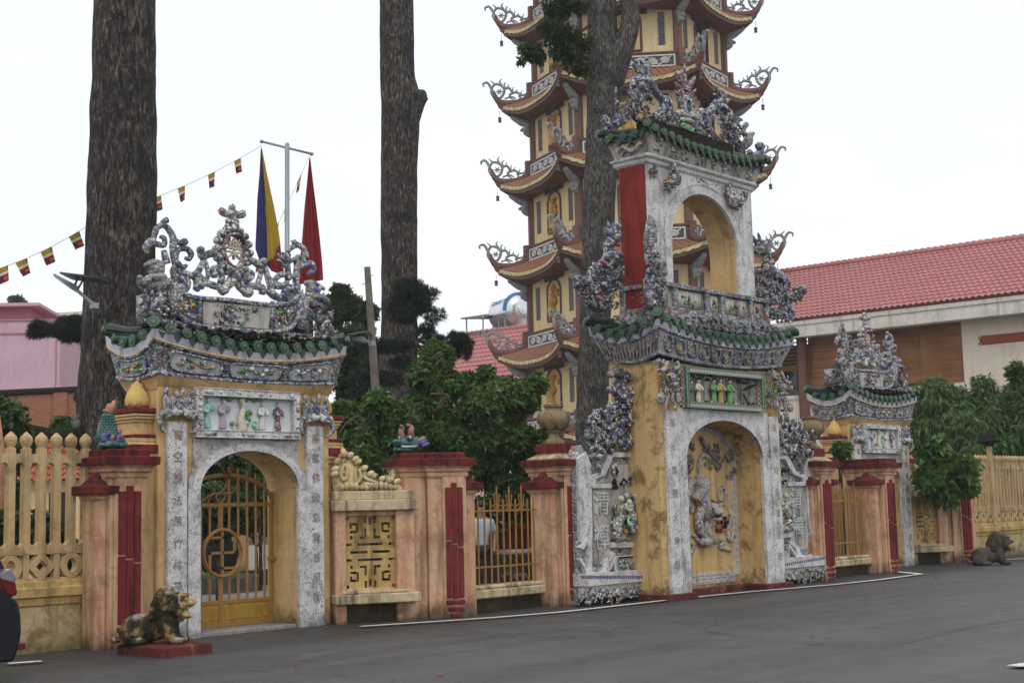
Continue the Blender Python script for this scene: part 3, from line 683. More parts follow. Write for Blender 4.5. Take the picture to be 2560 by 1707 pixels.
# ------------------------------------------------------------------ the low side gate (built once, copied to the far side)
GX, GY = 12.52, 15.9
def A_(u, v, Y): return W(270+u/4, 500+v/4, Y)
def B_(u, v, Y): return W(270+u/4, 780+v/4, Y)
def arch_pts(xl, xr, zs, rise, n=20, p=1.0):
    cx = (xl+xr)/2; hw = (xr-xl)/2
    return [(cx-hw*math.cos(math.pi*i/n), zs+rise*max(0, math.sin(math.pi*i/n))**p) for i in range(n+1)]
def side_gate():
    root = thing('temple_gate', (GX, 16.25, 0), 'yellow temple gate with barred iron door, crest against the sky and broad trunk', 'gate', 'small side gates')
    x0, x1 = 11.03, 14.02; xl, xr = 11.68, 13.40; zt = 3.44
    ar = arch_pts(xl, xr, 1.97, .53)
    mb = MB(); mb.prism([(x0, -.05), (xl, -.05)]+ar+[(xr, -.05), (x1, -.05), (x1, zt), (x0, zt)], 15.92, 16.6)
    mb.build('wall', M['yellow'], root, bevel=.012)
    # curved yellow moulding under the frieze
    mb = MB(); cy = 16.29
    band(mb, [edge_loop(GX, cy, 1.5, .34, 3.3, .0), edge_loop(GX, cy, 1.52, .4, 3.33, .04), edge_loop(GX, cy, 1.54, .44, 3.39, .05), edge_loop(GX, cy, 1.57, .47, 3.43, .06), edge_loop(GX, cy, 1.57, .47, 3.47, .06)])
    mb.build('cornice', M['yellow'], root, 30)
    fo, P = flared_frieze(root, GX, cy, (1.575, .45, 3.46), (1.67, .53, 3.74), (M['mosaic_dark'], M['mosaic_blue']), .05, .19)
    for side, s0, s1, sd in ((0, -.86, -.34, 1), (0, -.25, .29, 2), (0, .40, .9, 3), (3, -.62, .62, 4), (1, -.6, .6, 5)):
        cartouche(fo, P, side, s0, s1, .16, .84, sd, M['panel_blue'])
    mb = MB()
    for k in range(3):
        for s_ in (-.3, .345): mb.tube([P(0, s_-.03, .2+.28*k, .02), P(0, s_+.03, .2+.28*k, .02)], .014, 5)
    mb.build('frieze_key', M['mosaic'], fo)
    mb = MB(); band(mb, [edge_loop(GX, cy, 1.66, .52, 3.73, .19), edge_loop(GX, cy, 1.69, .55, 3.77, .2), edge_loop(GX, cy, 1.70, .565, 3.87, .22), edge_loop(GX, cy, 1.4, .3, 3.85, .2)])
    mb.build('eave_band', M['soffit'], root, 30)
    mb = MB(); mb.tube(edge_loop(GX, cy, 1.685, .548, 3.755, .195)+[(GX-1.685, cy-.548, 3.95)], .018, 5, cap=False); mb.build('eave_bead', M['yellow'], root, True)
    tile_roof(root, GX, cy, 1.67, .55, 3.94, .2, 1.25, .15, 4.1, r=.06)
    # couplet pilasters with mosaic characters
    for xc, s in ((11.30, '寶空聲法華竹林茂川'), (13.70, '藤霖佛緣慈雲普照香')):
        mb = MB(); mb.box(xc-.155, xc+.155, 15.85, 15.93, -.05, 2.87); p = mb.build('couplet_pilaster', M['couplet'], root, bevel=.012)
        for i, ch in enumerate(s):
            text_obj('character', ch, .155, Matrix.Translation((xc, 15.849, 2.68-i*.285)) @ FACE, M['ink'], p, .006)
        # winged lotus capital above each pilaster
        mb = MB(); dx = xc-11.30
        def C(u, v, Y=15.84): q = B_(u, v, Y); return q+Vector((dx, 0, 0))
        for sg in (-1, 1):
            def S(u, v, Y=15.84):
                q = C(u, v, Y); 
                if sg > 0: q.x = 2*(xc+.005)-q.x
                return q
            mb.m = 0
            for j in range(5):
                mb.petal(S(570+j*22, 1000-j*4, 15.82), S(572+j*24, 790+j*14, 15.86), .03, .022)
            mb.tube(smooth([S(640, 1010), S(570, 1000, 15.82), S(520, 1050), S(515, 1110, 15.82), S(545, 1180), S(585, 1200)]), [.05, .055, .045, .04, .028, .012], 8)
            mb.tube(smooth([S(650, 1015), S(600, 1040, 15.8), S(560, 1080)]), [.05, .035, .01], 7)
            mb.blob(S(585, 785), (.035, .03, .05), (0, .3, 0))
            mb.m = 1; mb.tube(smooth([S(690, 960), S(670, 1000, 15.79), S(700, 1030, 15.79)]), [.03, .045, .02], 7)
        mb.m = 1; c = C(715, 1000, 15.8); mb.blob(c, (.055, .04, .04)); mb.m = 0
        mb.blob(C(715, 920, 15.8), (.065, .05, .075)); mb.blob(C(745, 790, 15.85), (.035, .03, .06), (0, .2, 0)); mb.blob(C(690, 820, 15.85), (.04, .03, .05), (0, -.4, 0)); mb.petal(C(730, 850), C(750, 735), .035, .03)
        mb.m = 2
        for k in range(6): mb.blob(C(700+random.Random(k).uniform(-35, 40), 905+random.Random(k+9).uniform(-30, 30), 15.75), .014)
        mb.build('capital', [M['mosaic_fine'], M['couplet'], M['ceramic_blue']], root, True)
    # arch surround, jamb strips
    ain = arch_pts(xl+.004, xr-.004, 1.97, .53, 24); aout = arch_pts(xl-.12, xr+.12, 1.97, .63, 24)
    mb = MB(); mb.prism([(11.575, 2.66), (11.575, 2.28), (11.50, 2.08)]+[(11.50, 1.97)]+ain+[(13.58, 1.97), (13.58, 2.08), (13.385, 2.36), (13.385, 2.66)], 15.88, 15.925)
    mb.build('spandrel', M['spandrel'], root)
    mb = MB(); mb.prism([(11.485, -.05), (xl+.004, -.05), (xl+.004, 1.97)]+[(11.485, 1.97)], 15.868, 15.925); mb.prism([(xr-.004, -.05), (13.56, -.05), (13.56, 1.97), (xr-.004, 1.97)], 15.868, 15.925)
    n = len(ain); mb.add([(p[0], 15.865, p[1]) for p in ain]+[(p[0], 15.865, p[1]) for p in aout]+[(p[0], 15.9, p[1]) for p in ain]+[(p[0], 15.9, p[1]) for p in aout],
        [(i+1, i, n+i, n+i+1) for i in range(n-1)]+[(n+i, n+i+1, 3*n+i+1, 3*n+i) for i in range(n-1)][::-1]+[(i, i+1, 2*n+i+1, 2*n+i) for i in range(n-1)])
    mb.build('arch_trim', M['couplet'], root)
    # relief panel of four robed figures round a tree
    px0, px1, pz0, pz1 = 11.575, 13.385, 2.665, 3.345
    fr = MB(); t = .11
    fr.box(px0, px1, 15.80, 15.925, pz1-t, pz1); fr.box(px0, px1, 15.80, 15.925, pz0, pz0+t); fr.box(px0, px0+t, 15.803, 15.925, pz0+t, pz1-t); fr.box(px1-t, px1, 15.803, 15.925, pz0+t, pz1-t)
    f = fr.build('relief_frame', M['couplet'], root, bevel=.012)
    mb = MB(); rng = random.Random(8)
    for i in range(46):
        s_ = rng.random(); q = rng.randrange(4)
        x = lerp(px0+.05, px1-.05, s_) if q < 2 else (px0+.055 if q == 2 else px1-.055); z = (pz1-.055 if q == 0 else pz0+.055) if q < 2 else lerp(pz0+.05, pz1-.05, s_)
        mb.m = rng.choice([0, 0, 0, 1, 2]); w = rng.uniform(.018, .036); mb.blob((x, 15.795, z), (w*1.3, .02, w), (0, rng.uniform(-1, 1), 0), 7, 5)
    for q in (pz1-.008, pz0+.008, pz1-t+.006, pz0+t-.006): mb.m = 0; mb.tube([(px0, 15.797, q), (px1, 15.797, q)], .009, 5)
    mb.build('frame_pattern', [M['couplet'], M['mosaic_fine'], M['mosaic_tiger']], f, True)
    mb = MB(); mb.box(px0+.05, px1-.05, 15.90, 15.918, pz0+.05, pz1-.05); f = mb.build('relief_panel', M['panel_white'], root)
    mb = MB(); zb = pz0+.13
    mats = [M['fig_aqua'], M['ceramic_white'], M['fig_mauve'], M['fig_green'], M['cream_fig'], M['orange'], M['mosaic_pink']]
    for x, rb, h, am in ((11.80, 0, .42, 2), (12.06, 2, .41, 2), (12.74, 1, .40, 1), (13.02, 6, .40, 1)): figurine(mb, (x, 15.88, zb), h, rb, 1, .02, .8, am, 2 if rb != 0 else 0)
    mb.m = 4; mb.tube(smooth([(12.38, 15.87, zb-.02), (12.35, 15.86, zb+.15), (12.40, 15.87, zb+.3), (12.36, 15.87, zb+.43)]), [.085, .05, .04, .05], 8)
    rng = random.Random(3)
    for i in range(22):
        mb.m = 3; mb.blob((12.3+rng.uniform(-.34, .4), 15.885, zb+.43+rng.uniform(-.025, .03)), (.05, .03, .03), None, 6, 4)
    for i in range(14): mb.m = rng.choice([3, 0, 4, 5]); mb.blob((12.42+rng.uniform(-.24, .22), 15.87, zb+rng.uniform(0, .09)), (.035, .025, .04), (0, rng.uniform(-.8, .8), 0), 6, 4)
    for i in range(7): mb.m = 3; mb.blob((12.49+rng.uniform(-.04, .05), 15.87, zb+.12+rng.uniform(0, .14)), (.03, .02, .035), None, 6, 4)
    mb.build('relief_figures', mats, f, True)
    # flanking stepped piers with lotus buds
    for sg in (-1, 1):
        def X(a, b): return (x0-a, x0-b) if sg < 0 else (x1+b, x1+a)
        mb = MB(); xa, xb = X(.31, 0)
        mb.box(xa, xb, 15.99, 16.52, -.05, 2.38); p = mb.build('flank_pier', M['yellow'], root, bevel=.01)
        mb = MB()
        for o, za, zb2 in ((.035, 2.34, 2.40), (.065, 2.40, 2.45), (.02, 2.60, 2.655)):
            mb.box(X(.31+o, -.0)[0], X(.31+o, -.0)[1], 15.99-o, 16.52+o, za, zb2)
        mb.prismz([(xa-.04, 15.95), (xb if sg < 0 else xb+.04, 15.95), (xb if sg < 0 else xb+.04, 16.56), (xa-.04, 16.56)], 2.56, 2.602, .9)
        mb.box(*X(.26, 0), 16.03, 16.48, 2.655, 2.97)
        for o, za in ((.0, 2.86), (.02, 2.9), (.035, 2.94)): mb.box(*X(.28+o, 0), 16.01-o, 16.5+o, za, za+.035)
        mb.build('pier_moulding', M['yellow'], p, bevel=.008)
        mb = MB(); mb.box(*X(.385, 0), 15.90, 16.6, 2.45, 2.565); mb.box(*X(.33, 0), 15.96, 16.55, 2.655, 2.70); mb.box(*X(.33, 0), 15.955, 16.555, 2.985, 3.05)
        mb.build('red_band', M['red'], p, bevel=.008)
        mb = MB(); c = (sum(X(.24, 0))/2, 16.22, 3.05); mb.lathe(c, [(.09, 0), (.15, .04), (.165, .11), (.14, .2), (.075, .3), (.012, .38)], 14)
        for k in range(3):
            for j in range(8):
                a = 2*math.pi*(j+k*.5)/8; rr = (.155, .135, .085)[k]; b0 = Vector(c)+Vector((math.cos(a)*rr, math.sin(a)*rr, .03+.09*k)); mb.petal(b0, b0+Vector((-math.cos(a)*.03, -math.sin(a)*.03, .13)), .045, .016)
        mb.build('lotus_bud', M['gold_lotus'], p, True)
    crest(root)
    # threshold
    mb = MB(); mb.box(xl-.02, xr+.02, 15.95, 16.75, -.04, .05); mb.build('threshold', M['paving'], root, bevel=.01)
    iron_gate(root)
    return root

def crest(root):
    Yc = 16.06
    # boat shaped ridge box
    bot = [(640, 1180), (700, 1140), (780, 1205), (880, 1250), (1050, 1285), (1300, 1305), (1560, 1325), (1740, 1312), (1840, 1260), (1905, 1150), (1935, 1050), (1915, 900)]
    top = [(1900, 960), (1850, 1015), (1750, 1045), (1560, 1045), (1200, 1000), (950, 985), (800, 955), (700, 890), (600, 870)]
    def XZ(l, Y): return [(q.x, q.z) for q in (A_(u, v, Y) for u, v in l)]
    mb = MB(); mb.prism(XZ([(620, 1220)]+bot[1:]+top, Yc), 15.98, 16.5); mb.box(11.32, 13.74, 15.96, 16.4, 4.0, 4.24)
    k = mb.build('ridge_box', M['mosaic_dark'], root)
    mb = MB(); rim = smooth([A_(u, v, 15.965) for u, v in bot[1:]], 3); mb.tube(rim, .042, 7)
    mb.tube(smooth([A_(u, v, 15.965) for u, v in top[:-1]], 3), .036, 7)
    for u in (918, 1652): mb.box(A_(u-17, 1100, 15.96).x, A_(u+17, 1100, 15.96).x, 15.95, 15.99, A_(u, 1270, 15.96).z, A_(u, 1010, 15.96).z)
    mb.build('box_rim', M['mosaic_blue'], k, True)
    mb = MB(); mb.prism(XZ([(948, 1015), (1628, 1075), (1600, 1290), (948, 1235)], 15.97), 15.966, 15.976); pn = mb.build('crest_panel', M['panel_grey'], k)
    mb = MB(); rng = random.Random(21); T = A_
    clutter(mb, [(1060, 1120), (1180, 1060), (1400, 1090), (1420, 1270), (1080, 1250)], 15.95, .02, 60, .022, rng, T, (0, 0, 1, 2, 3, 4), kinds=(0, 1))
    clutter(mb, [(1090, 1030), (1520, 1080), (1500, 1130), (1100, 1090)], 15.95, .015, 40, .016, rng, T, (4, 4, 1), kinds=(1,))
    mb.build('crest_scene', [M['mosaic_multi'], M['fig_green'], M['ceramic_pink'], M['ceramic_blue'], M['moss']], pn, True)
    mb = MB(); clutter(mb, [(700, 960), (880, 1010), (880, 1200), (700, 1110)], 15.95, .02, 40, .024, rng, T, (0, 0, 1, 2, 3), kinds=(0, 1)); clutter(mb, [(1680, 1080), (1880, 1070), (1850, 1200), (1690, 1270)], 15.95, .02, 36, .022, rng, T, (0, 0, 1, 2, 3), kinds=(0, 1))
    for h_ in halves(mb, [12.4]): h_.build('side_scene', [M['mosaic_multi'], M['leafgreen_c'], M['orange'], M['ceramic_white']], k, True)
    # dark mouldy band at the foot of the box
    mb = MB(); rng = random.Random(2)
    for i in range(150): mb.blob((rng.uniform(11.3, 13.9), 15.93+rng.uniform(-.2, .03), 4.08+rng.uniform(-.05, .09)), (rng.uniform(.02, .06), .04, rng.uniform(.015, .04)), None, 6, 4)
    mb.build('moss_tuft', M['moss'], root, True)
    # outer carved piers and beast masks
    for sgn in (-1, 1):
        mb = MB(); rng = random.Random(5)
        def S(u, v, Y=Yc):
            q = A_(u, v, Y)
            if sgn > 0: q.x = 2*12.46-q.x
            return q
        def TS(u, v, Y): return S(u, v, Y)
        mb.m = 0; xa, xb = S(590, 1000).x, S(690, 1000).x
        mb.box(xa, xb, 15.93, 16.1, 4.3, 4.76); mb.box(S(470, 1000).x, S(590, 1000).x, 16.05, 16.5, 4.22, 4.62)
        clutter(mb, [(330, 900), (560, 850), (580, 1000), (470, 1190), (330, 1190)], Yc+.02, .2, 110, .034, rng, TS, (0, 1, 1, 2), kinds=(0, 1, 2))
        mb.m = 1; mb.tube(smooth([S(600, 860), S(540, 830), S(440, 850), S(350, 840), S(310, 760, Yc-.05)]), [.06, .09, .1, .08, .03], 8)
        mb.tube(smooth([S(560, 780), S(470, 770, Yc-.08), S(400, 790, Yc-.1), S(350, 850, Yc-.05)]), [.06, .06, .05, .03], 7)
        for j in range(7): mb.petal(S(430+j*18, 760), S(400+j*24, 640-abs(j-2)*6, Yc-.03), .04, .04)
        mb.tube(smooth([S(560, 650), S(460, 620), S(370, 660, Yc-.05)]), [.04, .045, .03], 7)
        mb.m = 0; mb.tube(smooth([S(690, 640), S(650, 700), S(660, 790), S(590, 810), S(550, 770)]), [.03, .045, .05, .04, .025], 8)
        mb.m = 2; mb.tube(smooth([S(400, 1010, Yc-.1), S(380, 1080, Yc-.12), S(400, 1180, Yc-.1)]), [.02, .035, .025], 6)
        mb.build('beast_mask', [M['mosaic'], M['mosaic_grey'], M['mosaic_multi']], root, True)
    # right hand hooked leaf
    mb = MB()
    def t(l, r, n=8, Y=Yc, k=4): mb.tube(smooth([A_(u, v, Y) for u, v in l], k), r, n)
    # tall looping horns
    def horn(S):
        def tt(l, r): mb.tube(smooth([S(u, v) for u, v in l]), r, 8)
        tt([(680, 660), (660, 560), (650, 470), (650, 380), (610, 300), (560, 255), (500, 270), (470, 330), (455, 400)], [.05, .055, .055, .05, .045, .04, .04, .045, .035])
        tt([(455, 400), (410, 430), (380, 480), (400, 530)], [.05, .055, .05, .022])
        tt([(400, 430), (480, 440), (560, 450), (560, 380), (520, 370)], [.04, .045, .04, .035, .025])
        tt([(555, 500), (570, 560), (590, 640)], [.035, .05, .055])
        tt([(560, 255), (540, 225), (590, 200)], [.03, .03, .045]); tt([(660, 400), (720, 430), (770, 410)], [.04, .045, .035])
        tt([(670, 640), (680, 540), (720, 490), (790, 490), (830, 540), (810, 590), (770, 580)], [.05, .045, .04, .045, .045, .035, .025])
        tt([(690, 640), (740, 680), (790, 650)], [.06, .05, .02]); tt([(690, 700), (780, 740), (850, 760)], [.05, .055, .05])
        tt([(700, 780), (770, 820), (760, 880), (700, 900)], [.06, .08, .08, .05])
    horn(lambda u, v: A_(u, v, Yc))
    o = mb.build('scroll_horn', M['mosaic_blue'], root, True)
    mb = MB()
    def tR(l, r): t(l, r)
    tR([(1880, 880), (1880, 780), (1890, 660), (1880, 590), (1920, 570), (1960, 620)], [.05, .055, .05, .045, .04, .05])
    tR([(1900, 680), (1960, 650), (2030, 640), (2050, 700), (2000, 750)], [.04, .05, .055, .05, .03])
    tR([(1800, 520), (1830, 480), (1900, 450), (1960, 500), (1985, 580)], [.035, .04, .045, .045, .045])
    tR([(1900, 450), (1860, 420), (1850, 400)], [.035, .04, .04]); 
    tR([(1800, 540), (1790, 620), (1800, 720), (1800, 800)], [.05, .05, .045, .05]); 
    for a, b in (((1790, 640), (1690, 530)), ((1800, 600), (1740, 520)), ((1800, 640), (1890, 560)), ((1770, 680), (1690, 590))): mb.petal(A_(*a, Yc), A_(*b, Yc-.03), .045, .03)
    tR([(1880, 900), (1820, 880), (1770, 920), (1760, 980), (1810, 990)], [.06, .06, .06, .05, .03])
    tR([(1860, 770), (1790, 750), (1720, 750), (1670, 800), (1680, 840), (1720, 830)], [.04, .045, .045, .045, .035, .02])
    mb.build('scroll_horn', M['mosaic_blue'], root, True)
    # centre medallion on its lotus stand
    mb = MB(); mb.m = 1
    c0 = A_(1250, 512, Yc)
    a_, b_ = .205, .245
    ringp = [(c0.x+a_*math.cos(2*math.pi*i/26)*.98, Yc-.01, c0.z+b_*math.sin(2*math.pi*i/26)*.98) for i in range(28)]
    mb.tube(ringp, .03, 7, flat=3.2, cap=False)
    mb.m = 0
    for i in range(16):
        a = 2*math.pi*i/16; mb.blob((c0.x+(a_+.08)*math.cos(a), Yc, c0.z+(b_+.08)*math.sin(a)), (.06, .09, .06), None, 9, 6)
    for l, r in (([(1240, 300), (1240, 250), (1240, 190), (1245, 120)], [.09, .075, .055, .07]), ([(1245, 130), (1180, 140), (1140, 110), (1150, 95)], [.06, .055, .06, .04]), ([(1245, 130), (1310, 150), (1345, 140), (1330, 115)], [.06, .055, .06, .04])):
        mb.tube(smooth([A_(u, v, Yc) for u, v in l]), r, 9)
    mb.petal(A_(1240, 130, Yc), A_(1240, 35, Yc), .06, .05)
    for u, v in ((1195, 260), (1285, 255), (1240, 225), (1250, 280), (1200, 215), (1285, 215), (1130, 110), (1350, 130)): mb.blob(A_(u, v, Yc-.03), .045, None, 8, 6)
    for l, r in (([(1260, 660), (1270, 720), (1240, 800), (1180, 870), (1130, 910)], [.1, .09, .08, .07, .08]), ([(1250, 720), (1290, 800), (1330, 880), (1400, 920), (1430, 950)], [.09, .08, .06, .07, .06])): mb.tube(smooth([A_(u, v, Yc) for u, v in l]), r, 9)
    for u, v, w in ((1190, 680, .06), (1330, 680, .06), (1150, 640, .05), (1370, 640, .055), (1160, 900, .075), (1390, 930, .075), (1230, 700, .06), (1300, 710, .05)): mb.blob(A_(u, v, Yc-.02), (w, .09, w*.85), None, 9, 6)
    mb.build('medallion', [M['mosaic_white'], M['mosaic_pink']], root, True)
    me = text_obj('medallion_character', '樂', .33, Matrix.Translation((c0.x, Yc-.02, c0.z)) @ FACE @ Matrix.Diagonal((.8, 1, 1, 1)), M['cream_fig'], root, .03)
    # scrollwork between horns and medallion
    mb = MB()
    for l, r in (([(1130, 640), (1090, 540), (1010, 540), (940, 570), (925, 510)], [.05, .06, .055, .05, .05]), ([(960, 590), (940, 640), (900, 720), (870, 800)], [.04, .045, .05, .055]),
                 ([(1120, 830), (1140, 760), (1110, 690), (1050, 690), (1050, 745), (1090, 760)], [.045, .05, .05, .05, .04, .03]), ([(1130, 880), (1040, 850), (960, 830), (930, 880)], [.055, .055, .05, .045]), ([(960, 590), (985, 660), (1000, 760), (960, 820)], [.03, .035, .035, .04]),
                 ([(860, 730), (920, 780), (980, 830)], [.06, .06, .05]), ([(890, 780), (900, 850), (880, 900)], [.06, .07, .05]),
                 ([(1390, 600), (1450, 610), (1530, 660), (1560, 620)], [.05, .055, .055, .05]), ([(1530, 660), (1520, 760), (1490, 840), (1440, 870)], [.04, .04, .04, .04]), ([(1380, 850), (1370, 780), (1390, 720), (1440, 740), (1420, 790), (1380, 790)], [.045, .05, .05, .045, .04, .03]), ([(1360, 880), (1450, 860), (1540, 880), (1540, 940)], [.055, .055, .06, .05]),
                 ([(1560, 660), (1590, 750), (1620, 850), (1640, 920)], [.05, .045, .05, .06]), ([(1600, 780), (1660, 850), (1740, 860), (1790, 830)], [.05, .055, .05, .04]), ([(1600, 900), (1660, 960), (1720, 980)], [.06, .06, .05])):
        mb.tube(smooth([A_(u, v, Yc) for u, v in l]), r, 8)
    for u, v in ((925, 500), (1555, 615), (760, 420), (1060, 745), (1400, 790), (910, 850), (1640, 930), (1680, 960)): mb.blob(A_(u, v, Yc-.02), (.055, .07, .055), None, 8, 6)
    for h_ in halves(mb, [12.40]): h_.build('scrollwork', M['mosaic'], root, True)
    # little finial clusters on the roof corners
    for sx in (-1, 1):
        mb = MB(); rng = random.Random(7+sx); xb = GX+sx*1.5
        mb.m = 0; mb.box(xb-.2, xb+.2, 15.86, 16.0, 4.17, 4.23)
        for i in range(34):
            z = rng.random(); mb.m = rng.choice([0, 0, 1]); mb.blob((xb+rng.uniform(-.18, .18)*(1-.75*z), 15.93+rng.uniform(-.07, .07), 4.25+.27*z), (rng.uniform(.02, .042), .03, rng.uniform(.02, .04)), None, 7, 5)
        mb.tube(smooth([(xb-.14, 15.9, 4.28), (xb-.1, 15.88, 4.4), (xb, 15.9, 4.46), (xb+.03, 15.9, 4.55), (xb-.02, 15.9, 4.58)]), [.03, .035, .035, .04, .025], 7)
        mb.build('corner_ornament', [M['mosaic_blue'], M['mosaic_white']], root, True)

def iron_gate(root):
    Y = 16.45
    def T(u, v): return W(480+u/3.1375, 1100+v/3.136, Y)
    x0, x1 = 11.70, 13.385; zb = T(400, 1445).z; zp = T(400, 1255).z; ztop = T(350, 505).z
    mb = MB(); w = .026
    mb.box(x0, x1, Y-w, Y+w*.2, ztop-.028, ztop+.028); mb.box(x0, x1, Y-w, Y+w*.2, zb, zb+.06); mb.box(x0, x1, Y-w, Y+w*.2, zp-.03, zp+.03)
    xm = T(220, 700).x
    rz_ = T(222, 882).z
    for x in (x0+.035, x1-.035): mb.box(x-.035, x+.035, Y-w*1.1, Y+w*.25, zb, ztop if x < x1-.1 else ztop+.02)
    mb.box(xm-.035, xm+.035, Y-w*1.1, Y+w*.25, zb, rz_-.32); mb.box(xm-.035, xm+.035, Y-w*1.1, Y+w*.25, rz_+.32, ztop)
    g = mb.build('gate_leaf', M['iron'], root, bevel=.006)
    mb = MB(); mb.box(x0+.07, xm-.035, Y-.018, Y-.008, zb+.06, zp-.03); mb.box(xm+.035, x1-.07, Y-.018, Y-.008, zb+.06, zp-.03)
    for a, b in ((x0+.1, xm-.06), (xm+.06, x1-.1)): mb.box(a, b, Y-.026, Y-.017, zb+.09, zp-.055)
    mb.build('kick_panel', M['iron_panel'], g, bevel=.004)
    mb = MB(); xs = [T(u, 700).x for u in (70, 140, 292, 362, 432, 500, 568)]; xs += [xs[0]-.13]
    rc = T(222, 882)
    for x in xs:
        hh = .325**2-(x-rc.x)**2; hh = math.sqrt(hh) if hh > 0 else 0
        if hh: mb.box(x-.011, x+.011, Y-.014, Y+.014, zp, rc.z-hh); mb.box(x-.011, x+.011, Y-.014, Y+.014, rc.z+hh, ztop)
        else: mb.box(x-.011, x+.011, Y-.014, Y+.014, zp, ztop)
    mb.build('bars', M['iron'], g)
    # ring with the swastika of the temple
    c = T(222, 882); r = .325
    mb = MB(); mb.tube([(c.x+r*math.cos(2*math.pi*i/40), Y-.05, c.z+r*math.sin(2*math.pi*i/40)) for i in range(42)], .022, 6, flat=1.7, cap=False)
    d = r*.66; k = .016
    def bar(xa, za, xb, zb_): mb.box(c.x+min(xa, xb)-k, c.x+max(xa, xb)+k, Y-.06, Y-.03, c.z+min(za, zb_)-k, c.z+max(za, zb_)+k)
    bar(-d, 0, d, 0); bar(0, -r, 0, r); bar(-d, d, 0, d); bar(d, 0, d, d); bar(0, -d, d, -d); bar(-d, -d, -d, 0)
    mb.build('ring_emblem', M['iron'], g)
    # arched top bar, pales and the lotus spray
    mb = MB(); xc = 12.54
    arc = [(xc+.84*math.cos(math.pi*i/20), Y, ztop+.42*math.sin(math.pi*i/20)) for i in range(21)]; mb.tube(arc, .03, 6)
    for x in [xs[4], xs[5], xs[6], xs[3], xs[2]]:
        zz = ztop+.42*math.sqrt(max(0, 1-((x-xc)/.84)**2)); lo = ztop if x > 12.6 else zz-.02
        mb.box(x-.011, x+.011, Y-.014, Y+.014, lo, zz+.12)
    mb.box(x1-.03, x1, Y-.02, Y+.02, ztop, ztop+.18); mb.build('arched_top', M['iron'], g)
    mb = MB()
    for l in ([(50, 500), (130, 440), (230, 400), (270, 350), (265, 290)], [(230, 495), (260, 440), (255, 410), (210, 420), (190, 450), (215, 480), (235, 492)], [(265, 420), (330, 400), (355, 340), (365, 300)], [(130, 490), (150, 430), (190, 415)], [(265, 290), (235, 215), (215, 180)], [(265, 290), (310, 240), (310, 190)]):
        mb.tube(smooth([T(u, v) for u, v in l], 5), .012, 5)
    mb.build('spray', M['iron'], g, True)
    mb = MB(); q = T(268, 275)
    for j in range(7): a = j*math.pi*2/7; mb.petal(q, q+Vector((math.cos(a)*.085, -.02, math.sin(a)*.07)), .035, .014)
    mb.build('rosette', M['pot_red'], g, True)
    mb = MB(); q = T(620, 925); mb.box(q.x-.1, q.x+.1, Y-.06, Y-.03, q.z-.03, q.z+.03); mb.build('latch', M['iron'], g, bevel=.005)
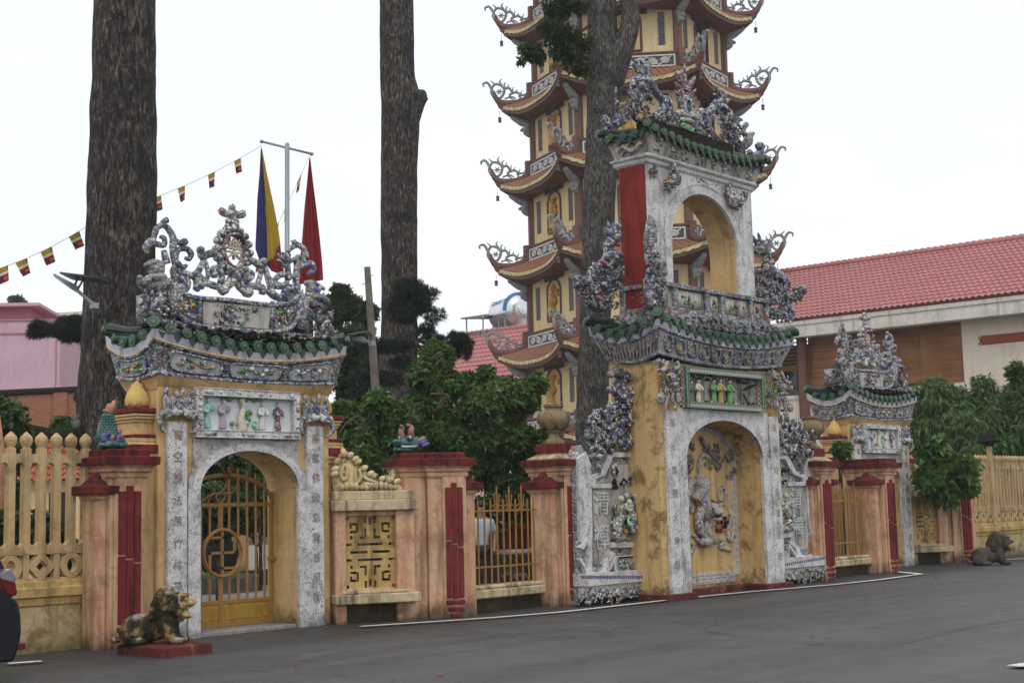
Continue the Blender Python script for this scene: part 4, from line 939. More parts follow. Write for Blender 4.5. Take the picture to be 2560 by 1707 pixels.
# ------------------------------------------------------------------ the tall middle gate
CX = 21.72
def Ca(u, v, Y): return W(1480+u/4.796, 140+v/4.796, Y)
def Cb(u, v, Y): return W(1420+u/3.8525, 460+v/3.8525, Y)
def Cc(u, v, Y): return W(1440+u/3.92, 740+v/3.92, Y)
def Cd(u, v, Y): return W(1420+u/2.45, 900+v/2.45, Y)
def Ce(u, v, Y): return W(1700+u/3.565, 1040+v/3.565, Y)
def tubes(mb, T, Y, lst, k=4, n=7):
    for pts, r in lst: mb.tube(smooth([T(p[0], p[1], p[2] if len(p) > 2 else Y) for p in pts], k), r, n)
def mirror(T, cx):
    def f(u, v, Y): q = T(u, v, Y); q.x = 2*cx-q.x; return q
    return f
def main_gate():
    root = thing('main_gate', (CX, 14.5, 0), 'tall two storey temple gate with red side wall, open upper arch and ridge dragons', 'gate')
    x0, x1 = 19.77, 23.72; xl, xr = 20.50, 23.0; zt = 4.06
    ar = arch_pts(xl, xr, 2.42, .66)
    mb = MB(); mb.prism([(x0, -.05), (xl, -.05)]+ar+[(xr, -.05), (x1, -.05), (x1, zt), (x0, zt)], 14.05, 14.75); mb.box(x0+.002, x1-.002, 14.75, 15.05, -.05, zt-.002)
    mb.build('wall', M['side_yellow'], root, bevel=.012)
    # niche back wall
    mb = MB(); mb.prism([(xl-.01, 0), (xr+.01, 0), (xr+.01, 3.1), (xl-.01, 3.1)], 14.60, 14.746); nb = mb.build('niche_wall', M['yellow'], root)
    # greek key border on the niche wall
    mb = MB(); o = arch_pts(xl+.005, xr-.005, 2.42, .655, 24); i_ = arch_pts(xl+.19, xr-.19, 2.40, .5, 24)
    mb.ring([(xl+.005, .28)]+o+[(xr-.005, .28)], [(xl+.19, .30)]+i_+[(xr-.19, .30)], 14.588, 14.60)
    mb.box(xl+.19, xr-.19, 14.589, 14.60, .16, .36); kb = mb
    mb = kb; mb.m = 1; N = 40
    for k in range(N):
        t = (k+.5)/N; f = t*24; j = int(f); w = f-j
        a = Vector((lerp(o[j][0], o[j+1][0], w), 14.584, lerp(o[j][1], o[j+1][1], w))); b = Vector((lerp(i_[j][0], i_[j+1][0], w), 14.584, lerp(i_[j][1], i_[j+1][1], w)))
        d = Vector((o[j+1][0]-o[j][0], 0, o[j+1][1]-o[j][1])).normalized()*.028
        m0, m1 = lerp(a, b, .25), lerp(a, b, .8); mb.tube([m0-d, m0+d, m0+d*.6, m1+d*.2, m1-d*.8], .009, 4)
    for k in range(16):
        for xx in (xl+.1, xr-.1): z = .5+k*.118; mb.box(xx-.06, xx+.06, 14.583, 14.59, z, z+.012)
    for r_ in range(3):
        for k in range(9): x = xl+.3+k*.22+(.1 if r_ % 2 else 0); mb.box(x-.07, x+.07, 14.582, 14.59, .185+r_*.06, .197+r_*.06)
    mb.build('niche_border', [M['greek'], M['key_line']], nb)
    tiger(nb)
    # red footings
    mb = MB(); mb.prismz([(19.72, 13.93), (20.62, 13.93), (20.62, 14.5), (19.72, 14.9)], -.03, .11); mb.prismz([(22.9, 13.93), (23.82, 13.93), (23.82, 14.9), (22.9, 14.5)], -.03, .11); mb.box(20.55, 22.95, 14.42, 14.6, -.03, .1)
    mb.build('footing', M['red_kerb'], root, bevel=.015)
    # pilasters + jambs + spandrel
    for xc, s in ((20.08, '慈光普照大地春'), (23.42, '法雨均沾眾生樂')):
        mb = MB(); mb.box(xc-.16, xc+.16, 13.975, 14.06, .1, 3.2); p = mb.build('couplet_pilaster', M['couplet'], root, bevel=.012)
        for i, ch in enumerate(s): text_obj('character', ch, .16, Matrix.Translation((xc, 13.974, 2.98-i*.4)) @ FACE, M['ink'], p, .005)
    ain = arch_pts(xl+.003, xr-.003, 2.42, .66, 24); aout = arch_pts(xl-.14, xr+.14, 2.42, .78, 24)
    mb = MB(); mb.prism([(20.27, 2.42), (20.27, 3.26), (23.23, 3.26), (23.23, 2.42)]+ain[::-1], 14.005, 14.055); mb.build('spandrel', M['couplet'], root)
    mb = MB(); mb.prism([(20.262, .1), (xl+.003, .1), (xl+.003, 2.42), (20.262, 2.42)], 13.99, 14.055); mb.prism([(xr-.003, .1), (23.238, .1), (23.238, 2.42), (xr-.003, 2.42)], 13.99, 14.055)
    n = len(ain); mb.add([(p[0], 13.985, p[1]) for p in ain]+[(p[0], 13.985, p[1]) for p in aout]+[(p[0], 14.04, p[1]) for p in ain]+[(p[0], 14.04, p[1]) for p in aout],
        [(i+1, i, n+i, n+i+1) for i in range(n-1)]+[(n+i, n+i+1, 3*n+i+1, 3*n+i) for i in range(n-1)][::-1]+[(i, i+1, 2*n+i+1, 2*n+i) for i in range(n-1)])
    mb.build('arch_trim', M['couplet'], root)
    # story panel
    px0, px1, pz0, pz1 = 20.44, 22.99, 3.27, 3.98; t = .1
    mb = MB(); mb.box(px0, px1, 13.90, 14.05, pz1-t, pz1); mb.box(px0, px1, 13.90, 14.05, pz0, pz0+t); mb.box(px0, px0+t*.7, 13.905, 14.05, pz0+t, pz1-t); mb.box(px1-t*.7, px1, 13.905, 14.05, pz0+t, pz1-t)
    f = mb.build('story_frame', M['border_tile'], root)
    mb = MB()
    for a, b in ((pz1-.018, pz1+.004), (pz1-t-.004, pz1-t+.02), (pz0-.004, pz0+.018), (pz0+t-.02, pz0+t+.004)): mb.box(px0-.01, px1+.01, 13.885, 13.93, a, b)
    for a in (px0-.012, px0+t*.7-.01, px1-t*.7-.01, px1-.012): mb.box(a, a+.022, 13.888, 13.93, pz0, pz1)
    mb.build('frame_edge', M['frame_teal'], f)
    mb = MB(); mb.box(px0, px1, 14.02, 14.045, pz0, pz1); b = mb.build('story_panel', M['panel_soot'], root)
    mb = MB(); mats = [M['fig_green'], M['cream_fig'], M['fig_ochre'], M['mosaic_multi'], M['moss'], M['leafgreen_c'], M['stone_grey']]
    zb = pz0+.1
    for u, rb, h in ((1130, 6, .38), (1200, 1, .42), (1350, 0, .44), (1415, 2, .47), (1505, 0, .46)): figurine(mb, (Cc(u, 1000, 13.97).x, 13.97, zb), h, rb, 1, .02, .9, 1, 4)
    rng = random.Random(5)
    for i in range(26): mb.m = rng.choice([3, 4, 6, 1]); mb.blob((rng.uniform(px0+.12, px1-.2), 13.98, zb+rng.uniform(0, .05)), (.06, .03, .035), None, 6, 4)
    for i in range(22): mb.m = rng.choice([5, 0, 4]); mb.blob((Cc(1330+rng.uniform(-190, 60), 780, 13.99).x, 13.99, pz1-.14+rng.uniform(-.05, .03)), (.05, .025, .022), (0, rng.uniform(-.5, .5), 0), 6, 4)
    for i in range(10): mb.m = 4; mb.blob((Cc(1610+rng.uniform(-50, 60), 810, 13.99).x, 13.99, pz1-.17+rng.uniform(-.03, .03)), (.05, .02, .018), None, 6, 4)
    mb.m = 6; mb.tube(smooth([Cc(1790, 1130, 13.93), Cc(1700, 1050, 13.95), Cc(1640, 960, 13.97)]), [.02, .035, .02], 6); mb.m = 4; mb.tube(smooth([Cc(1640, 920, 13.98), Cc(1700, 890, 13.97), Cc(1760, 870, 13.98)]), [.012, .03, .012], 6)
    mb.build('story_figures', mats, b, True)
    # dragon head capitals
    for sg in (0, 1):
        T = Cc if not sg else mirror(Cc, CX+.03); mb = MB(); rng = random.Random(3+sg)
        clutter(mb, [(790, 620), (960, 610), (1030, 760), (1040, 960), (1010, 1050), (900, 960), (840, 1030), (800, 990), (850, 880), (790, 760)], 13.96, .05, 95, .036, rng, T, (0, 0, 1, 1, 2))
        tubes(mb, T, 13.88, [([(900, 640), (880, 700), (840, 730), (800, 720)], [.03, .04, .04, .02]), ([(990, 640), (1000, 690), (960, 720)], [.03, .04, .03]), ([(880, 900), (900, 980), (880, 1060), (880, 1110)], [.03, .03, .025, .02]), ([(950, 920), (940, 1000), (970, 1060), (965, 1110)], [.03, .03, .025, .02])])
        mb.m = 0; mb.blob(T(930, 800, 13.86), (.11, .1, .09)); mb.blob(T(960, 870, 13.82), (.1, .09, .05)); mb.m = 1; mb.blob(T(915, 790, 13.77), .045); mb.blob(T(830, 1000, 13.88), (.09, .06, .1)); mb.blob(T(1000, 1000, 13.88), (.07, .06, .1))
        mb.m = 3; mb.blob(T(915, 790, 13.735), .024)
        for j in range(6): mb.m = 1; mb.petal(T(870+j*26, 900, 13.86), T(880+j*28, 950, 13.84), .016)
        mb.build('capital', [M['mosaic_fine'], M['mosaic_tiger'], M['leafgreen_c'], M['moss']], root, True)
    # first roof
    cy = 14.52
    fo, P = flared_frieze(root, CX, cy, (2.0, .56, 4.06), (2.22, .72, 4.39), (M['panel_grey'], M['mosaic_blue']), .12, .2)
    mb = MB(); rng = random.Random(9)
    for i in range(11):                    # blue ringed ochre dragon coils and cloud bands
        s_ = -.86+i*.17; mb.m = i % 3 == 0
        pts = [P(0, s_+.055*math.cos(a), .5+.32*math.sin(a), .012) for a in [2*math.pi*k/14 for k in range(15)]]; mb.m = 0; mb.tube(pts, .022, 5, cap=False)
        if i % 2: mb.m = 1; mb.blob(P(0, s_, .5, .0), (.06, .02, .08), None, 8, 6)
        mb.m = 0; mb.tube(smooth([P(0, s_+.05, .2, .012), P(0, s_+.1, .5, .012), P(0, s_+.09, .85, .012)]), .018, 5)
    for i in range(16): s_ = -.9+i*.12; mb.m = 2; mb.tube([P(3, s_, .15, .01), P(3, s_+.09, .9, .01)], .014, 4)
    mb.build('frieze_pattern', [M['mosaic_blue'], M['side_yellow'], M['mosaic_pink']], fo, True)
    mb = MB(); band(mb, [edge_loop(CX, cy, 2.21, .71, 4.38, .2), edge_loop(CX, cy, 2.235, .735, 4.42, .21), edge_loop(CX, cy, 2.25, .75, 4.5, .23), edge_loop(CX, cy, 1.9, .5, 4.46, .2)]); mb.build('eave_band', M['soffit'], root, 30)
    tile_roof(root, CX, cy, 2.25, .745, 4.55, .26, 1.8, .5, 4.78, step=.25, r=.06)
    mb = MB(); mb.box(CX-1.86, CX+1.86, 13.9, 15.0, 4.7, 4.93); rng = random.Random(4)
    for i in range(120): mb.blob((rng.uniform(CX-1.9, CX+1.9), 13.88, 4.8+rng.uniform(-.1, .1)), (rng.uniform(.02, .06), .03, rng.uniform(.015, .04)), None, 6, 4)
    mb.build('roof_curb', M['mosaic_dark'], root)
    # balcony parapet
    bx0, bx1, by0, by1 = 19.97, 23.47, 13.98, 14.95
    mb = MB(); mb.box(bx0, bx1, by0, by1, 4.9, 5.02); mb.box(bx0, bx1, by0, by0+.14, 5.36, 5.44); mb.box(bx0, bx0+.14, by0+.14, by1, 5.36, 5.44); mb.box(bx1-.14, bx1, by0+.14, by1, 5.36, 5.44)
    for x in (bx0+.02, bx0+.34, bx0+1.32, bx0+1.85, bx0+2.8, bx1-.14): mb.box(x, x+.12, by0+.01, by0+.13, 5.02, 5.36)
    mb.box(bx0+.01, bx0+.13, by0+.13, by0+.25, 5.02, 5.36); mb.box(bx0+.01, bx0+.13, by1-.14, by1, 5.02, 5.36)
    bal = mb.build('balcony', M['mosaic_dark'], root, bevel=.008)
    mb = MB(); mb.box(bx0+.1, bx1-.1, by0+.07, by0+.09, 5.02, 5.36); mb.box(bx0+.07, bx0+.09, by0+.2, by1-.1, 5.02, 5.36); mb.build('balcony_panel', M['panel_soot'], bal)
    mb = MB(); rng = random.Random(6); mats = [M['flower_panel'], M['pot_red'], M['ceramic_pink'], M['leafgreen_c'], M['fig_aqua'], M['letter_blue']]
    for x, w in ((bx0+.83, .4), (bx0+1.65, .12), (bx0+2.35, .36), (bx0+3.12, .1)):
        mb.m = 0; mb.box(x-w, x+w, by0+.055, by0+.071, 5.05, 5.33)
        for i in range(int(22*w)+6): mb.m = rng.choice([1, 1, 2, 3, 3, 4] if w > .11 else [5, 4, 1]); mb.blob((x+rng.gauss(0, w*.33), by0+.05, 5.19+rng.gauss(0, .05)), (rng.uniform(.02, .04), .018, rng.uniform(.015, .035)), (0, rng.uniform(-1, 1), 0), 7, 5)
        mb.m = 1; mb.blob((x, by0+.045, 5.21), (.05, .025, .045))
    mb.m = 0; mb.box(bx0+.055, bx0+.071, by0+.28, by1-.18, 5.05, 5.33)
    for i in range(14): mb.m = rng.choice([1, 2, 2, 3]); mb.blob((bx0+.05, (by0+by1)/2+rng.gauss(0, .1), 5.2+rng.gauss(0, .05)), (.018, .035, .03), None, 7, 5)
    for h_ in halves(mb, [bx0+.2, bx0+1.35, bx0+1.85, bx0+2.85]): h_.build('flower_panel', mats, bal, True)
    # upper storey
    ux0, ux1, uy0, uy1 = 20.02, 23.42, 14.3, 14.9; ul, ur = 20.66, 22.86
    ua = arch_pts(ul, ur, 6.28, .98)
    mb = MB(); mb.prism([(ux0, 4.9), (ul, 4.9)]+ua+[(ur, 4.9), (ux1, 4.9), (ux1, 7.66), (ux0, 7.66)], uy0, uy1); w = mb.build('upper_wall', M['yellow'], root, bevel=.01)
    mb = MB(); mb.box(ux0-.012, ux0, uy0+.02, uy1-.02, 4.95, 7.6); mb.build('red_side', M['red_wall'], w)
    ai = arch_pts(ul, ur, 6.28, .98, 30); ao = arch_pts(ul-.2, ur+.2, 6.28, 1.16, 30)
    mb = MB(); mb.prism([(ux0-.006, 4.92), (ul, 4.92)]+ai+[(ur, 4.92), (ux1+.006, 4.92), (ux1+.006, 7.64), (ux0-.006, 7.64)], uy0-.03, uy0+.012)
    for x in (ux0+.17, ux1-.17): mb.box(x-.17, x-.15, uy0-.045, uy0-.03, 5.4, 7.6); mb.box(x+.14, x+.16, uy0-.045, uy0-.03, 5.4, 7.6)
    mb.build('upper_face', M['couplet'], w)
    mb = MB(); mb.ring([(ul-.2, 5.3)]+ao+[(ur+.2, 5.3)], [(ul, 5.3)]+ai+[(ur, 5.3)], uy0-.06, uy0-.03); mb.tube([(p[0], uy0-.055, p[1]) for p in ao], .02, 5); mb.build('upper_arch_trim', M['couplet'], w)
    mb = MB(); rng = random.Random(12)
    for T, poly in ((Cb, None),):
        pass
    def Ub(u, v, Y): return W(1400+u/2.239, 120+v/2.239, Y)
    clutter(mb, [(640, 690), (675, 720), (650, 770), (600, 800), (585, 760)], 14.2, .07, 60, .04, rng, Ub, (0, 1, 2, 3, 3)); mb.m = 1
    mb.tube(smooth([Ub(600, 760, 14.15), Ub(640, 740, 14.12), Ub(650, 690, 14.12), Ub(630, 660, 14.14), Ub(665, 650, 14.16)]), [.07, .09, .06, .05, .03], 8)
    clutter(mb, [(925, 800), (980, 810), (990, 860), (1030, 870), (980, 905), (945, 860)], 14.2, .07, 60, .04, rng, Ub, (0, 2, 2, 3, 4))
    mb.m = 1; mb.tube(smooth([Ub(970, 890, 14.1), Ub(960, 830, 14.12), Ub(940, 780, 14.15), Ub(960, 760, 14.18)]), [.07, .09, .06, .03], 8)
    clutter(mb, [(500, 660), (550, 660), (550, 720), (505, 720)], 14.25, .02, 16, .035, rng, Ub, (1, 3), kinds=(0, 1)); clutter(mb, [(1010, 810), (1045, 800), (1050, 850), (1015, 860)], 14.25, .02, 14, .035, rng, Ub, (1, 3), kinds=(0, 1))
    clutter(mb, [(750, 700), (920, 740), (920, 790), (760, 750)], 14.265, .006, 40, .02, rng, Ub, (5, 6, 6), kinds=(0,))
    for h_, nm in zip(halves(mb, [20.55, 21.35, 22.3, 23.0]), ('corner_flower', 'carved_beast', 'inscription_pattern', 'carved_beast', 'corner_flower')): h_.build(nm, [M['mosaic_blue'], M['mosaic_multi'], M['mosaic_dark'], M['mosaic_multi'], M['orange'], M['ceramic_pink'], M['cream_fig']], w, True)
    # upper cornice, frieze, roof
    cy2 = 14.56
    mb = MB(); mb.loop([(ux0, uy0-.02), (ux1, uy0-.02), (ux1, uy1+.02), (ux0, uy1+.02)], [(0, 7.56), (.05, 7.6), (.06, 7.66), (.1, 7.68), (.1, 7.71), (0, 7.73)]); mb.build('cornice', M['couplet'], root)
    fo, P = flared_frieze(root, CX, cy2, (1.77, .36, 7.71), (1.91, .46, 8.0), (M['panel_grey'], M['couplet']), .0, .14, n=14)
    mb = MB(); rng = random.Random(31)
    for i in range(8):
        s_ = -.84+i*.24; 
        for k in range(12): mb.m = rng.choice([0, 1, 1, 2]); mb.blob(P(0, s_+rng.uniform(-.075, .075), rng.uniform(.2, .8), .01), (rng.uniform(.02, .05), .015, rng.uniform(.012, .03)), (0, rng.uniform(-1, 1), 0), 6, 4)
    for i in range(20): mb.m = rng.choice([0, 2, 3, 3]); mb.blob(P(3, rng.uniform(-.6, .6), rng.uniform(.2, .75), .01), (.02, .06, .035), (rng.uniform(-1, 1), 0, 0), 6, 4)
    mb.m = 3; mb.tube(smooth([P(3, -.6, .4, .02), P(3, -.2, .7, .03), P(3, .2, .35, .03), P(3, .7, .6, .02)]), .04, 6)
    mb.build('frieze_pattern', [M['mosaic_dark'], M['couplet'], M['fig_green'], M['cream_fig']], fo, True)
    mb = MB(); mb.box(CX-1.78, CX+1.78, cy2-.36, cy2+.36, 7.7, 8.1); mb.build('roof_core', M['panel_grey'], root)
    mb = MB(); band(mb, [edge_loop(CX, cy2, 1.9, .455, 7.99, .14), edge_loop(CX, cy2, 1.93, .48, 8.03, .15), edge_loop(CX, cy2, 1.7, .3, 8.04, .14)]); mb.build('eave_band', M['couplet'], root, 30)
    tile_roof(root, CX, cy2, 1.95, .5, 8.04, .15, 1.35, .12, 8.24, step=.235, r=.055)
    mb = MB(); mb.box(CX-1.42, CX+1.42, cy2-.13, cy2+.13, 8.2, 8.5); mb.build('ridge_wall', M['moss'], root, bevel=.02)
    ridge_dragons(root); balcony_dragons(root)
    return root

def tiger(par):
    Y = 14.55; T = Ce
    mb = MB(); mb.m = 0
    # crouching body going down the wall: rump, belly, chest, head, legs, tail
    tubes(mb, T, Y, [([(150, 560), (180, 590), (190, 640), (180, 720), (210, 820), (240, 900)], [.1, .17, .17, .14, .17, .14])], n=12)
    tubes(mb, T, Y-.03, [([(110, 570), (90, 600), (70, 650), (68, 710)], [.08, .07, .06, .07]), ([(190, 700), (140, 730), (130, 745)], [.08, .09, .08]), ([(180, 830), (165, 920), (180, 1020), (230, 1080), (290, 1100)], [.1, .09, .08, .07, .06]),
        ([(250, 950), (240, 1030), (290, 1090), (320, 1120)], [.1, .09, .08, .06])], n=9)
    mb.blob(T(300, 840, Y-.14), (.17, .15, .14), None, 12, 8); mb.blob(T(340, 855, Y-.24), (.13, .1, .08), None, 10, 7); mb.blob(T(335, 915, Y-.22), (.11, .09, .05), None, 10, 7)
    mb.blob(T(255, 790, Y-.14), (.05, .04, .06)); mb.blob(T(230, 1120, Y-.05), (.2, .1, .09)); mb.m = 1; mb.blob(T(345, 885, Y-.28), (.08, .05, .028)); mb.m = 2
    for j in range(9): mb.petal(T(190+j*22, 800-abs(j-4)*12, Y-.08), T(180+j*24, 765-(4-abs(j-4))*10, Y-.1), .03)
    mb.blob(T(300, 825, Y-.27), .035); mb.build('tiger_relief', [M['mosaic_tiger'], M['moss'], M['mosaic_pink']], par, True)
    mb = MB()
    tubes(mb, T, Y+.03, [([(345, 780), (350, 690), (375, 630), (405, 660), (405, 740), (395, 800)], [.022, .03, .035, .035, .03, .022]), ([(440, 880), (450, 830), (455, 900), (430, 1000), (430, 1080), (455, 1110), (470, 1040), (490, 1080)], [.03, .03, .04, .045, .045, .04, .03, .012]),
        ([(340, 1100), (400, 1110), (350, 1160), (400, 1180), (450, 1190)], [.03, .035, .04, .04, .045]), ([(70, 1060), (120, 1060), (170, 1120), (230, 1150)], [.03, .04, .05, .06]), ([(75, 1130), (120, 1140), (110, 1200), (75, 1220)], [.03, .035, .04, .035]),
        ([(80, 720), (85, 820), (110, 850), (120, 800)], [.025, .03, .03, .02]), ([(250, 660), (275, 620), (295, 595)], [.03, .02, .015]), ([(170, 520), (170, 420), (200, 345), (240, 370)], [.04, .05, .05, .04])])
    mb.build('tail_scroll', M['mosaic_tiger'], par, True)
    mb = MB(); rng = random.Random(2)
    for poly, n in (([(180, 180), (260, 250), (290, 340), (220, 330), (185, 260)], 18), ([(300, 240), (360, 250), (350, 320), (300, 310)], 14), ([(380, 300), (470, 320), (470, 400), (390, 420)], 24), ([(220, 430), (300, 350), (390, 440), (300, 490)], 30), ([(410, 520), (490, 470), (500, 550), (460, 560)], 12), ([(50, 350), (120, 350), (130, 420), (80, 520), (50, 510)], 26), ([(85, 240), (125, 240), (125, 300), (85, 300)], 10), ([(230, 270), (330, 330), (380, 400), (280, 380)], 24)):
        clutter(mb, poly, Y+.03, .012, n, .034, rng, T, (0, 0, 1), kinds=(0, 2, 2))
    mb.m = 1; mb.petal(T(245, 300, Y), T(178, 175, Y+.02), .075, .05)
    mb.build('cloud_relief', [M['mosaic_cloud'], M['mosaic_cloud']], par, True)
    mb = MB(); rng = random.Random(3)
    for i in range(11): c = T(350+(i % 3)*32+rng.uniform(-8, 8), 910+(i//3)*36, 14.585); mb.m = i % 2; mb.box(c.x-.09, c.x+.09, 14.57, 14.6, c.z-.035, c.z+.035)
    mb.build('brick_patch', [M['brick'], M['red_kerb']], par)

def ridge_dragons(root):
    Y = 14.55
    def dragon(T, s=1):
        mb = MB(); rng = random.Random(17); mb.m = 0
        tubes(mb, T, Y, [([(700, 740), (780, 700), (860, 620), (850, 540), (900, 540), (930, 620), (900, 720), (950, 800)], [.05, .07, .09, .09, .08, .08, .07, .05]),
            ([(930, 640), (980, 740), (1030, 800)], [.07, .06, .03]), ([(840, 520), (780, 460), (740, 390), (700, 330), (650, 290), (560, 280), (500, 310), (490, 370)], [.08, .075, .075, .08, .09, .085, .07, .05]),
            ([(660, 290), (640, 220), (610, 200), (590, 180)], [.09, .085, .08, .08]), ([(560, 180), (510, 130), (480, 100)], [.05, .035, .015]), ([(570, 150), (540, 90), (510, 40)], [.045, .035, .012]), ([(620, 130), (590, 80), (570, 50)], [.04, .03, .012]), ([(600, 180), (550, 190), (500, 120)], [.05, .04, .02]),
            ([(620, 170), (670, 110), (700, 110)], [.085, .075, .04]), ([(640, 200), (680, 180), (700, 200)], [.06, .045, .02]), ([(600, 400), (560, 480), (520, 560), (600, 620)], [.11, .12, .11, .1]), ([(560, 450), (460, 480), (430, 400)], [.06, .05, .03]), ([(660, 400), (710, 330), (715, 280)], [.05, .05, .02]),
            ([(520, 600), (450, 650), (400, 700), (340, 790), (280, 830)], [.09, .08, .08, .08, .06]), ([(480, 700), (540, 760), (590, 780)], [.07, .06, .04]), ([(400, 570), (340, 600), (300, 560), (285, 480), (288, 380)], [.04, .05, .04, .03, .02]), ([(240, 840), (200, 830), (170, 790), (150, 760)], [.06, .07, .08, .08])], n=9)
        mb.m = 1; clutter(mb, [(480, 400), (680, 380), (720, 560), (660, 700), (480, 680), (430, 560)], Y-.08, .08, 90, .042, rng, T, (2, 2, 3, 1, 0), kinds=(0, 1, 2))
        clutter(mb, [(110, 740), (200, 720), (230, 860), (150, 870)], Y-.03, .06, 26, .045, rng, T, (0, 1)); clutter(mb, [(250, 740), (440, 640), (460, 800), (260, 840)], Y, .1, 50, .04, rng, T, (0, 2, 3))
        clutter(mb, [(720, 700), (1020, 740), (1040, 850), (900, 830), (720, 760)], Y-.06, .05, 50, .036, rng, T, (0, 0, 1), kinds=(2, 0)); mb.m = 1
        for j in range(8): mb.petal(T(640+j*28, 320+j*30, Y), T(690+j*28, 280+j*34, Y), .025, .02)
        for j in range(6): mb.blob(T(560+j*25, 290-(2.5-abs(j-2.5))*6, Y-.07), .045)
        mb.blob(T(600, 350, Y-.1), .07)
        return mb
    mats = [M['mosaic_dragon'], M['mosaic'], M['mosaic_dark'], M['mosaic_multi']]
    dragon(Ca).build('ridge_dragon', mats, root, True)
    dragon(mirror(Ca, CX-.06)).build('ridge_dragon', mats, root, True)
    # flaming pearl
    mb = MB(); c = Ca(1130, 620, Y-.02); mb.m = 1
    for k, (n, r0, ln, zz) in enumerate(((9, .15, .2, .0), (7, .12, .3, .08), (5, .08, .36, .18), (3, .04, .5, .28))):
        for j in range(n):
            a = math.pi*(j+.5)/n*1.0; d = Vector((math.cos(a)*.8, 0, abs(math.sin(a))*1.0+.3)).normalized(); b0 = c+Vector((math.cos(a)*r0, .0, zz+abs(math.sin(a))*.08)); mb.m = 1 if k else 2; mb.petal(b0, b0+d*ln, .045, .03)
    mb.m = 1; tubes(mb, Ca, Y, [([(1090, 420), (1100, 320), (1085, 250), (1075, 180)], [.09, .08, .06, .01])])
    mb.m = 0; mb.tube([(c.x+.105*math.cos(2*math.pi*i/20), c.y-.05, c.z+.15*math.sin(2*math.pi*i/20)) for i in range(22)], .03, 6, cap=False)
    for j in range(14): a = 2*math.pi*j/14; mb.blob((c.x+.15*math.cos(a), c.y-.02, c.z+.2*math.sin(a)), .04, None, 7, 5)
    mb.m = 4; mb.blob((c.x, c.y-.01, c.z), (.09, .06, .13)); mb.m = 3
    for u, v in ((1100, 835), (1180, 870)): mb.tube(smooth([Ca(*q, Y-.14) for q in spiral((u, v), 38, 1.2, 0)], 1), .025, 6)
    mb.m = 0; tubes(mb, Ca, Y-.06, [([(1010, 700), (1060, 680), (1130, 730), (1200, 720), (1250, 760)], [.05, .06, .06, .06, .04]), ([(1050, 770), (1130, 770), (1210, 800)], [.05, .06, .05])])
    mb.build('flaming_pearl', [M['mosaic_white'], M['mosaic_pink'], M['mosaic_blue'], M['leafgreen_c'], M['glass_dark']], root, True)
    # tail scrolls beyond the ridge end and corner shells
    mb = MB(); mb.m = 0
    tubes(mb, Ca, 14.6, [([(1690, 1010), (1720, 1080), (1800, 1090), (1870, 1030), (1890, 960), (1940, 930)], [.07, .09, .1, .1, .08, .03]), ([(1710, 960), (1700, 880), (1715, 780)], [.05, .05, .03]), ([(1760, 960), (1740, 900), (1700, 870)], [.06, .05, .02]), ([(1840, 960), (1810, 890), (1850, 820)], [.06, .05, .06]), ([(1760, 1050), (1720, 980)], [.05, .03])], n=8)
    mb.build('ridge_tail', M['mosaic_dark'], root, True)
    mb = MB(); tubes(mb, Ca, 14.4, [([(1880, 1140), (1930, 1190), (2000, 1170), (2020, 1110), (1990, 1080), (2030, 1070), (2060, 1100)], [.05, .06, .07, .08, .07, .06, .04])], n=8); mb.build('corner_shell', M['mosaic_blue'], root, True)

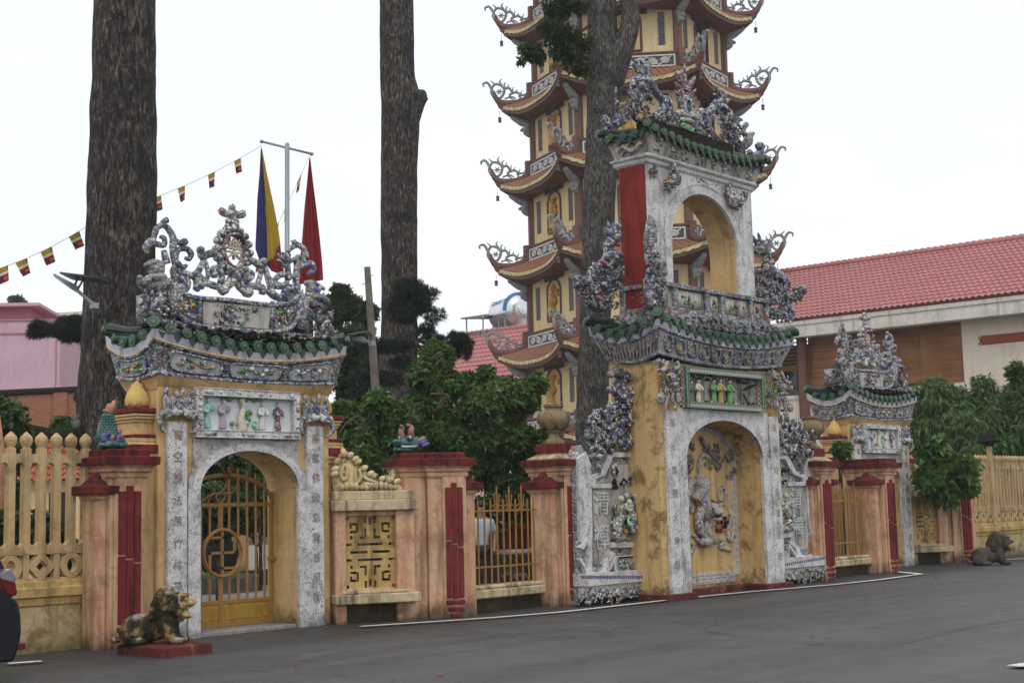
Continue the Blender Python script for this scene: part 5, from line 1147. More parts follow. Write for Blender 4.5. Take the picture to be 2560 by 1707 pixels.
def balcony_dragons(root):
    mats = [M['mosaic_dragon'], M['mosaic'], M['mosaic_multi'], M['ceramic_pink'], M['mosaic_dark']]
    # left: fish-tailed dragon at the back corner of the balcony, tail raised
    for which in (0, 1):
        T0 = Cb; mb = MB(); rng = random.Random(40+which); Y = 14.75 if which == 0 else 14.55
        if which == 0:
            L_ = [([(400, 660), (390, 600), (410, 560), (450, 520), (500, 500)], [.1, .1, .1, .09, .07])]
            for e in ((340, 410), (380, 350), (440, 370), (500, 320), (515, 400), (530, 540), (500, 600)): L_.append(([(420, 540), ((420+e[0])/2, (520+e[1])/2+10), e], [.07, .055, .012]))
            L_ += [([(400, 680), (380, 760), (290, 830), (230, 870), (250, 940), (330, 960), (420, 920), (500, 860), (520, 770)], [.12, .13, .12, .1, .1, .11, .1, .09, .04]), ([(40, 900), (100, 920), (180, 940), (260, 980), (400, 1000), (470, 980)], [.03, .06, .08, .09, .1, .07]), ([(60, 980), (120, 1000), (190, 1030), (200, 1120), (260, 1180), (350, 1190)], [.04, .07, .09, .1, .1, .07]), ([(90, 1060), (140, 1070), (180, 1030)], [.03, .06, .06])]
            polys = [[(220, 760), (420, 690), (520, 720), (540, 960), (400, 980), (220, 880)], [(180, 960), (480, 960), (490, 1200), (260, 1210), (180, 1100)], [(40, 890), (220, 900), (200, 1080), (90, 1060)]]
            fr = [(380, 690), (420, 680), (460, 690), (500, 690), (440, 720)]
        else:
            L_ = [([(1910, 800), (1910, 740), (1900, 690), (1870, 640), (1810, 620)], [.1, .11, .11, .1, .07])]
            for e in ((1760, 480), (1830, 470), (1880, 540), (1960, 520), (1960, 600), (1770, 640)): L_.append(([(1880, 640), ((1880+e[0])/2, (640+e[1])/2+15), e], [.08, .06, .015]))
            L_ += [([(1910, 800), (1980, 860), (2060, 910), (2100, 960), (2060, 1010), (1960, 990), (1880, 940), (1800, 900)], [.12, .13, .12, .11, .1, .09, .08, .05]), ([(1790, 1030), (1830, 1060), (1930, 1030), (2000, 1020), (2060, 1080), (2100, 1120), (2180, 1080), (2260, 1040), (2300, 1030)], [.06, .09, .08, .07, .09, .09, .08, .07, .03]), ([(1880, 1130), (1970, 1130), (2040, 1130), (2100, 1180), (2150, 1240), (2120, 1300)], [.08, .08, .08, .08, .09, .06]), ([(2180, 1070), (2230, 1010), (2290, 990)], [.07, .06, .03]), ([(1860, 1260), (1920, 1240), (1990, 1270), (2060, 1240)], [.07, .09, .08, .05]), ([(1800, 850), (1850, 840), (1920, 870), (1960, 830)], [.04, .06, .06, .05])]
            polys = [[(1780, 830), (2080, 900), (2100, 1020), (1800, 1060)], [(1860, 1080), (2240, 1020), (2280, 1100), (2160, 1160), (1900, 1160)], [(1860, 1200), (2060, 1180), (2170, 1240), (2150, 1330), (1870, 1320)], [(2180, 980), (2300, 1000), (2240, 1120), (2150, 1100)]]
            fr = [(1910, 820), (1930, 800)]
        mb.m = 0; tubes(mb, T0, Y, L_, n=8)
        for p in polys: clutter(mb, p, Y-.08, .1, 62, .042, rng, T0, (0, 0, 1, 1, 2))
        for u, v in fr: mb.m = 1; mb.blob(T0(u, v, Y-.1), .07)
        if which == 0: mb.m = 3; mb.blob(T0(360, 770, Y-.15), (.16, .05, .035), (0, .3, 0)); mb.blob(T0(300, 1100, Y-.15), (.12, .05, .04), (0, .4, 0))
        mb.build('balcony_dragon', mats, root, True)
    # seated beast on the front corner post
    mb = MB(); Y = 13.98; rng = random.Random(9); mb.m = 1
    tubes(mb, Cb, Y, [([(790, 660), (780, 560), (790, 440), (785, 290)], [.09, .1, .1, .02]), ([(830, 560), (830, 440), (810, 310)], [.05, .06, .02]), ([(800, 640), (800, 720), (830, 760), (800, 860), (790, 960)], [.1, .13, .13, .1, .09])], n=8)
    mb.m = 4; tubes(mb, Cb, Y-.1, [([(840, 770), (890, 760), (930, 780)], [.1, .1, .05]), ([(860, 810), (900, 830), (930, 870)], [.1, .1, .07])], n=8); mb.lathe(Cb(880, 960, Y-.1), [(.05, -.05), (.11, .0), (.13, .06), (.1, .12), (.14, .16), (.14, .2)], 10)
    mb.m = 0; clutter(mb, [(760, 650), (870, 660), (880, 780), (780, 900), (760, 780)], Y-.06, .08, 60, .04, rng, Cb, (0, 1, 2)); clutter(mb, [(790, 960), (920, 960), (910, 1180), (800, 1180)], Y-.04, .06, 50, .05, rng, Cb, (0, 1, 1, 4))
    for j in range(5): mb.m = 1; mb.blob(Cb(800, 560-j*28+30, Y-.08), .04)
    mb.box(Cb(780, 1100, Y).x, Cb(915, 1100, Y).x, 13.92, 14.1, 4.92, 5.44); mb.build('corner_beast', mats, root, True)
# ------------------------------------------------------------------ carved screen walls beside the middle gate
def screen_wall(xa, xb, Y, label, mir=False, shift=0.0):
    root = thing('carved_screen', ((xa+xb)/2, Y, 0), label, 'screen wall', 'carved screens beside the middle gate')
    w = xb-xa; XL, XR = 18.45, 19.95                # drawn on the left screen, mapped on to xa..xb
    def mp(q):
        t = (q.x-XL)/(XR-XL); q = q.copy(); q.x = xb-t*w if mir else xa+t*w; q.y += shift; return q
    def T(u, v, Y_=14.68): return mp(Cd(u, v, Y_))
    def bx(mb, u0, v0, u1, v1, y0, y1): a, b = T(u0, v0), T(u1, v1); mb.box(a.x, b.x, y0+shift, y1+shift, a.z, b.z)
    def poly(mb, l, y0, y1): mb.prism([(q.x, q.z) for q in (T(u, v) for u, v in l)], y0+shift, y1+shift)
    mb = MB(); poly(mb, [(75, 1500), (75, 1080), (60, 700), (60, 600), (100, 520), (150, 600), (250, 560), (460, 560), (462, 1480)], 14.74, 15.0); wl = mb.build('wall', M['mosaic_grey'], root)
    # grey ground with white frame
    mb = MB(); poly(mb, [(150, 780), (265, 780), (265, 1180), (235, 1250), (165, 1250), (150, 1200)], 14.71, 14.75); poly(mb, [(265, 650), (455, 620), (452, 1100), (265, 1100)], 14.712, 14.75); mb.build('ground_panel', M['panel_grey'], wl)
    mb = MB()
    bands = [([(455, 580), (260, 580), (215, 690), (150, 720), (150, 770), (260, 770)], 26), ([(80, 1150), (130, 1080), (130, 1300), (180, 1320), (225, 1290), (240, 1230), (275, 1180)], 24), ([(270, 1130), (455, 1130)], 32), ([(75, 1220), (120, 1310), (235, 1310), (290, 1200)], 14)]
    for l, hw in bands:
        for a, b in zip(l, l[1:]):
            d = Vector((b[0]-a[0], b[1]-a[1])); n_ = Vector((-d.y, d.x)).normalized()*hw*.55; e = d.normalized()*4
            poly(mb, [(a[0]+n_.x-e.x, a[1]+n_.y-e.y), (b[0]+n_.x+e.x, b[1]+n_.y+e.y), (b[0]-n_.x+e.x, b[1]-n_.y+e.y), (a[0]-n_.x-e.x, a[1]-n_.y-e.y)], 14.655+.003*random.Random(a[0]+a[1]).random(), 14.74)
    poly(mb, [(62, 600), (110, 560), (140, 640), (150, 1080), (75, 1120)], 14.67, 14.74)
    mb.build('white_border', M['couplet'], root, bevel=.006)
    mb = MB(); bx(mb, 70, 1310, 475, 1345, 14.5, 14.9); bx(mb, 80, 1362, 470, 1378, 14.56, 14.9); bx(mb, 80, 1400, 470, 1420, 14.58, 14.9); lb = mb; lb.m = 1
    for i in range(34): q = T(85+i*11.5, 1318, 14.49); lb.box(q.x-.012, q.x+.012, 14.49+shift, 14.5+shift, q.z-.05, q.z)
    bs = lb.build('base_ledge', [M['couplet'], M['ceramic_blue']], root)
    mb = MB(); bx(mb, 84, 1345, 466, 1500, 14.66, 14.9); mb.build('base_back', M['moss'], bs)
    mb = MB(); rng = random.Random(int(xa*10))
    mb = MB(); clutter(mb, [(82, 1405), (470, 1395), (460, 1450), (400, 1440), (330, 1455), (285, 1495), (220, 1460), (150, 1470), (95, 1500), (82, 1480)], 14.56, .03, 150, .036, rng, lambda u, v, Y_: T(u, v, Y_), (0, 0, 0, 1)); mb.build('apron_relief', [M['mosaic_white'], M['mosaic_grey']], bs, True)
    # large characters
    for ch, v in (('清', 885), ('禪', 1095)):
        c = T(205, v, 14.70); me = text_obj('character', ch, .4, Matrix.Translation((c.x, 14.70+shift, c.z)) @ FACE @ Matrix.Diagonal((1.05, 1.1, 1, 1)), M['couplet'], wl, .014)
    # carved scene under a pine
    mb = MB(); Tn = lambda u, v, Y_: T(u, v, Y_)
    clutter(mb, [(280, 900), (440, 830), (440, 1000), (390, 1050), (300, 1090), (270, 1010)], 14.64, .06, 90, .05, rng, Tn, (0, 1, 1, 2, 3, 4)); clutter(mb, [(270, 740), (330, 730), (390, 690), (380, 740), (280, 790)], 14.66, .03, 40, .035, rng, Tn, (5, 5, 2), kinds=(0,)); clutter(mb, [(270, 640), (310, 640), (310, 700), (275, 690)], 14.66, .03, 18, .04, rng, Tn, (2, 2, 5))
    tubes(mb, Tn, 14.63, [([(300, 900), (320, 950), (300, 1010), (310, 1080)], [.08, .1, .09, .08]), ([(370, 890), (380, 950), (400, 1000), (390, 1060)], [.07, .1, .1, .07]), ([(350, 830), (420, 840), (450, 870), (420, 900)], [.04, .07, .07, .04]), ([(280, 1050), (300, 1085), (350, 1080)], [.05, .07, .04])]); mb.m = 4; mb.blob(T(325, 850, 14.6), .06); mb.blob(T(375, 870, 14.6), .06)
    mb.build('scene_relief', [M['fig_ochre'], M['stone_grey'], M['mosaic_white'], M['fig_aqua'], M['cream_fig'], M['moss']], wl, True)
    mb = MB(); o_ = [(300, 1210), (410, 1200), (430, 1220), (432, 1270), (415, 1290), (300, 1300), (285, 1280), (285, 1230)]; poly(mb, o_, 14.70, 14.745); lp = mb.build('lower_panel', M['panel_blue'], wl)
    mb = MB(); mb.tube([T(u, v, 14.695) for u, v in o_+o_[:2]], .028, 6, cap=False); clutter(mb, [(310, 1225), (410, 1220), (410, 1275), (310, 1280)], 14.68, .02, 46, .028, rng, Tn, (0, 1, 1, 2, 3), kinds=(0, 1)); mb.build('lower_relief', [M['couplet'], M['mosaic_multi'], M['leafgreen_c'], M['mosaic_pink']], lp, True)
    # tall carved dragon rock climbing the gate side
    mb = MB()
    clutter(mb, [(110, 400), (170, 300), (270, 270), (330, 150), (350, 60), (400, 110), (410, 330), (430, 400), (430, 545), (270, 550), (200, 600), (130, 540)], 14.72, .15, 330, .058, rng, Tn, (0, 0, 1, 1, 2))
    mb.m = 0; tubes(mb, Tn, 14.66, [([(250, 90), (300, 70), (340, 100), (380, 90)], [.06, .1, .12, .06]), ([(330, 120), (300, 180), (350, 230), (400, 280), (400, 340), (340, 380)], [.1, .12, .13, .12, .12, .09]), ([(250, 180), (300, 190), (340, 230)], [.06, .08, .08]), ([(380, 120), (400, 180), (390, 250)], [.06, .07, .06]), ([(110, 480), (130, 440), (170, 470), (150, 540), (130, 570)], [.05, .06, .06, .05, .03]), ([(180, 380), (160, 340), (200, 320), (230, 360), (210, 400)], [.06, .06, .06, .06, .04]), ([(300, 480), (340, 520), (400, 510), (410, 470)], [.05, .07, .07, .05]), ([(240, 430), (280, 400), (290, 460), (260, 520)], [.05, .06, .06, .05]), ([(190, 600), (185, 660), (190, 690)], [.04, .04, .05]), ([(240, 520), (200, 580)], [.06, .05])], n=8)
    mb.m = 3; tubes(mb, Tn, 14.6, [([(250, 95), (290, 75), (330, 90)], [.05, .09, .07])])
    mb.build('dragon_rock', [M['mosaic_dragon'], M['mosaic_white'], M['mosaic'], M['mosaic_dark']], root, True)
    return root
# ------------------------------------------------------------------ pillars of the boundary wall
def strips(root, x0, x1, y, z0, z1, n=3):
    mb = MB(); w = (x1-x0)/(n*1.18)
    for i in range(n):
        a = x0+(x1-x0)*(i+.5)/n; top = z1+(.07 if i == n//2 else 0); br = 1.15-i*.05
        mb.box(a-w/2, a+w/2, y-.03, y+.01, z0+(.0 if i != n//2 else -.02), br-.012); mb.box(a-w/2, a+w/2, y-.03, y+.01, br+.012, top)
    for k in range(3): mb.box(x0+.03*k, x1-.03*k, y-.03, y+.01, z0-.1-k*.1, z0-.04-k*.1)
    o = mb.build('red_strips', M['red'], root, bevel=.008)
def cap(root, x0, x1, y0, y1, zc, tier=True, out=.1):
    p = [(x0, y0), (x1, y0), (x1, y1), (x0, y1)]
    mb = MB(); mb.loop(p, [(0, zc-.22), (.02, zc-.2), (.02, zc-.15), (.05, zc-.13), (.05, zc-.09), (.08, zc-.06), (out, zc-.05), (0, zc-.05)]); mb.build('cornice', M['salmon'], root)
    mb = MB(); mb.loop(p, [(out-.01, zc-.052), (out+.02, zc-.045), (out+.025, zc+.05), (out, zc+.06), (0, zc+.062)])
    if tier: mb.loop(p, [(.0, zc+.058), (.03, zc+.06), (.03, zc+.14), (.01, zc+.155)])
    mb.build('red_cap', M['red_black'], root)
def half_pillar(root, x0, x1, y0, y1, zt=1.86):
    mb = MB(); mb.box(x0, x1, y0, y1, -.05, zt); hp = mb.build('side_pillar', M['salmon'], root, bevel=.015)
    p = [(x0, y0), (x1, y0), (x1, y1), (x0, y1)]
    mb = MB(); mb.loop(p, [(0, zt-.03), (.03, zt), (.03, zt+.03), (.07, zt+.05), (.07, zt+.06), (0, zt+.06)]); mb.build('side_cornice', M['salmon'], hp)
    mb = MB(); mb.loop(p, [(.09, zt+.055), (.11, zt+.065), (.11, zt+.16), (.05, zt+.17), (0, zt+.172)]); c = ((x0+x1)/2, (y0+y1)/2)
    mb.prismz([(x0-.02, y0-.02), (x1+.02, y0-.02), (x1+.02, y1+.02), (x0-.02, y1+.02)], zt+.17, zt+.25, .55, c); mb.blob((c[0], c[1], zt+.24), (.09, .09, .09)); mb.build('side_cap', M['red_black'], hp)
def pillar(label, x0, x1, y0, y1, zc=2.33, sx=None, half=None, tier=True, group='salmon boundary pillars'):
    root = thing('wall_pillar', ((x0+x1)/2, (y0+y1)/2, 0), label, 'pillar', group)
    mb = MB(); mb.box(x0, x1, y0, y1, -.05, zc-.1); mb.box(x0+.05, x1-.05, y0-.035, y0, -.05, zc-.2); mb.box(x0-.03, x0, y0+.1, y1-.1, -.05, zc-.2); mb.build('shaft', M['salmon'], root, bevel=.018)
    cap(root, x0, x1, y0-.03, y1, zc, tier)
    if sx: strips(root, sx[0], sx[1], y0-.035, .3, 1.95)
    if half:
        for h in half: half_pillar(root, *h)
    return root
def turned_pillar(label, x, y, rz):
    """wide pillar standing askew to the wall line, its broad face stepped"""
    root = thing('wall_pillar', (0, 0, 0), label, 'pillar', 'salmon boundary pillars')
    mb = MB(); mb.box(.40, 1.02, 0, .6, -.05, 2.23); mb.box(.62, .98, -.03, 0, -.05, 2.13); mb.box(.0, .40, .06, .6, -.05, 2.23); mb.box(.03, .06, .04, .06, -.05, 2.13); mb.build('shaft', M['salmon'], root, bevel=.018)
    mb = MB(); mb.loop([(0, .06), (.40, .06), (.40, -.02), (1.02, -.02), (1.02, .6), (0, .6)], [(0, 2.1), (.02, 2.13), (.02, 2.18), (.05, 2.2), (.05, 2.24), (.08, 2.27), (.1, 2.28), (0, 2.28)]); mb.build('cornice', M['salmon'], root)
    mb = MB(); mb.loop([(0, .06), (.40, .06), (.40, -.02), (1.02, -.02), (1.02, .6), (0, .6)], [(.09, 2.278), (.12, 2.285), (.125, 2.38), (.1, 2.39), (0, 2.392)]); mb.loop([(.04, .1), (.42, .1), (.42, .03), (.98, .03), (.98, .56), (.04, .56)], [(0, 2.388), (.03, 2.39), (.03, 2.47), (.01, 2.485)]); mb.build('red_cap', M['red_black'], root)
    strips(root, .66, .95, -.03, .3, 1.95); half_pillar(root, 1.02, 1.2, .12, .45)
    root.location = (x, y, 0); root.rotation_euler = (0, 0, rz); return root
def urn(label, x, y, z, s=1.0):
    root = thing('stone_urn', (x, y, z), label, 'urn', 'stone lotus urns on the pillars')
    mb = MB(); c = (x, y, z)
    mb.lathe(c, [(r*s, q*s) for r, q in [(.2, 0), (.2, .04), (.15, .06), (.11, .1), (.1, .17), (.14, .2), (.15, .22), (.13, .24), (.19, .28), (.26, .36), (.27, .44), (.24, .52), (.15, .56), (.14, .6), (.17, .62), (.17, .66), (.13, .66), (.12, .6)]], 22); mb.build('urn_body', M['urn'], root, 50)
    mb = MB()
    for j in range(6):
        a = 2*math.pi*j/6+.3; ca, sa = math.cos(a), math.sin(a); ta = (-sa, ca)
        rows = []
        for v in range(7):
            t = v/6; wv = .13*math.sin(math.pi*min(1, t*.9+.12))*s; rr = (.145+.15*math.sin(math.pi*(.1+.62*t)))*s; zz = (.24+.3*t)*s
            rows.append([(x+ca*rr+ta[0]*wv*q-ca*.03*abs(q)*s, y+sa*rr+ta[1]*wv*q-sa*.03*abs(q)*s, z+zz) for q in (-1, -.5, 0, .5, 1)])
        mb.sheet(rows); mb.tube([rows[k][0] for k in range(7)], .012, 5); mb.tube([rows[k][4] for k in range(7)], .012, 5)
    mb.build('petals', M['urn'], root, True); return root
# ------------------------------------------------------------------ wall panel with pierced longevity lattice
def lattice_wall(x, y, rz, label):
    root = thing('lattice_wall', (0, 0, 0), label, 'wall', 'walls with pierced lattice'); w = 1.22
    mb = MB(); mb.box(.16, 1.04, .12, .3, -.05, .32); mb.build('plinth', M['black_wall'], root)
    mb = MB(); mb.box(0, .17, .02, .3, -.05, 1.68); mb.box(.93, w, .02, .3, -.05, 1.68); mb.box(.17, .93, .06, .3, 1.55, 1.68); mb.box(.17, .93, .06, .3, .3, .5); mb.build('frame_wall', M['salmon'], root, bevel=.015)
    mb = MB(); mb.box(-.02, w+.03, -.06, .34, 1.63, 1.79); mb.box(0, w, -.0, .3, 1.79, 1.92); mb.build('lintel', M['cream_stone'], root, bevel=.012)
    mb = MB(); mb.box(-.02, w+.05, -.09, .34, .28, .42); mb.box(.1, w-.1, -.0, .3, .42, .47); mb.build('sill', M['cream_stone'], root, bevel=.015)
    # longevity character cut through a thick panel as narrow slits
    mb = MB(); x0, x1, z0, z1 = .17, .93, .5, 1.55; W_, H_ = x1-x0, z1-z0; sl = []
    for p in ([.09, .09, .27, .125], [.09, .09, .14, .17], [.22, .125, .27, .225], [.1, .2, .22, .235], [.1, .27, .15, .32], [.38, .0, .43, .1], [.38, .17, .43, .315], [.29, .28, .38, .315]):
        for m in (0, 1):
            for f in (0, 1): a_, b_, c_, d_ = p; a_, c_ = (1-c_, 1-a_) if m else (a_, c_); b_, d_ = (1-d_, 1-b_) if f else (b_, d_); sl.append((a_, b_, c_, d_))
    for p in ([0, .375, .13, .41], [.25, .375, .75, .41], [.87, .375, 1, .41], [.1, .482, .45, .518], [.55, .482, .9, .518], [0, .59, .13, .625], [.25, .59, .75, .625], [.87, .59, 1, .625], [0, 0, .07, .045], [.93, 0, 1, .045], [0, .955, .07, 1], [.93, .955, 1, 1], [.47, .02, .53, .12], [.47, .88, .53, .98]): sl.append(tuple(p))
    gx = sorted({0, 1}|{q for p in sl for q in (p[0], p[2])}); gz = sorted({0, 1}|{q for p in sl for q in (p[1], p[3])})
    for zb, zt in zip(gz, gz[1:]):
        run = None
        for xa, xb in list(zip(gx, gx[1:]))+[(2, 2)]:
            cx_, cz_ = (xa+xb)/2, (zb+zt)/2; solid = xa < 1.5 and not any(p[0] < cx_ < p[2] and p[1] < cz_ < p[3] for p in sl)
            if solid and run is None: run = xa
            if not solid and run is not None: mb.box(x0+run*W_, x0+min(xa, 1)*W_, .1, .19, z0+zb*H_, z0+zt*H_); run = None
    lt = mb.build('lattice', M['yellow_dirty'], root)
    # leaf scroll crest on top
    mb = MB(); rng = random.Random(int(x*7))
    prof = smooth([Vector((p[0], 0, p[1])) for p in [(.02, 1.91), (.0, 2.1), (.03, 2.3), (.12, 2.43), (.24, 2.44), (.36, 2.34), (.5, 2.2), (.66, 2.1), (.84, 2.06), (1.0, 2.02), (1.06, 1.91)]], 3)
    mb.prism([(p.x, p.z) for p in prof], .08, .24)
    mb.tube(smooth([Vector((a*.4-.02+.02, .06, b)) for a, b in spiral((.40, 2.22), .19, 1.6, 1.6)], 1), [.035, .02], 6)
    for i in range(14): t = i/13; p = prof[int(4+t*(len(prof)-9))]; mb.petal((p.x-.05, .07, p.z-.02), (p.x+.06, .03, p.z+.04), .05, .05)
    for i in range(12): mb.petal((.12+i*.075, .06, 1.93), (.1+i*.075, .02, 2.03+.03*math.sin(i)), .045, .04)
    for l in ([(.3, 2.0), (.4, 2.1), (.38, 2.25)], [(.35, 1.95), (.5, 2.02), (.7, 2.0)], [(.4, 2.15), (.6, 2.05), (.9, 1.98)]): mb.tube(smooth([Vector((p[0], .05, p[1])) for p in l]), [.02, .035, .02], 6)
    mb.petal((.17, .12, 2.42), (.15, .12, 2.56), .05); mb.petal((.86, .1, 2.02), (.93, .1, 2.24), .06); mb.petal((.84, .1, 2.02), (.8, .1, 2.16), .04)
    mb.build('scroll_crest', M['scroll_stone'], root, True)
    for ch in list(root.children): pass
    root.location = (x, y, 0); root.rotation_euler = (0, 0, rz); return root
def iron_fence(xa, xb, y, label):
    root = thing('iron_fence', ((xa+xb)/2, y, 0), label, 'fence', 'ochre iron fence panels')
    mb = MB(); mb.box(xa-.1, xb+.1, y-.02, y+.22, -.05, .28); mb.build('plinth', M['black_wall'], root)
    mb = MB(); mb.box(xa-.12, xb+.12, y-.14, y+.26, .22, .36); mb.box(xa-.1, xb+.1, y-.1, y+.2, .36, .42); mb.build('sill', M['cream_stone'], root, bevel=.02)
    mb = MB(); n = max(6, round((xb-xa)/.143))
    for z in (.7, 1.58): mb.box(xa-.03, xb+.03, y-.012, y+.012, z-.013, z+.013)
    for i in range(n):
        x = xa+.06+i*(xb-xa-.1)/(n-1); tall = i in (n-7, n-5, n-3); zt = 1.98 if tall else 1.78
        mb.box(x-.011, x+.011, y-.011, y+.011, .42, zt-.1); mb.lathe((x, y, zt-.1), [(.016, 0), (.012, .05), (.002, .1)], 5)
        if tall:
            for sg in (-1, 1): mb.tube([Vector((x+sg*p[0], y, p[1])) for p in [(.015, 1.6), (.04, 1.65), (.055, 1.75), (.07, 1.84)]], .01, 5); mb.tube([Vector((x+sg*(.075+.035*math.cos(a)), y, 1.635+.035*math.sin(a))) for a in [k*.6 for k in range(9)]], .009, 4)
    mb.build('bars', M['iron'], root); return root
def concrete_fence(xa, n, y, label, step=.208):
    """pierced concrete balustrade: flat pales with pointed knobs over a band of circles and lozenges"""
    root = thing('concrete_fence', (xa, y, 0), label, 'fence', 'cream concrete fence'); xb = xa+n*step
    mb = MB(); mb.box(xa-step/2, xb-step/2, y-.02, y+.2, -.05, .66); mb.build('plinth', M['base_wall'], root)
    mb = MB(); e = [(xa-step/2, y-.02), (xb-step/2, y-.02), (xb-step/2, y+.2), (xa-step/2, y+.2)]; mb.loop(e, [(0, .56), (.02, .58), (.03, .66), (.06, .68), (.06, .78), (.03, .80), (.02, .86), (0, .87)]); mb.build('ledge', M['yellow_dirty'], root)
    mb = MB(); mb.box(xa-step/2, xb-step/2, y+.01, y+.1, .86, .905); mb.box(xa-step/2, xb-step/2, y+.012, y+.098, 1.19, 1.25)
    for i in range(n):                     # top rail pieces with arched undersides
        x = xa+i*step; g = step-.09
        arc = [(x+.045+g/2-g/2*math.cos(math.pi*k/8), 2.27+g/2*.9*math.sin(math.pi*k/8)) for k in range(9)]
        mb.prism([(x+.04, 2.43), (x+.04, 2.27)]+arc+[(x+step-.04, 2.27), (x+step-.04, 2.43)], y+.015, y+.095)
        arc = [(x+.045+g/2-g/2*math.cos(math.pi*k/8), 1.37-g/2*1.1*math.sin(math.pi*k/8)) for k in range(9)]
        mb.prism([(x+.04, 1.22), (x+.04, 1.37)]+arc+[(x+step-.04, 1.37), (x+step-.04, 1.22)], y+.015, y+.095)
    rl = mb.build('rail', M['fence_cream'], root, bevel=.008)
    for i in range(n):
        x = xa+i*step; mb = MB()
        mb.prismz([(x-.045, y+.0), (x+.045, y+.0), (x+.05, y+.055), (x+.045, y+.11), (x-.045, y+.11), (x-.05, y+.055)], 1.2, 2.5)
        mb.lathe((x, y+.055, 2.46), [(.048, 0), (.05, .05), (.075, .1), (.085, .14), (.075, .18), (.03, .225), (.006, .245)], 12, 1, .75)
        k = i % 4
        if k in (1, 3):
            c = (x, 1.045); r = .155 if k == 1 else .165; m = 24 if k == 1 else 4
            o = [(c[0]+r*math.cos(2*math.pi*j/24), c[1]+r*math.sin(2*math.pi*j/24)) for j in range(24)]
            if k == 3:
                def dm(r_): return [(c[0]+r_*math.cos(b)/(abs(math.cos(b))+abs(math.sin(b))), c[1]+r_*math.sin(b)/(abs(math.cos(b))+abs(math.sin(b)))) for b in [2*math.pi*j/24 for j in range(24)]]
                mb.ring(dm(.19), dm(.075), y+.005, y+.105)
            else: mb.ring(o, [(c[0]+.062*math.cos(2*math.pi*j/24), c[1]+.085*math.sin(2*math.pi*j/24)) for j in range(24)], y+.005, y+.105)
        else: mb.box(x-.04, x+.04, y+.008, y+.102, .9, 1.2); mb.box(x-.1, x+.1, y+.02, y+.09, 1.02, 1.06)
        mb.build('pale', M['fence_cream'], root, bevel=.01)
    return root
# ------------------------------------------------------------------ statues
def lion(name_label, loc, rz, s, mat, up=0):
    root = thing('lion_statue', loc, name_label, 'statue', 'crouching stone lions')
    mb = MB(); B = lambda c, r, rot=None: mb.blob([q*s for q in c], [q*s for q in r], rot, 14, 10)
    # x forward, z up
    B((-.25, 0, .22), (.26, .2, .2)); B((-.05, 0, .24), (.26, .19, .2)); B((.12, 0, .32), (.2, .2, .25)); B((-.33, .13, .13), (.17, .1, .14)); B((-.33, -.13, .13), (.17, .1, .14))
    B((-.2, .2, .05), (.13, .06, .05)); B((-.2, -.2, .05), (.13, .06, .05))
    for sg in (-1, 1):
        mb.tube([Vector(q)*s for q in ((.16, sg*.12, .34), (.2, sg*.14, .18), (.23, sg*.14, .06))], [.1*s, .08*s, .075*s], 10); B((.3, sg*.14, .05), (.11, .075, .05))
        for k in (-1, 0, 1): B((.38, sg*.14+k*.045, .045), (.035, .026, .038))
    # mane and head
    B((.14, 0, .55), (.2, .235, .25)); B((.08, 0, .42), (.17, .22, .2)); B((.28, 0, .56), (.15, .16, .17)); B((.36, 0, .60), (.08, .13, .07))
    for sg in (-1, 1):
        B((.2, sg*.19, .62), (.05, .04, .09)); B((.35, sg*.085, .55), (.07, .05, .05)); B((.39, sg*.065, .615), (.035, .035, .022)); B((.375, sg*.075, .65), (.06, .045, .025)); B((.3, sg*.13, .47), (.08, .05, .1))
    b1 = mb; mb = MB(); B((.3, 0, .56), (.145, .15, .165)); B((.43, 0, .535), (.1, .085, .045)); B((.5, 0, .55), (.055, .07, .03)); B((.47, 0, .575), (.05, .04, .03))
    B((.36, 0, .39), (.1, .085, .06)); B((.43, 0, .375), (.075, .075, .04)); B((.33, 0, .34), (.06, .07, .05))
    for sg in (-1, 1): B((.37, sg*.085, .655), (.065, .05, .028)); B((.36, sg*.1, .53), (.07, .05, .055)); B((.46, sg*.04, .56), (.035, .03, .025))
    fc = mb.build('face', M['lion_face'] if mat == M['lion'] else mat, None, True); fc.parent = root; remesh(fc, .012*s, 1); mb = b1
    for j in range(9):
        a = -1.1+j*.275; mb.tube([Vector((.12-.05*abs(a), math.sin(a)*.22, .56+math.cos(a)*.22))*s, Vector((.02-.03*abs(a), math.sin(a)*.25, .42+math.cos(a)*.16))*s, Vector((-.03, math.sin(a)*.21, .3+math.cos(a)*.1))*s], [.045*s, .05*s, .03*s], 7)
    mb.tube(smooth([Vector(q)*s for q in ((-.42, .0, .1), (-.52, -.03, .07), (-.58, -.1, .08), (-.54, -.16, .06))]), [.05*s, .045*s, .05*s, .03*s], 8)
    b = mb.build('body', mat, None, True); b.parent = root; remesh(b, .013*s, 2)
    mb = MB(); mb.m = 0
    for sg in (-1, 1): mb.blob((.415*s, sg*.068*s, .612*s), .024*s)
    for k in range(5): mb.m = 1; mb.petal(((.45+.01*abs(k-2)*-1)*s, (k-2)*.028*s, .515*s), ((.455)*s, (k-2)*.028*s, .475*s), .014*s)
    e = mb.build('face_detail', [M['lion_pale'], M['lion_pale']], None, True); e.parent = root
    root.rotation_euler = (0, 0, rz); return root
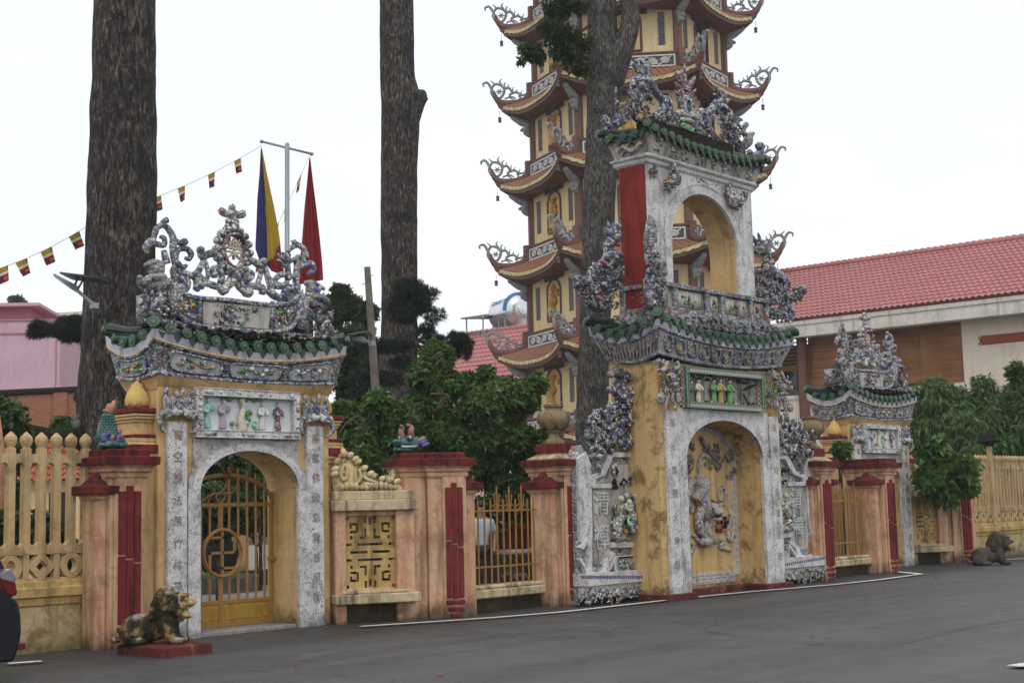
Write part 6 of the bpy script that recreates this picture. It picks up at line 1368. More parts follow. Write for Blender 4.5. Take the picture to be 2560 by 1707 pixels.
def carp_dragon(loc):
    root = thing('dragon_carp_statue', loc, 'teal ceramic dragon carp standing on its head, salmon tail up, beside broad trunk', 'statue')
    x, y, z = loc
    mb = MB(); V = lambda a, b, c: Vector((x+a, y+b, z+c))
    mb.tube(smooth([V(-.08, -.1, .06), V(-.06, -.02, .14), V(-.05, .02, .3), V(-.04, .02, .45), V(-.02, 0, .56)]), [.13, .17, .16, .12, .075], 16)
    for r_ in range(9):
        for j in range(13):
            zz = .18+r_*.042; rr = lerp(.168, .085, r_/8); a = 2*math.pi*(j+.5*(r_ % 2))/13; c = V(-.05+rr*math.cos(a), .01+rr*math.sin(a), zz); mb.blob(c, (.028, .028, .03), None, 6, 4)
    b = mb.build('scaled_body', M['jade'], root, True)
    mb = MB(); mb.blob(V(-.08, -.1, .07), (.17, .16, .09), None, 12, 8); mb.blob(V(-.2, -.16, .05), (.12, .1, .05)); mb.blob(V(.1, -.12, .06), (.14, .12, .06)); mb.tube(smooth([V(.08, 0, .1), V(.18, -.02, .14), V(.26, 0, .07)]), [.06, .07, .03], 8); mb.build('head', M['jade'], root, True)
    mb = MB(); mb.m = 0; mb.tube(smooth([V(-.2, -.14, .1), V(-.19, -.12, .2), V(-.1, -.16, .24)]), [.05, .055, .03], 8); mb.tube(smooth([V(.0, -.18, .1), V(.04, -.17, .19), V(.1, -.2, .16)]), [.04, .05, .02], 8); mb.m = 1; mb.petal(V(.1, 0, .2), V(.19, 0, .34), .05); mb.petal(V(-.1, -.18, .12), V(-.08, -.2, .22), .04); mb.build('horn', [M['ceramic_blue'], M['ceramic_pink']], root, True)
    mb = MB(); mb.petal(V(-.02, 0, .54), V(.07, 0, .78), .07, .03); mb.petal(V(-.02, 0, .54), V(-.04, -.02, .72), .07, .03); mb.petal(V(-.02, 0, .56), V(-.14, 0, .62), .05, .03); mb.build('tail_fin', M['dragon_tail'], root, True); root.scale = (.8, .8, .82); return root
def dragon_head(loc):
    root = thing('dragon_head_statue', loc, 'teal ceramic dragon head with pink horns resting on the wide salmon pillar', 'statue')
    x, y, z = loc; V = lambda a, b, c: Vector((x+a, y+b, z+c))
    mb = MB(); mb.blob(V(.1, 0, .14), (.17, .13, .13), None, 12, 8); mb.blob(V(-.08, 0, .15), (.17, .12, .07), None, 12, 8); mb.blob(V(-.06, 0, .05), (.19, .12, .06), None, 12, 8); mb.blob(V(-.2, 0, .17), (.05, .09, .04)); mb.blob(V(0, -.08, .22), (.06, .05, .05)); mb.blob(V(0, .08, .22), (.06, .05, .05)); b = mb.build('head', M['jade'], root, True)
    mb = MB()
    for sg in (-1, 1): mb.tube(smooth([V(.02, sg*.09, .24), V(.0, sg*.11, .33), V(.02, sg*.1, .4), V(-.05+.0, sg*.07, .43)]), [.045, .045, .035, .015], 8)
    mb.build('horn', M['ceramic_pink'], root, True)
    mb = MB(); mb.m = 0
    for j in range(6): mb.petal(V(.22, -.1+.04*j, .1+.03*(j % 3)), V(.38, -.14+.05*j, .16+.05*(j % 3)), .04); mb.m = j % 2
    mb.build('mane', [M['ceramic_blue'], M['ceramic_pink']], root, True)
    mb = MB(); mb.tube([V(-.2, -.1, .1), V(-.05, -.135, .095), V(.1, -.13, .11)], .012, 5)
    for j in range(7): mb.petal(V(-.18+j*.04, -.12, .115), V(-.18+j*.04, -.125, .075), .014)
    for sg in (-1, 1): mb.blob(V(-.02, sg*.11, .24), .025)
    mb.build('teeth', M['ceramic_white'], root, True); return root
# ------------------------------------------------------------------ ground
def flat(name, pts, z, mat, kind='structure'):
    mb = MB(); mb.add([(p[0], p[1], z) for p in pts], [tuple(range(len(pts)))]); o = mb.build(name, mat); 
    if o.data.polygons[0].normal.z < 0: o.data.flip_normals()
    return tag(o, kind=kind)
flat('ground', [(-400, -300), (700, -300), (700, 700), (-400, 700)], -.012, M['soil'])
mb = MB(); nx, ny = 60, 30                  # the road surface, gently uneven
mb.sheet([[(lerp(-30, 70, i/nx), lerp(-12, 16.6, j/ny), .012*mnoise.noise((i*.35, j*.45, 1))) for i in range(nx+1)] for j in range(ny+1)])
tag(mb.build('road', M['asphalt'], None, True), kind='structure')
flat('courtyard', [(-20, 16.62), (80, 16.62), (80, 60), (-20, 60)], .0, M['paving'])
def line(l, w, z=.026, mat='paint', name='road_line'):
    mb = MB(); pts = [G(*p) for p in l]; lt, rt = [], []
    for i, p in enumerate(pts):
        d = (pts[min(i+1, len(pts)-1)]-pts[max(i-1, 0)]).normalized(); nrm = Vector((-d.y, d.x, 0))*w/2; lt.append((p.x+nrm.x, p.y+nrm.y, z)); rt.append((p.x-nrm.x, p.y-nrm.y, z))
    mb.sheet([rt, lt]); return tag(mb.build(name, M[mat]), kind='structure')
line([(900, 1569), (1130, 1554), (1256, 1545), (1400, 1533), (1560, 1515), (1708, 1498), (1880, 1481), (2080, 1464), (2200, 1451), (2302, 1437)], .13)
line([(2302, 1437), (2262, 1433), (2236, 1431)], .2); line([(20, 1663), (104, 1657)], .13, .028); line([(2535, 1671), (2600, 1660)], .16, .028)
line([(2470, 1402), (2600, 1396)], .12)
line([(1760, 1578), (1840, 1590), (1900, 1597), (1990, 1603), (2060, 1610), (2215, 1617), (2330, 1592), (2440, 1566), (2600, 1540)], .018, .02, 'rubber', 'road_crack')
line([(880, 1612), (990, 1606), (1090, 1612), (1210, 1600)], .012, .02, 'rubber', 'road_crack')
for px, py, r in ((2160, 1528, .45), (2500, 1440, .5)):
    c = G(px, py); mb = MB(); mb.lathe((c.x, c.y, .014), [(r+.08, -.012), (r, 0), (r-.03, .001), (0.01, .001)], 28); mb.build('manhole', M['asphalt']); 
    o = bpy.data.objects['manhole'] if 'manhole' in bpy.data.objects else None
for i, o in enumerate(o for o in list(bpy.data.objects) if o.name.startswith('manhole')):
    tag(o, ('round manhole cover patched into the asphalt below the tall gate', 'round manhole cover in the asphalt near the far lion')[i], 'manhole cover')
# ------------------------------------------------------------------ the wall line
gate = side_gate()
far = copy_tree(gate); DXR, DYR = 18.4, -.3
far.location = gate.location + Vector((DXR, DYR, 0)); far['label'] = 'yellow temple gate before the red roofed hall, partly hidden by salmon pillars'
main_gate()
screen_wall(18.45, 19.95, 14.68, 'carved mosaic screen between the urn pillar and the stained yellow side of the tall gate')
screen_wall(23.7, 25.75, 14.5, 'white mosaic screen with long scroll panel beside the dark flared urn', True, -.18)
p1 = pillar('salmon pillar carrying the teal dragon carp, red strips behind the gilt lion', 10.14, 10.66, 15.65, 16.12, 2.33, (10.23, 10.57), [(9.98, 10.14, 15.72, 16.02)])
p2 = turned_pillar('wide salmon pillar carrying the teal dragon head beside the pierced lattice', 15.03, 15.42, R_(-27))
p3 = pillar('salmon pillar with lotus urn at the end of the iron fence, against the carved screen', 18.14, 18.62, 14.88, 15.55, 2.33, (18.24, 18.54), [(18.0, 18.14, 14.98, 15.45)], tier=False)
p4 = pillar('slim salmon pillar whose urn has a flared cup, right of the white scroll screen', 25.64, 26.18, 14.35, 14.85, 2.33, (25.75, 26.08), [(26.18, 26.36, 14.45, 14.75), (25.5, 25.64, 14.45, 14.75)], tier=False)
p5 = pillar('salmon pillar capped in black red slab, before the farther yellow gate', 28.55, 29.08, 14.4, 15.3, 2.33, (28.64, 28.98), [(28.36, 28.55, 14.5, 15.0)])
p6 = turned_pillar('salmon pillar under the bright leafy sapling, left of the far concrete fence', 15.03+18.42, 15.42, R_(-27))
for xa, xb, ya, yb, ux, uy, p, lab, s in ((18.18, 18.58, 14.95, 15.45, 18.38, 15.2, p3, 'ochre lotus petal urn in front of the glossy tree', 1.0), (25.69, 26.13, 14.43, 14.8, 25.91, 14.62, p4, 'dark lotus urn with flared cup in front of the farther yellow gate', 1.0)):
    mb = MB(); mb.loop([(xa, ya), (xb, ya), (xb, yb), (xa, yb)], [(.1, 2.38), (.11, 2.41), (.03, 2.46), (.0, 2.47), (0, 2.49)]); mb.build('stepped_top', M['cream_stone'], p)
    mb = MB(); mb.box(xa, xb, ya, yb, 2.48, 2.66); mb.build('urn_block', M['red'], p, bevel=.01); urn(lab, ux, uy, 2.66, s)
lattice_wall(13.98, 15.75, R_(-27), 'low wall with pierced ochre lattice and leaf scroll crest, beside the dragon head pillar')
lattice_wall(13.98+18.42, 15.75, R_(-27), 'low wall with pierced lattice partly covered by the bright leafy sapling')
iron_fence(16.2, 17.95, 15.3, 'ochre iron fence panel before the red glazed pot and stone table')
iron_fence(26.45, 28.3, 14.8, 'ochre iron fence panel on the far side of the tall gate')
# yellow wall seen behind the far iron fence
mb = MB(); mb.box(26.2, 29.5, 16.0, 16.2, -.05, 2.2); tag(mb.build('low_wall', M['yellow_dirty'], loc=(27.8, 16.1, 0)), 'stained yellow low wall behind the far iron fence', 'wall')
mb = MB()
nb_l = 12; concrete_fence(8.02, 11, 16.1, 'cream concrete fence beside the teal dragon carp, behind the black car')
concrete_fence(34.72, 12, 15.62, 'cream concrete fence panel between the leafy sapling and the dark lamp post'); concrete_fence(37.4, 14, 15.62, 'cream concrete fence panel running out of the photo past the dark lamp post')
# lamp post between the far fence panels
lp = thing('lamp_post', (37.2, 15.6, 0), 'slim ochre lamp post with a dark cup shaped top between the far fence panels', 'lamp post')
mb = MB(); mb.box(37.1, 37.3, 15.52, 15.72, -.05, .9); mb.prismz([(37.12, 15.54), (37.28, 15.54), (37.28, 15.7), (37.12, 15.7)], .9, 2.95, .8); mb.build('post', M['fence_cream'], lp, bevel=.02)
mb = MB(); mb.lathe((37.2, 15.62, 2.93), [(.08, 0), (.12, .05), (.3, .1), (.32, .14), (.2, .2), (.22, .3), (.1, .36)], 14); mb.build('lamp_cup', M['moss'], lp, True)
# statues
carp_dragon((10.3, 15.9, 2.49)); dragon_head((15.3, 15.6, 2.485))
pl = thing('lion_plinth', (10.2, 14.6, 0), 'worn dark red plinth under the gilt lion', 'plinth'); mb = MB(); mb.prismz([(9.84, 14.08), (10.56, 14.08), (10.56, 15.05), (9.84, 15.05)], -.03, .12, .97); mb.build('plinth_block', M['red_kerb'], pl, bevel=.02)
lion('crouching gilt lion with black lichen on a red plinth', (10.13, 14.62, .115), R_(-50), .86, M['lion'])
c = G(2512, 1412); lion('crouching dark stone lion on the asphalt before the far concrete fence', (c.x, c.y+.3, 0), R_(-48), .98, M['lion2'])
w = thing('bird_figure', (28.6, 15.25, 2.4), 'small white bird figure perched on the far pillar capped by a black red slab', 'figurine')
mb = MB(); mb.blob((28.6, 15.25, 2.48), (.06, .05, .08)); mb.blob((28.57, 15.25, 2.6), .045); mb.petal((28.55, 15.25, 2.6), (28.48, 15.25, 2.59), .015); mb.petal((28.62, 15.25, 2.46), (28.74, 15.25, 2.42), .04); mb.build('bird_body', M['ceramic_white'], w, True)
# ------------------------------------------------------------------ vegetation
def leaf_mesh(name, C, D, U, Ln, Wd, mat, parent=None, droop=0.0, origin=None):
    """C base points, D leaf directions, U surface normals (n,3); each leaf is a folded blade of its own"""
    n = len(C); D = D/np.linalg.norm(D, axis=1)[:, None]; S = np.cross(D, U); S /= np.maximum(np.linalg.norm(S, axis=1), 1e-6)[:, None]; N = np.cross(S, D)
    Ln = np.broadcast_to(np.asarray(Ln, float).reshape(-1, 1), (n, 1)); Wd = np.broadcast_to(np.asarray(Wd, float).reshape(-1, 1), (n, 1))
    dz = np.zeros((n, 3)); dz[:, 2] = -1
    m = C+D*Ln*.5+N*Ln*.05+dz*Ln*droop*.25; tip = C+D*Ln+dz*Ln*droop
    V = np.stack([C, m+S*Wd*.5+N*Wd*.18, m, m-S*Wd*.5+N*Wd*.18, tip], 1).reshape(-1, 3)
    if origin is None: origin = (0, 0, 0)
    V = V-np.array(origin)
    b = (np.arange(n)*5)[:, None]; F = np.concatenate([b+np.array([0, 2, 4, 1]), b+np.array([0, 3, 4, 2])], 1).reshape(-1, 4)
    me = bpy.data.meshes.new(name); me.vertices.add(len(V)); me.vertices.foreach_set('co', V.astype(np.float32).ravel())
    me.loops.add(F.size); me.loops.foreach_set('vertex_index', F.astype(np.int32).ravel()); me.polygons.add(len(F))
    me.polygons.foreach_set('loop_start', np.arange(0, F.size, 4, dtype=np.int32)); me.polygons.foreach_set('loop_total', np.full(len(F), 4, dtype=np.int32))
    me.materials.append(mat); me.update(calc_edges=True)
    o = bpy.data.objects.new(name, me); COL.objects.link(o)
    if parent is not None: o.parent = parent
    return o
def unit(rng, n):
    v = rng.normal(size=(n, 3)); return v/np.linalg.norm(v, axis=1)[:, None]
def crown_points(rng, clusters, n):
    vol = np.array([c[1][0]*c[1][1]*c[1][2] for c in clusters])**.7; pk = rng.choice(len(clusters), n, p=vol/vol.sum())
    cen = np.array([c[0] for c in clusters])[pk]; rad = np.array([c[1] for c in clusters])[pk]
    d = unit(rng, n); r = rng.uniform(0, 1, n)**.36; return cen+d*rad*r[:, None], d
def tree(name, label, cat, base, clusters, nros, per, ln, wd, leafmat, barkmat, tr=.1, seed=1, group=None, droop=.15, spread=.9, up=.35, sub=True, limbs=True, lump=.55):
    """tapered trunk with limbs to every clump of the crown; the crown is rosettes of leaves"""
    rng = np.random.default_rng(seed); pr = random.Random(seed)
    root = thing(name, base, label, cat, group); b = Vector(base)
    if sub:                                # break each clump into lumps of uneven size
        cl = []
        for c, r in clusters:
            k = max(9, int(20*r[0]*r[2]))
            for i in range(k):
                d = Vector(unit(rng, 1)[0]); q = Vector(c)+Vector((d.x*r[0], d.y*r[1], d.z*r[2]))*pr.uniform(.2, .95); s_ = pr.uniform(.28, .5)*lump/.55
                cl.append((tuple(q), (max(.14, r[0]*s_), max(.14, r[1]*s_), max(.12, r[2]*s_*.85))))
    else: cl = clusters
    P, d = crown_points(rng, cl, nros)
    C = np.repeat(P, per, 0); ax = np.repeat(d+np.array([0, 0, up])+rng.normal(scale=.35, size=d.shape), per, 0); ax /= np.linalg.norm(ax, axis=1)[:, None]
    t = unit(rng, len(C)); t -= ax*(t*ax).sum(1)[:, None]; t /= np.maximum(np.linalg.norm(t, axis=1), 1e-6)[:, None]
    D = t*spread+ax*rng.uniform(.15, .8, (len(C), 1)); L = ln*rng.uniform(.65, 1.25, len(C))
    leaf_mesh('crown', C, D, ax+rng.normal(scale=.25, size=ax.shape), L, L*wd, leafmat, root, droop, base)
    mb = MB(); z1 = min(c[0][2] for c in clusters)
    tops = [Vector(c[0]) for c in clusters]; fork = Vector((sum(t.x for t in tops)/len(tops), sum(t.y for t in tops)/len(tops), 0)); fork = Vector((lerp(b.x, fork.x, .35), lerp(b.y, fork.y, .35), lerp(b.z, z1, .6)))
    mb.tube(smooth([b-Vector((0, 0, .1)), lerp(b, fork, .5)+Vector((tr*.4, 0, 0)), fork], 3), [tr*1.25, tr, tr*.8], 9)
    if limbs:
        for tp in tops:
            mid = lerp(fork, tp, .5)+Vector((pr.uniform(-.15, .15), pr.uniform(-.15, .15), .1)); mb.tube(smooth([fork, mid, tp], 3), [tr*.55, tr*.4, tr*.14], 6)
        for c, r in cl[::3]: q = Vector(c); k = min(tops, key=lambda a: (a-q).length); mb.tube([lerp(fork, k, .7), lerp(k, q, .5)+Vector((0, 0, .04)), q], [tr*.22, tr*.15, tr*.05], 4)
    mb.build('trunk', barkmat, root, True); return root
def giant_trunk(label, prof, d, mat, seed, extra=None, depth=1.0, group=None):
    """prof: [(y, x left, x right)] of the trunk in the picture at horizontal distance d"""
    ys = [p[0] for p in prof]
    rows = []; n = 72; cs = []
    N = 90
    for i in range(N):
        y = lerp(ys[0], ys[-1], i/(N-1)); k = 0
        while k < len(ys)-2 and (y < ys[k+1] if ys[0] > ys[-1] else y > ys[k+1]): k += 1
        t = (y-ys[k])/(ys[k+1]-ys[k]); xl = lerp(prof[k][1], prof[k+1][1], t); xr = lerp(prof[k][2], prof[k+1][2], t)
        a, b = WD(xl, y, d), WD(xr, y, d); c = (a+b)/2; cs.append((c, (b-a).length/2))
    b0 = cs[0][0]; gz = -.05
    if b0.z > gz: cs.insert(0, (Vector((b0.x-(cs[1][0].x-b0.x)*0, b0.y, gz)), cs[0][1]*1.12))
    base = Vector((cs[0][0].x, cs[0][0].y, 0)); root = thing('giant_tree', base, label, 'tree', group)
    m = len(cs)
    for i, (c, r) in enumerate(cs):
        row = []
        for j in range(n+1):
            a = 2*math.pi*(j % n)/n; q = Vector((math.cos(a)*r*3, math.sin(a)*r*3, c.z*.55))+Vector((seed*7, 0, 0))
            rr = r*(1+.05*mnoise.noise(q*.55)+.035*mnoise.noise(q*2.1))+.022*mnoise.noise(Vector((q.x*5, q.y*5, c.z*2.2)))
            row.append((c.x+math.cos(a)*rr, c.y+math.sin(a)*rr, c.z))
        rows.append(row)
    mb = MB(); mb.sheet(rows); o = mb.build('trunk', mat, root, True)
    if extra: extra(root, cs)
    return root
M_B = M['bark_dark']
giant_trunk('broad dark bark trunk rising out of the frame beside the low gate', [(1330, 168, 372), (1130, 184, 372), (1000, 192, 370), (870, 204, 382), (544, 216, 391), (250, 227, 391), (0, 232, 391), (-200, 236, 392)], 27, M['bark_dark'], 1, group='tall bare trunks')
def knot(root, cs):
    c = WD(1046, 250, 38); mb = MB(); mb.blob(c, (.2, .25, .34), (0, .5, 0), 14, 10); mb.tube(smooth([WD(1035, 300, 38), WD(1052, 262, 37.9), WD(1068, 244, 37.8)]), [.18, .12, .04], 9); mb.build('knot', M['bark_dark'], root, True)
giant_trunk('slim dark trunk with a burl on its right side, behind the pine', [(1330, 938, 1050), (985, 946, 1046), (800, 952, 1044), (650, 953, 1044), (420, 953, 1042), (290, 953, 1048), (240, 952, 1050), (190, 950, 1036), (0, 949, 1032), (-200, 948, 1030)], 38, M['bark_dark'], 2, knot, group='tall bare trunks')
def fork(root, cs):
    mb = MB(); l = [(1500, 290), (1535, 190), (1560, 110), (1575, 60), (1572, 0), (1566, -120)]; pts = smooth([WD(x, y, 30.9) for x, y in l], 4); mb.tube(pts, [.26, .27, .25, .21, .2, .19], 16); mb.build('limb', M['bark_grey'], root, True)
    mb = MB()
    for l, r in (([(1470, 20), (1400, 10), (1370, -30)], .05), ([(1385, 0), (1375, 40), (1378, 60), (1390, 110), (1385, 150)], .018), ([(1372, -60), (1365, 30), (1340, 90), (1330, 110)], .022), ([(1480, 60), (1440, 90), (1420, 120)], .04), ([(1480, 130), (1450, 140), (1425, 160)], .03)): mb.tube(smooth([WD(x, y, 30.4) for x, y in l]), [r, r*.7, r*.4], 6)
    br = mb.build('branch', M['bark_grey'], root, True)
    rng = np.random.default_rng(5)
    cl = [(tuple(WD(x, y, 30.3)), (w*.0086, w*.0086, h*.0086)) for x, y, w, h in ((1400, 15, 45, 24), (1440, 10, 30, 25), (1390, 85, 42, 30), (1425, 95, 34, 30), (1325, 125, 28, 22), (1310, 150, 16, 10), (1345, 140, 26, 18), (1425, 130, 40, 26), (1440, 160, 34, 24), (1455, 175, 20, 18), (1360, 70, 24, 20), (1395, 130, 22, 16), (1460, 110, 20, 24))]
    P, d = crown_points(rng, cl, 850); per = 6; C = np.repeat(P, per, 0); ax = np.repeat(d*.6+np.array([0, 0, .1])+rng.normal(scale=.5, size=d.shape), per, 0); D = unit(rng, len(C))*.8+ax*.5+np.array([0, 0, -.25]); L = .13*rng.uniform(.6, 1.2, len(C))
    leaf_mesh('foliage', C, D, unit(rng, len(C))*.6+np.array([0, 0, 1]), L, L*.42, M['leaf_dark'], br, .2, root.location)
giant_trunk('grey forked trunk with a leafy hanging twig, standing before the pagoda', [(1330, 1432, 1522), (1000, 1441, 1520), (830, 1449, 1524), (700, 1455, 1531), (500, 1458, 1537), (380, 1466, 1545), (300, 1468, 1547), (220, 1468, 1556), (150, 1467, 1548), (0, 1470, 1540), (-200, 1473, 1532)], 31, M['bark_grey'], 3, fork, group='tall bare trunks')
def CL(l, d, s):                            # clumps from picture: (x, y, half width px, half height px[, extra depth])
    k = d/FPX; return [(tuple(WD(q[0], q[1], d+(q[4] if len(q) > 4 else 0))), (q[2]*k, q[2]*k*s, q[3]*k)) for q in l]
def gb(px, d): q = WD(px, 1300, d); return (q.x, q.y, 0)
tree('broadleaf_tree', 'glossy green tree with the highest top, behind the dragon head pillar', 'tree', gb(1110, 27), CL([(1085, 930, 75, 65), (1050, 1020, 90, 80), (1150, 1030, 90, 80), (1110, 1120, 120, 90), (1090, 880, 30, 28)], 27, .8), 7200, 7, .135, .4, M['leaf_mango'], M['bark_grey'], .12, 11, 'glossy green trees behind the wall')
tree('broadleaf_tree', 'glossy green tree rounded against the yellow pagoda, left of the urn', 'tree', gb(1270, 28.5), CL([(1250, 980, 100, 60), (1310, 990, 55, 65), (1270, 1080, 95, 95), (1220, 1140, 90, 80), (1180, 950, 60, 40), (1335, 1120, 60, 70), (1330, 1200, 50, 50)], 28.5, .8), 7200, 7, .135, .4, M['leaf_mango'], M['bark_grey'], .12, 12, 'glossy green trees behind the wall')
tree('broadleaf_tree', 'glossy green low tree between the low gate and the dragon head pillar', 'tree', gb(900, 26), CL([(890, 1080, 75, 75), (960, 1050, 70, 70), (860, 1030, 40, 35), (920, 1150, 110, 70), (1000, 1090, 60, 60)], 26, .8), 7200, 7, .135, .4, M['leaf_mango'], M['bark_grey'], .12, 13, 'glossy green trees behind the wall')
for k, l in enumerate(([(985, 1085), (1015, 1050), (1042, 1030), (1060, 1034)], [(905, 1040), (870, 1055), (848, 1075)], [(1228, 985), (1215, 960), (1190, 955)])):
    pass
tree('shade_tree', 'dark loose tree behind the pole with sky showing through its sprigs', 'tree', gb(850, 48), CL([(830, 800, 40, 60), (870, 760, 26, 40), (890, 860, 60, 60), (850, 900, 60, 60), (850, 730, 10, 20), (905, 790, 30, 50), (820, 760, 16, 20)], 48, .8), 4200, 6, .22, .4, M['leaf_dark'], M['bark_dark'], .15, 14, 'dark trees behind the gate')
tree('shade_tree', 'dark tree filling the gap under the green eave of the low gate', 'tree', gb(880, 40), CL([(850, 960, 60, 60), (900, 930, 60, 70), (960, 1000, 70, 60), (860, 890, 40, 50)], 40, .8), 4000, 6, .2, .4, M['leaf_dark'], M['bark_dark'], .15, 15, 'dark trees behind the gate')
tree('shade_tree', 'grey green tree top beyond the pink house', 'tree', gb(70, 90), CL([(70, 790, 26, 26), (40, 760, 30, 18), (90, 800, 14, 16)], 90, 1), 500, 6, .3, .45, M['leaf_dark'], M['bark_dark'], .2, 16)
# cloud pruned pines: pads of needles on a crooked trunk
def pine(label, d, pads, trunk, seed, tr=.07, dens=520):
    b = gb(trunk[0][0], d); root = thing('pine_tree', b, label, 'tree', 'cloud pruned pines'); rng = np.random.default_rng(seed)
    mb = MB(); pts = [Vector(b)-Vector((0, 0, .1))]+[WD(x, y, d) for x, y in trunk[1:]]; mb.tube(smooth(pts, 4), [tr*1.4, tr, tr*.8, tr*.35], 8)
    for x, y, w, h in pads:
        q = WD(x, y, d); k = min(pts[1:], key=lambda a: (a-q).length); mb.tube(smooth([k, lerp(k, q, .5)-Vector((0, 0, .05)), q], 3), [tr*.5, tr*.35, tr*.15], 5)
    mb.build('trunk', M['bark_dark'], root, True)
    k = d/FPX; cl = []
    pr = random.Random(seed)
    for x, y, w, h in pads:
        for i in range(max(4, int(w/7))): cl.append((tuple(WD(x+pr.uniform(-.8, .8)*w, y+pr.uniform(-.5, .5)*h, d+pr.uniform(-.5, .5)*w*k)), (max(.16, w*k*.42), max(.16, w*k*.42), max(.1, h*k*.5))))
    n = int(dens*sum(p[2]*p[3] for p in pads)**.5/30); P, dd = crown_points(rng, cl, n); per = 16
    C = np.repeat(P, per, 0); ax = np.repeat(dd+np.array([0, 0, .5]), per, 0); D = unit(rng, len(C))+ax*.8; L = rng.uniform(.08, .16, len(C)); leaf_mesh('needles', C, D, unit(rng, len(C)), L, .013, M['leaf_pine'], root, 0, b)
    return root
pine('tiered dark pine with a round domed top in front of the slim trunk', 34, [(1030, 730, 55, 32), (1045, 775, 58, 38), (1000, 770, 35, 30), (960, 865, 60, 14), (1060, 880, 45, 16), (1120, 855, 55, 22), (940, 945, 60, 14), (1010, 910, 40, 14), (1150, 880, 30, 18), (1075, 830, 30, 20)], [(1030, 1300), (1030, 960), (1040, 850), (1035, 760)], 21, .08, 900)
pine('dark pine with one flat pad reaching left of the broad trunk', 33, [(150, 815, 50, 24), (185, 830, 40, 24), (110, 825, 30, 18), (210, 1000, 22, 16), (240, 860, 30, 20)], [(280, 1300), (280, 1000), (270, 850), (240, 800)], 22, .08, 800)
# trees and shrubs by the far fence
for i, (px, py, w, h, d) in enumerate(((2330, 1010, 50, 80, 44), (2390, 1030, 45, 85, 45), (2455, 1010, 50, 80, 44), (2520, 1040, 45, 90, 45), (2570, 990, 40, 80, 44), (2290, 1050, 34, 90, 46), (2430, 1090, 60, 60, 43))):
    lab = ('first', 'second', 'third', 'fourth', 'fifth', 'slimmest', 'lowest')[i]
    rng = np.random.default_rng(60+i); b = gb(px, d); root = thing('weeping_tree', b, {'first': 'weeping mast tree right of the far gate roof under the wide blind', 'second': 'weeping mast tree under the pale end of the blinds', 'third': 'weeping mast tree before the bare cream wall, above the dark lamp post', 'fourth': 'weeping mast tree under the terracotta vent strip', 'fifth': 'weeping mast tree cut by the edge of the photo', 'slimmest': 'narrow weeping mast tree against the eave of the far gate', 'lowest': 'low weeping mast tree just over the far fence'}[lab], 'tree', 'weeping mast trees by the hall')
    k = d/FPX; cl = CL([(px, py, w, h*.85), (px-w*.6, py+h*.5, w, h*.65), (px+w*.7, py+h*.4, w*.9, h*.65), (px+w*.1, py-h*.5, w*.5, h*.4), (px, py+h, w*1.3, h*.6)], d, .9)
    sub = [(tuple(Vector(c)+Vector(unit(rng, 1)[0])*r[0]*.75), (r[0]*.42, r[0]*.42, r[2]*.42)) for c, r in cl for _ in range(9)]
    P, dd = crown_points(rng, sub, 1700); per = 8; C = np.repeat(P, per, 0); D = np.repeat(dd, per, 0)*.7+unit(rng, len(C))*.65+np.array([0, 0, -.5]); L = .24*rng.uniform(.6, 1.25, len(C))
    leaf_mesh('crown', C, D, np.repeat(dd, per, 0)+np.array([0, 0, .6])+rng.normal(scale=.3, size=C.shape), L, L*.22, M['leaf_willow'], root, .35, b)
    mb = MB(); mb.tube([Vector(b), WD(px, py, d), WD(px, py-h*.6, d)], [.09, .06, .02], 7); mb.build('trunk', M['bark_grey'], root, True)
tree('sapling', 'bright green broad leaved sapling growing over the far lattice wall', 'tree', (33.6, 15.0, 2.2), [(tuple(W(x, y, 14.75)), (w*.0095, w*.0085, h*.0095)) for x, y, w, h in ((2345, 1110, 24, 26), (2340, 1160, 40, 40), (2385, 1170, 48, 40), (2360, 1220, 50, 34), (2425, 1165, 30, 22), (2315, 1190, 24, 22), (2400, 1210, 36, 26))], 430, 5, .25, .72, M['leaf_light'], M['bark_grey'], .03, 31, None, .3, .9, .1)
tree('broadleaf_tree', 'leafy tree tip entering at the right edge over the hall wall', 'tree', gb(2580, 40), CL([(2550, 960, 24, 30), (2570, 1000, 30, 50), (2540, 930, 12, 14)], 40, 1), 260, 6, .25, .35, M['leaf_mango'], M['bark_grey'], .08, 33)
# inside the yard: hedges and shrubs seen through the fences
def bush(label, px, py, w, h, d, mat, seed, n=500, ln=.09, wd=.5, name='garden_shrub', group='clipped shrubs inside the yard'):
    return tree(name, label, 'shrub', gb(px, d), CL([(px, py, w, h), (px-w*.5, py+h*.3, w*.6, h*.7), (px+w*.5, py+h*.3, w*.6, h*.7)], d, .8), int(n*1.7), 6, ln*1.15, wd, mat, M['bark_dark'], .04, seed, group, lump=.9)
bush('dark round hedge tree at the left edge above the concrete fence', 10, 1080, 60, 95, 24, M['leaf_hedge'], 41, 1400, name='hedge_tree')
bush('dark shrub behind the middle pales of the concrete fence', 70, 1330, 70, 60, 20, M['leaf_hedge'], 42, 800)
bush('dark shrub at the foot of the fence by the broad trunk', 160, 1400, 60, 50, 20.5, M['leaf_hedge'], 43, 600)
bush('bright weeds sprouting along the brick wall', 165, 1075, 32, 36, 34, M['leaf_light'], 44, 400, .12)
bush('clipped shrub with pale blossoms inside the open arch', 545, 1245, 75, 55, 27, M['leaf_hedge'], 45, 1300, .08)
bush('tall shrub filling the upper right of the open arch', 650, 1180, 60, 90, 31, M['leaf_mango'], 46, 1400, .11)
bush('dark hedge behind the barred gate bars', 640, 1290, 110, 45, 33, M['leaf_hedge'], 47, 1200, .09)
bush('dark shrub in the shade left of the stone table', 1190, 1290, 60, 70, 26, M['leaf_hedge'], 48, 900, .1)
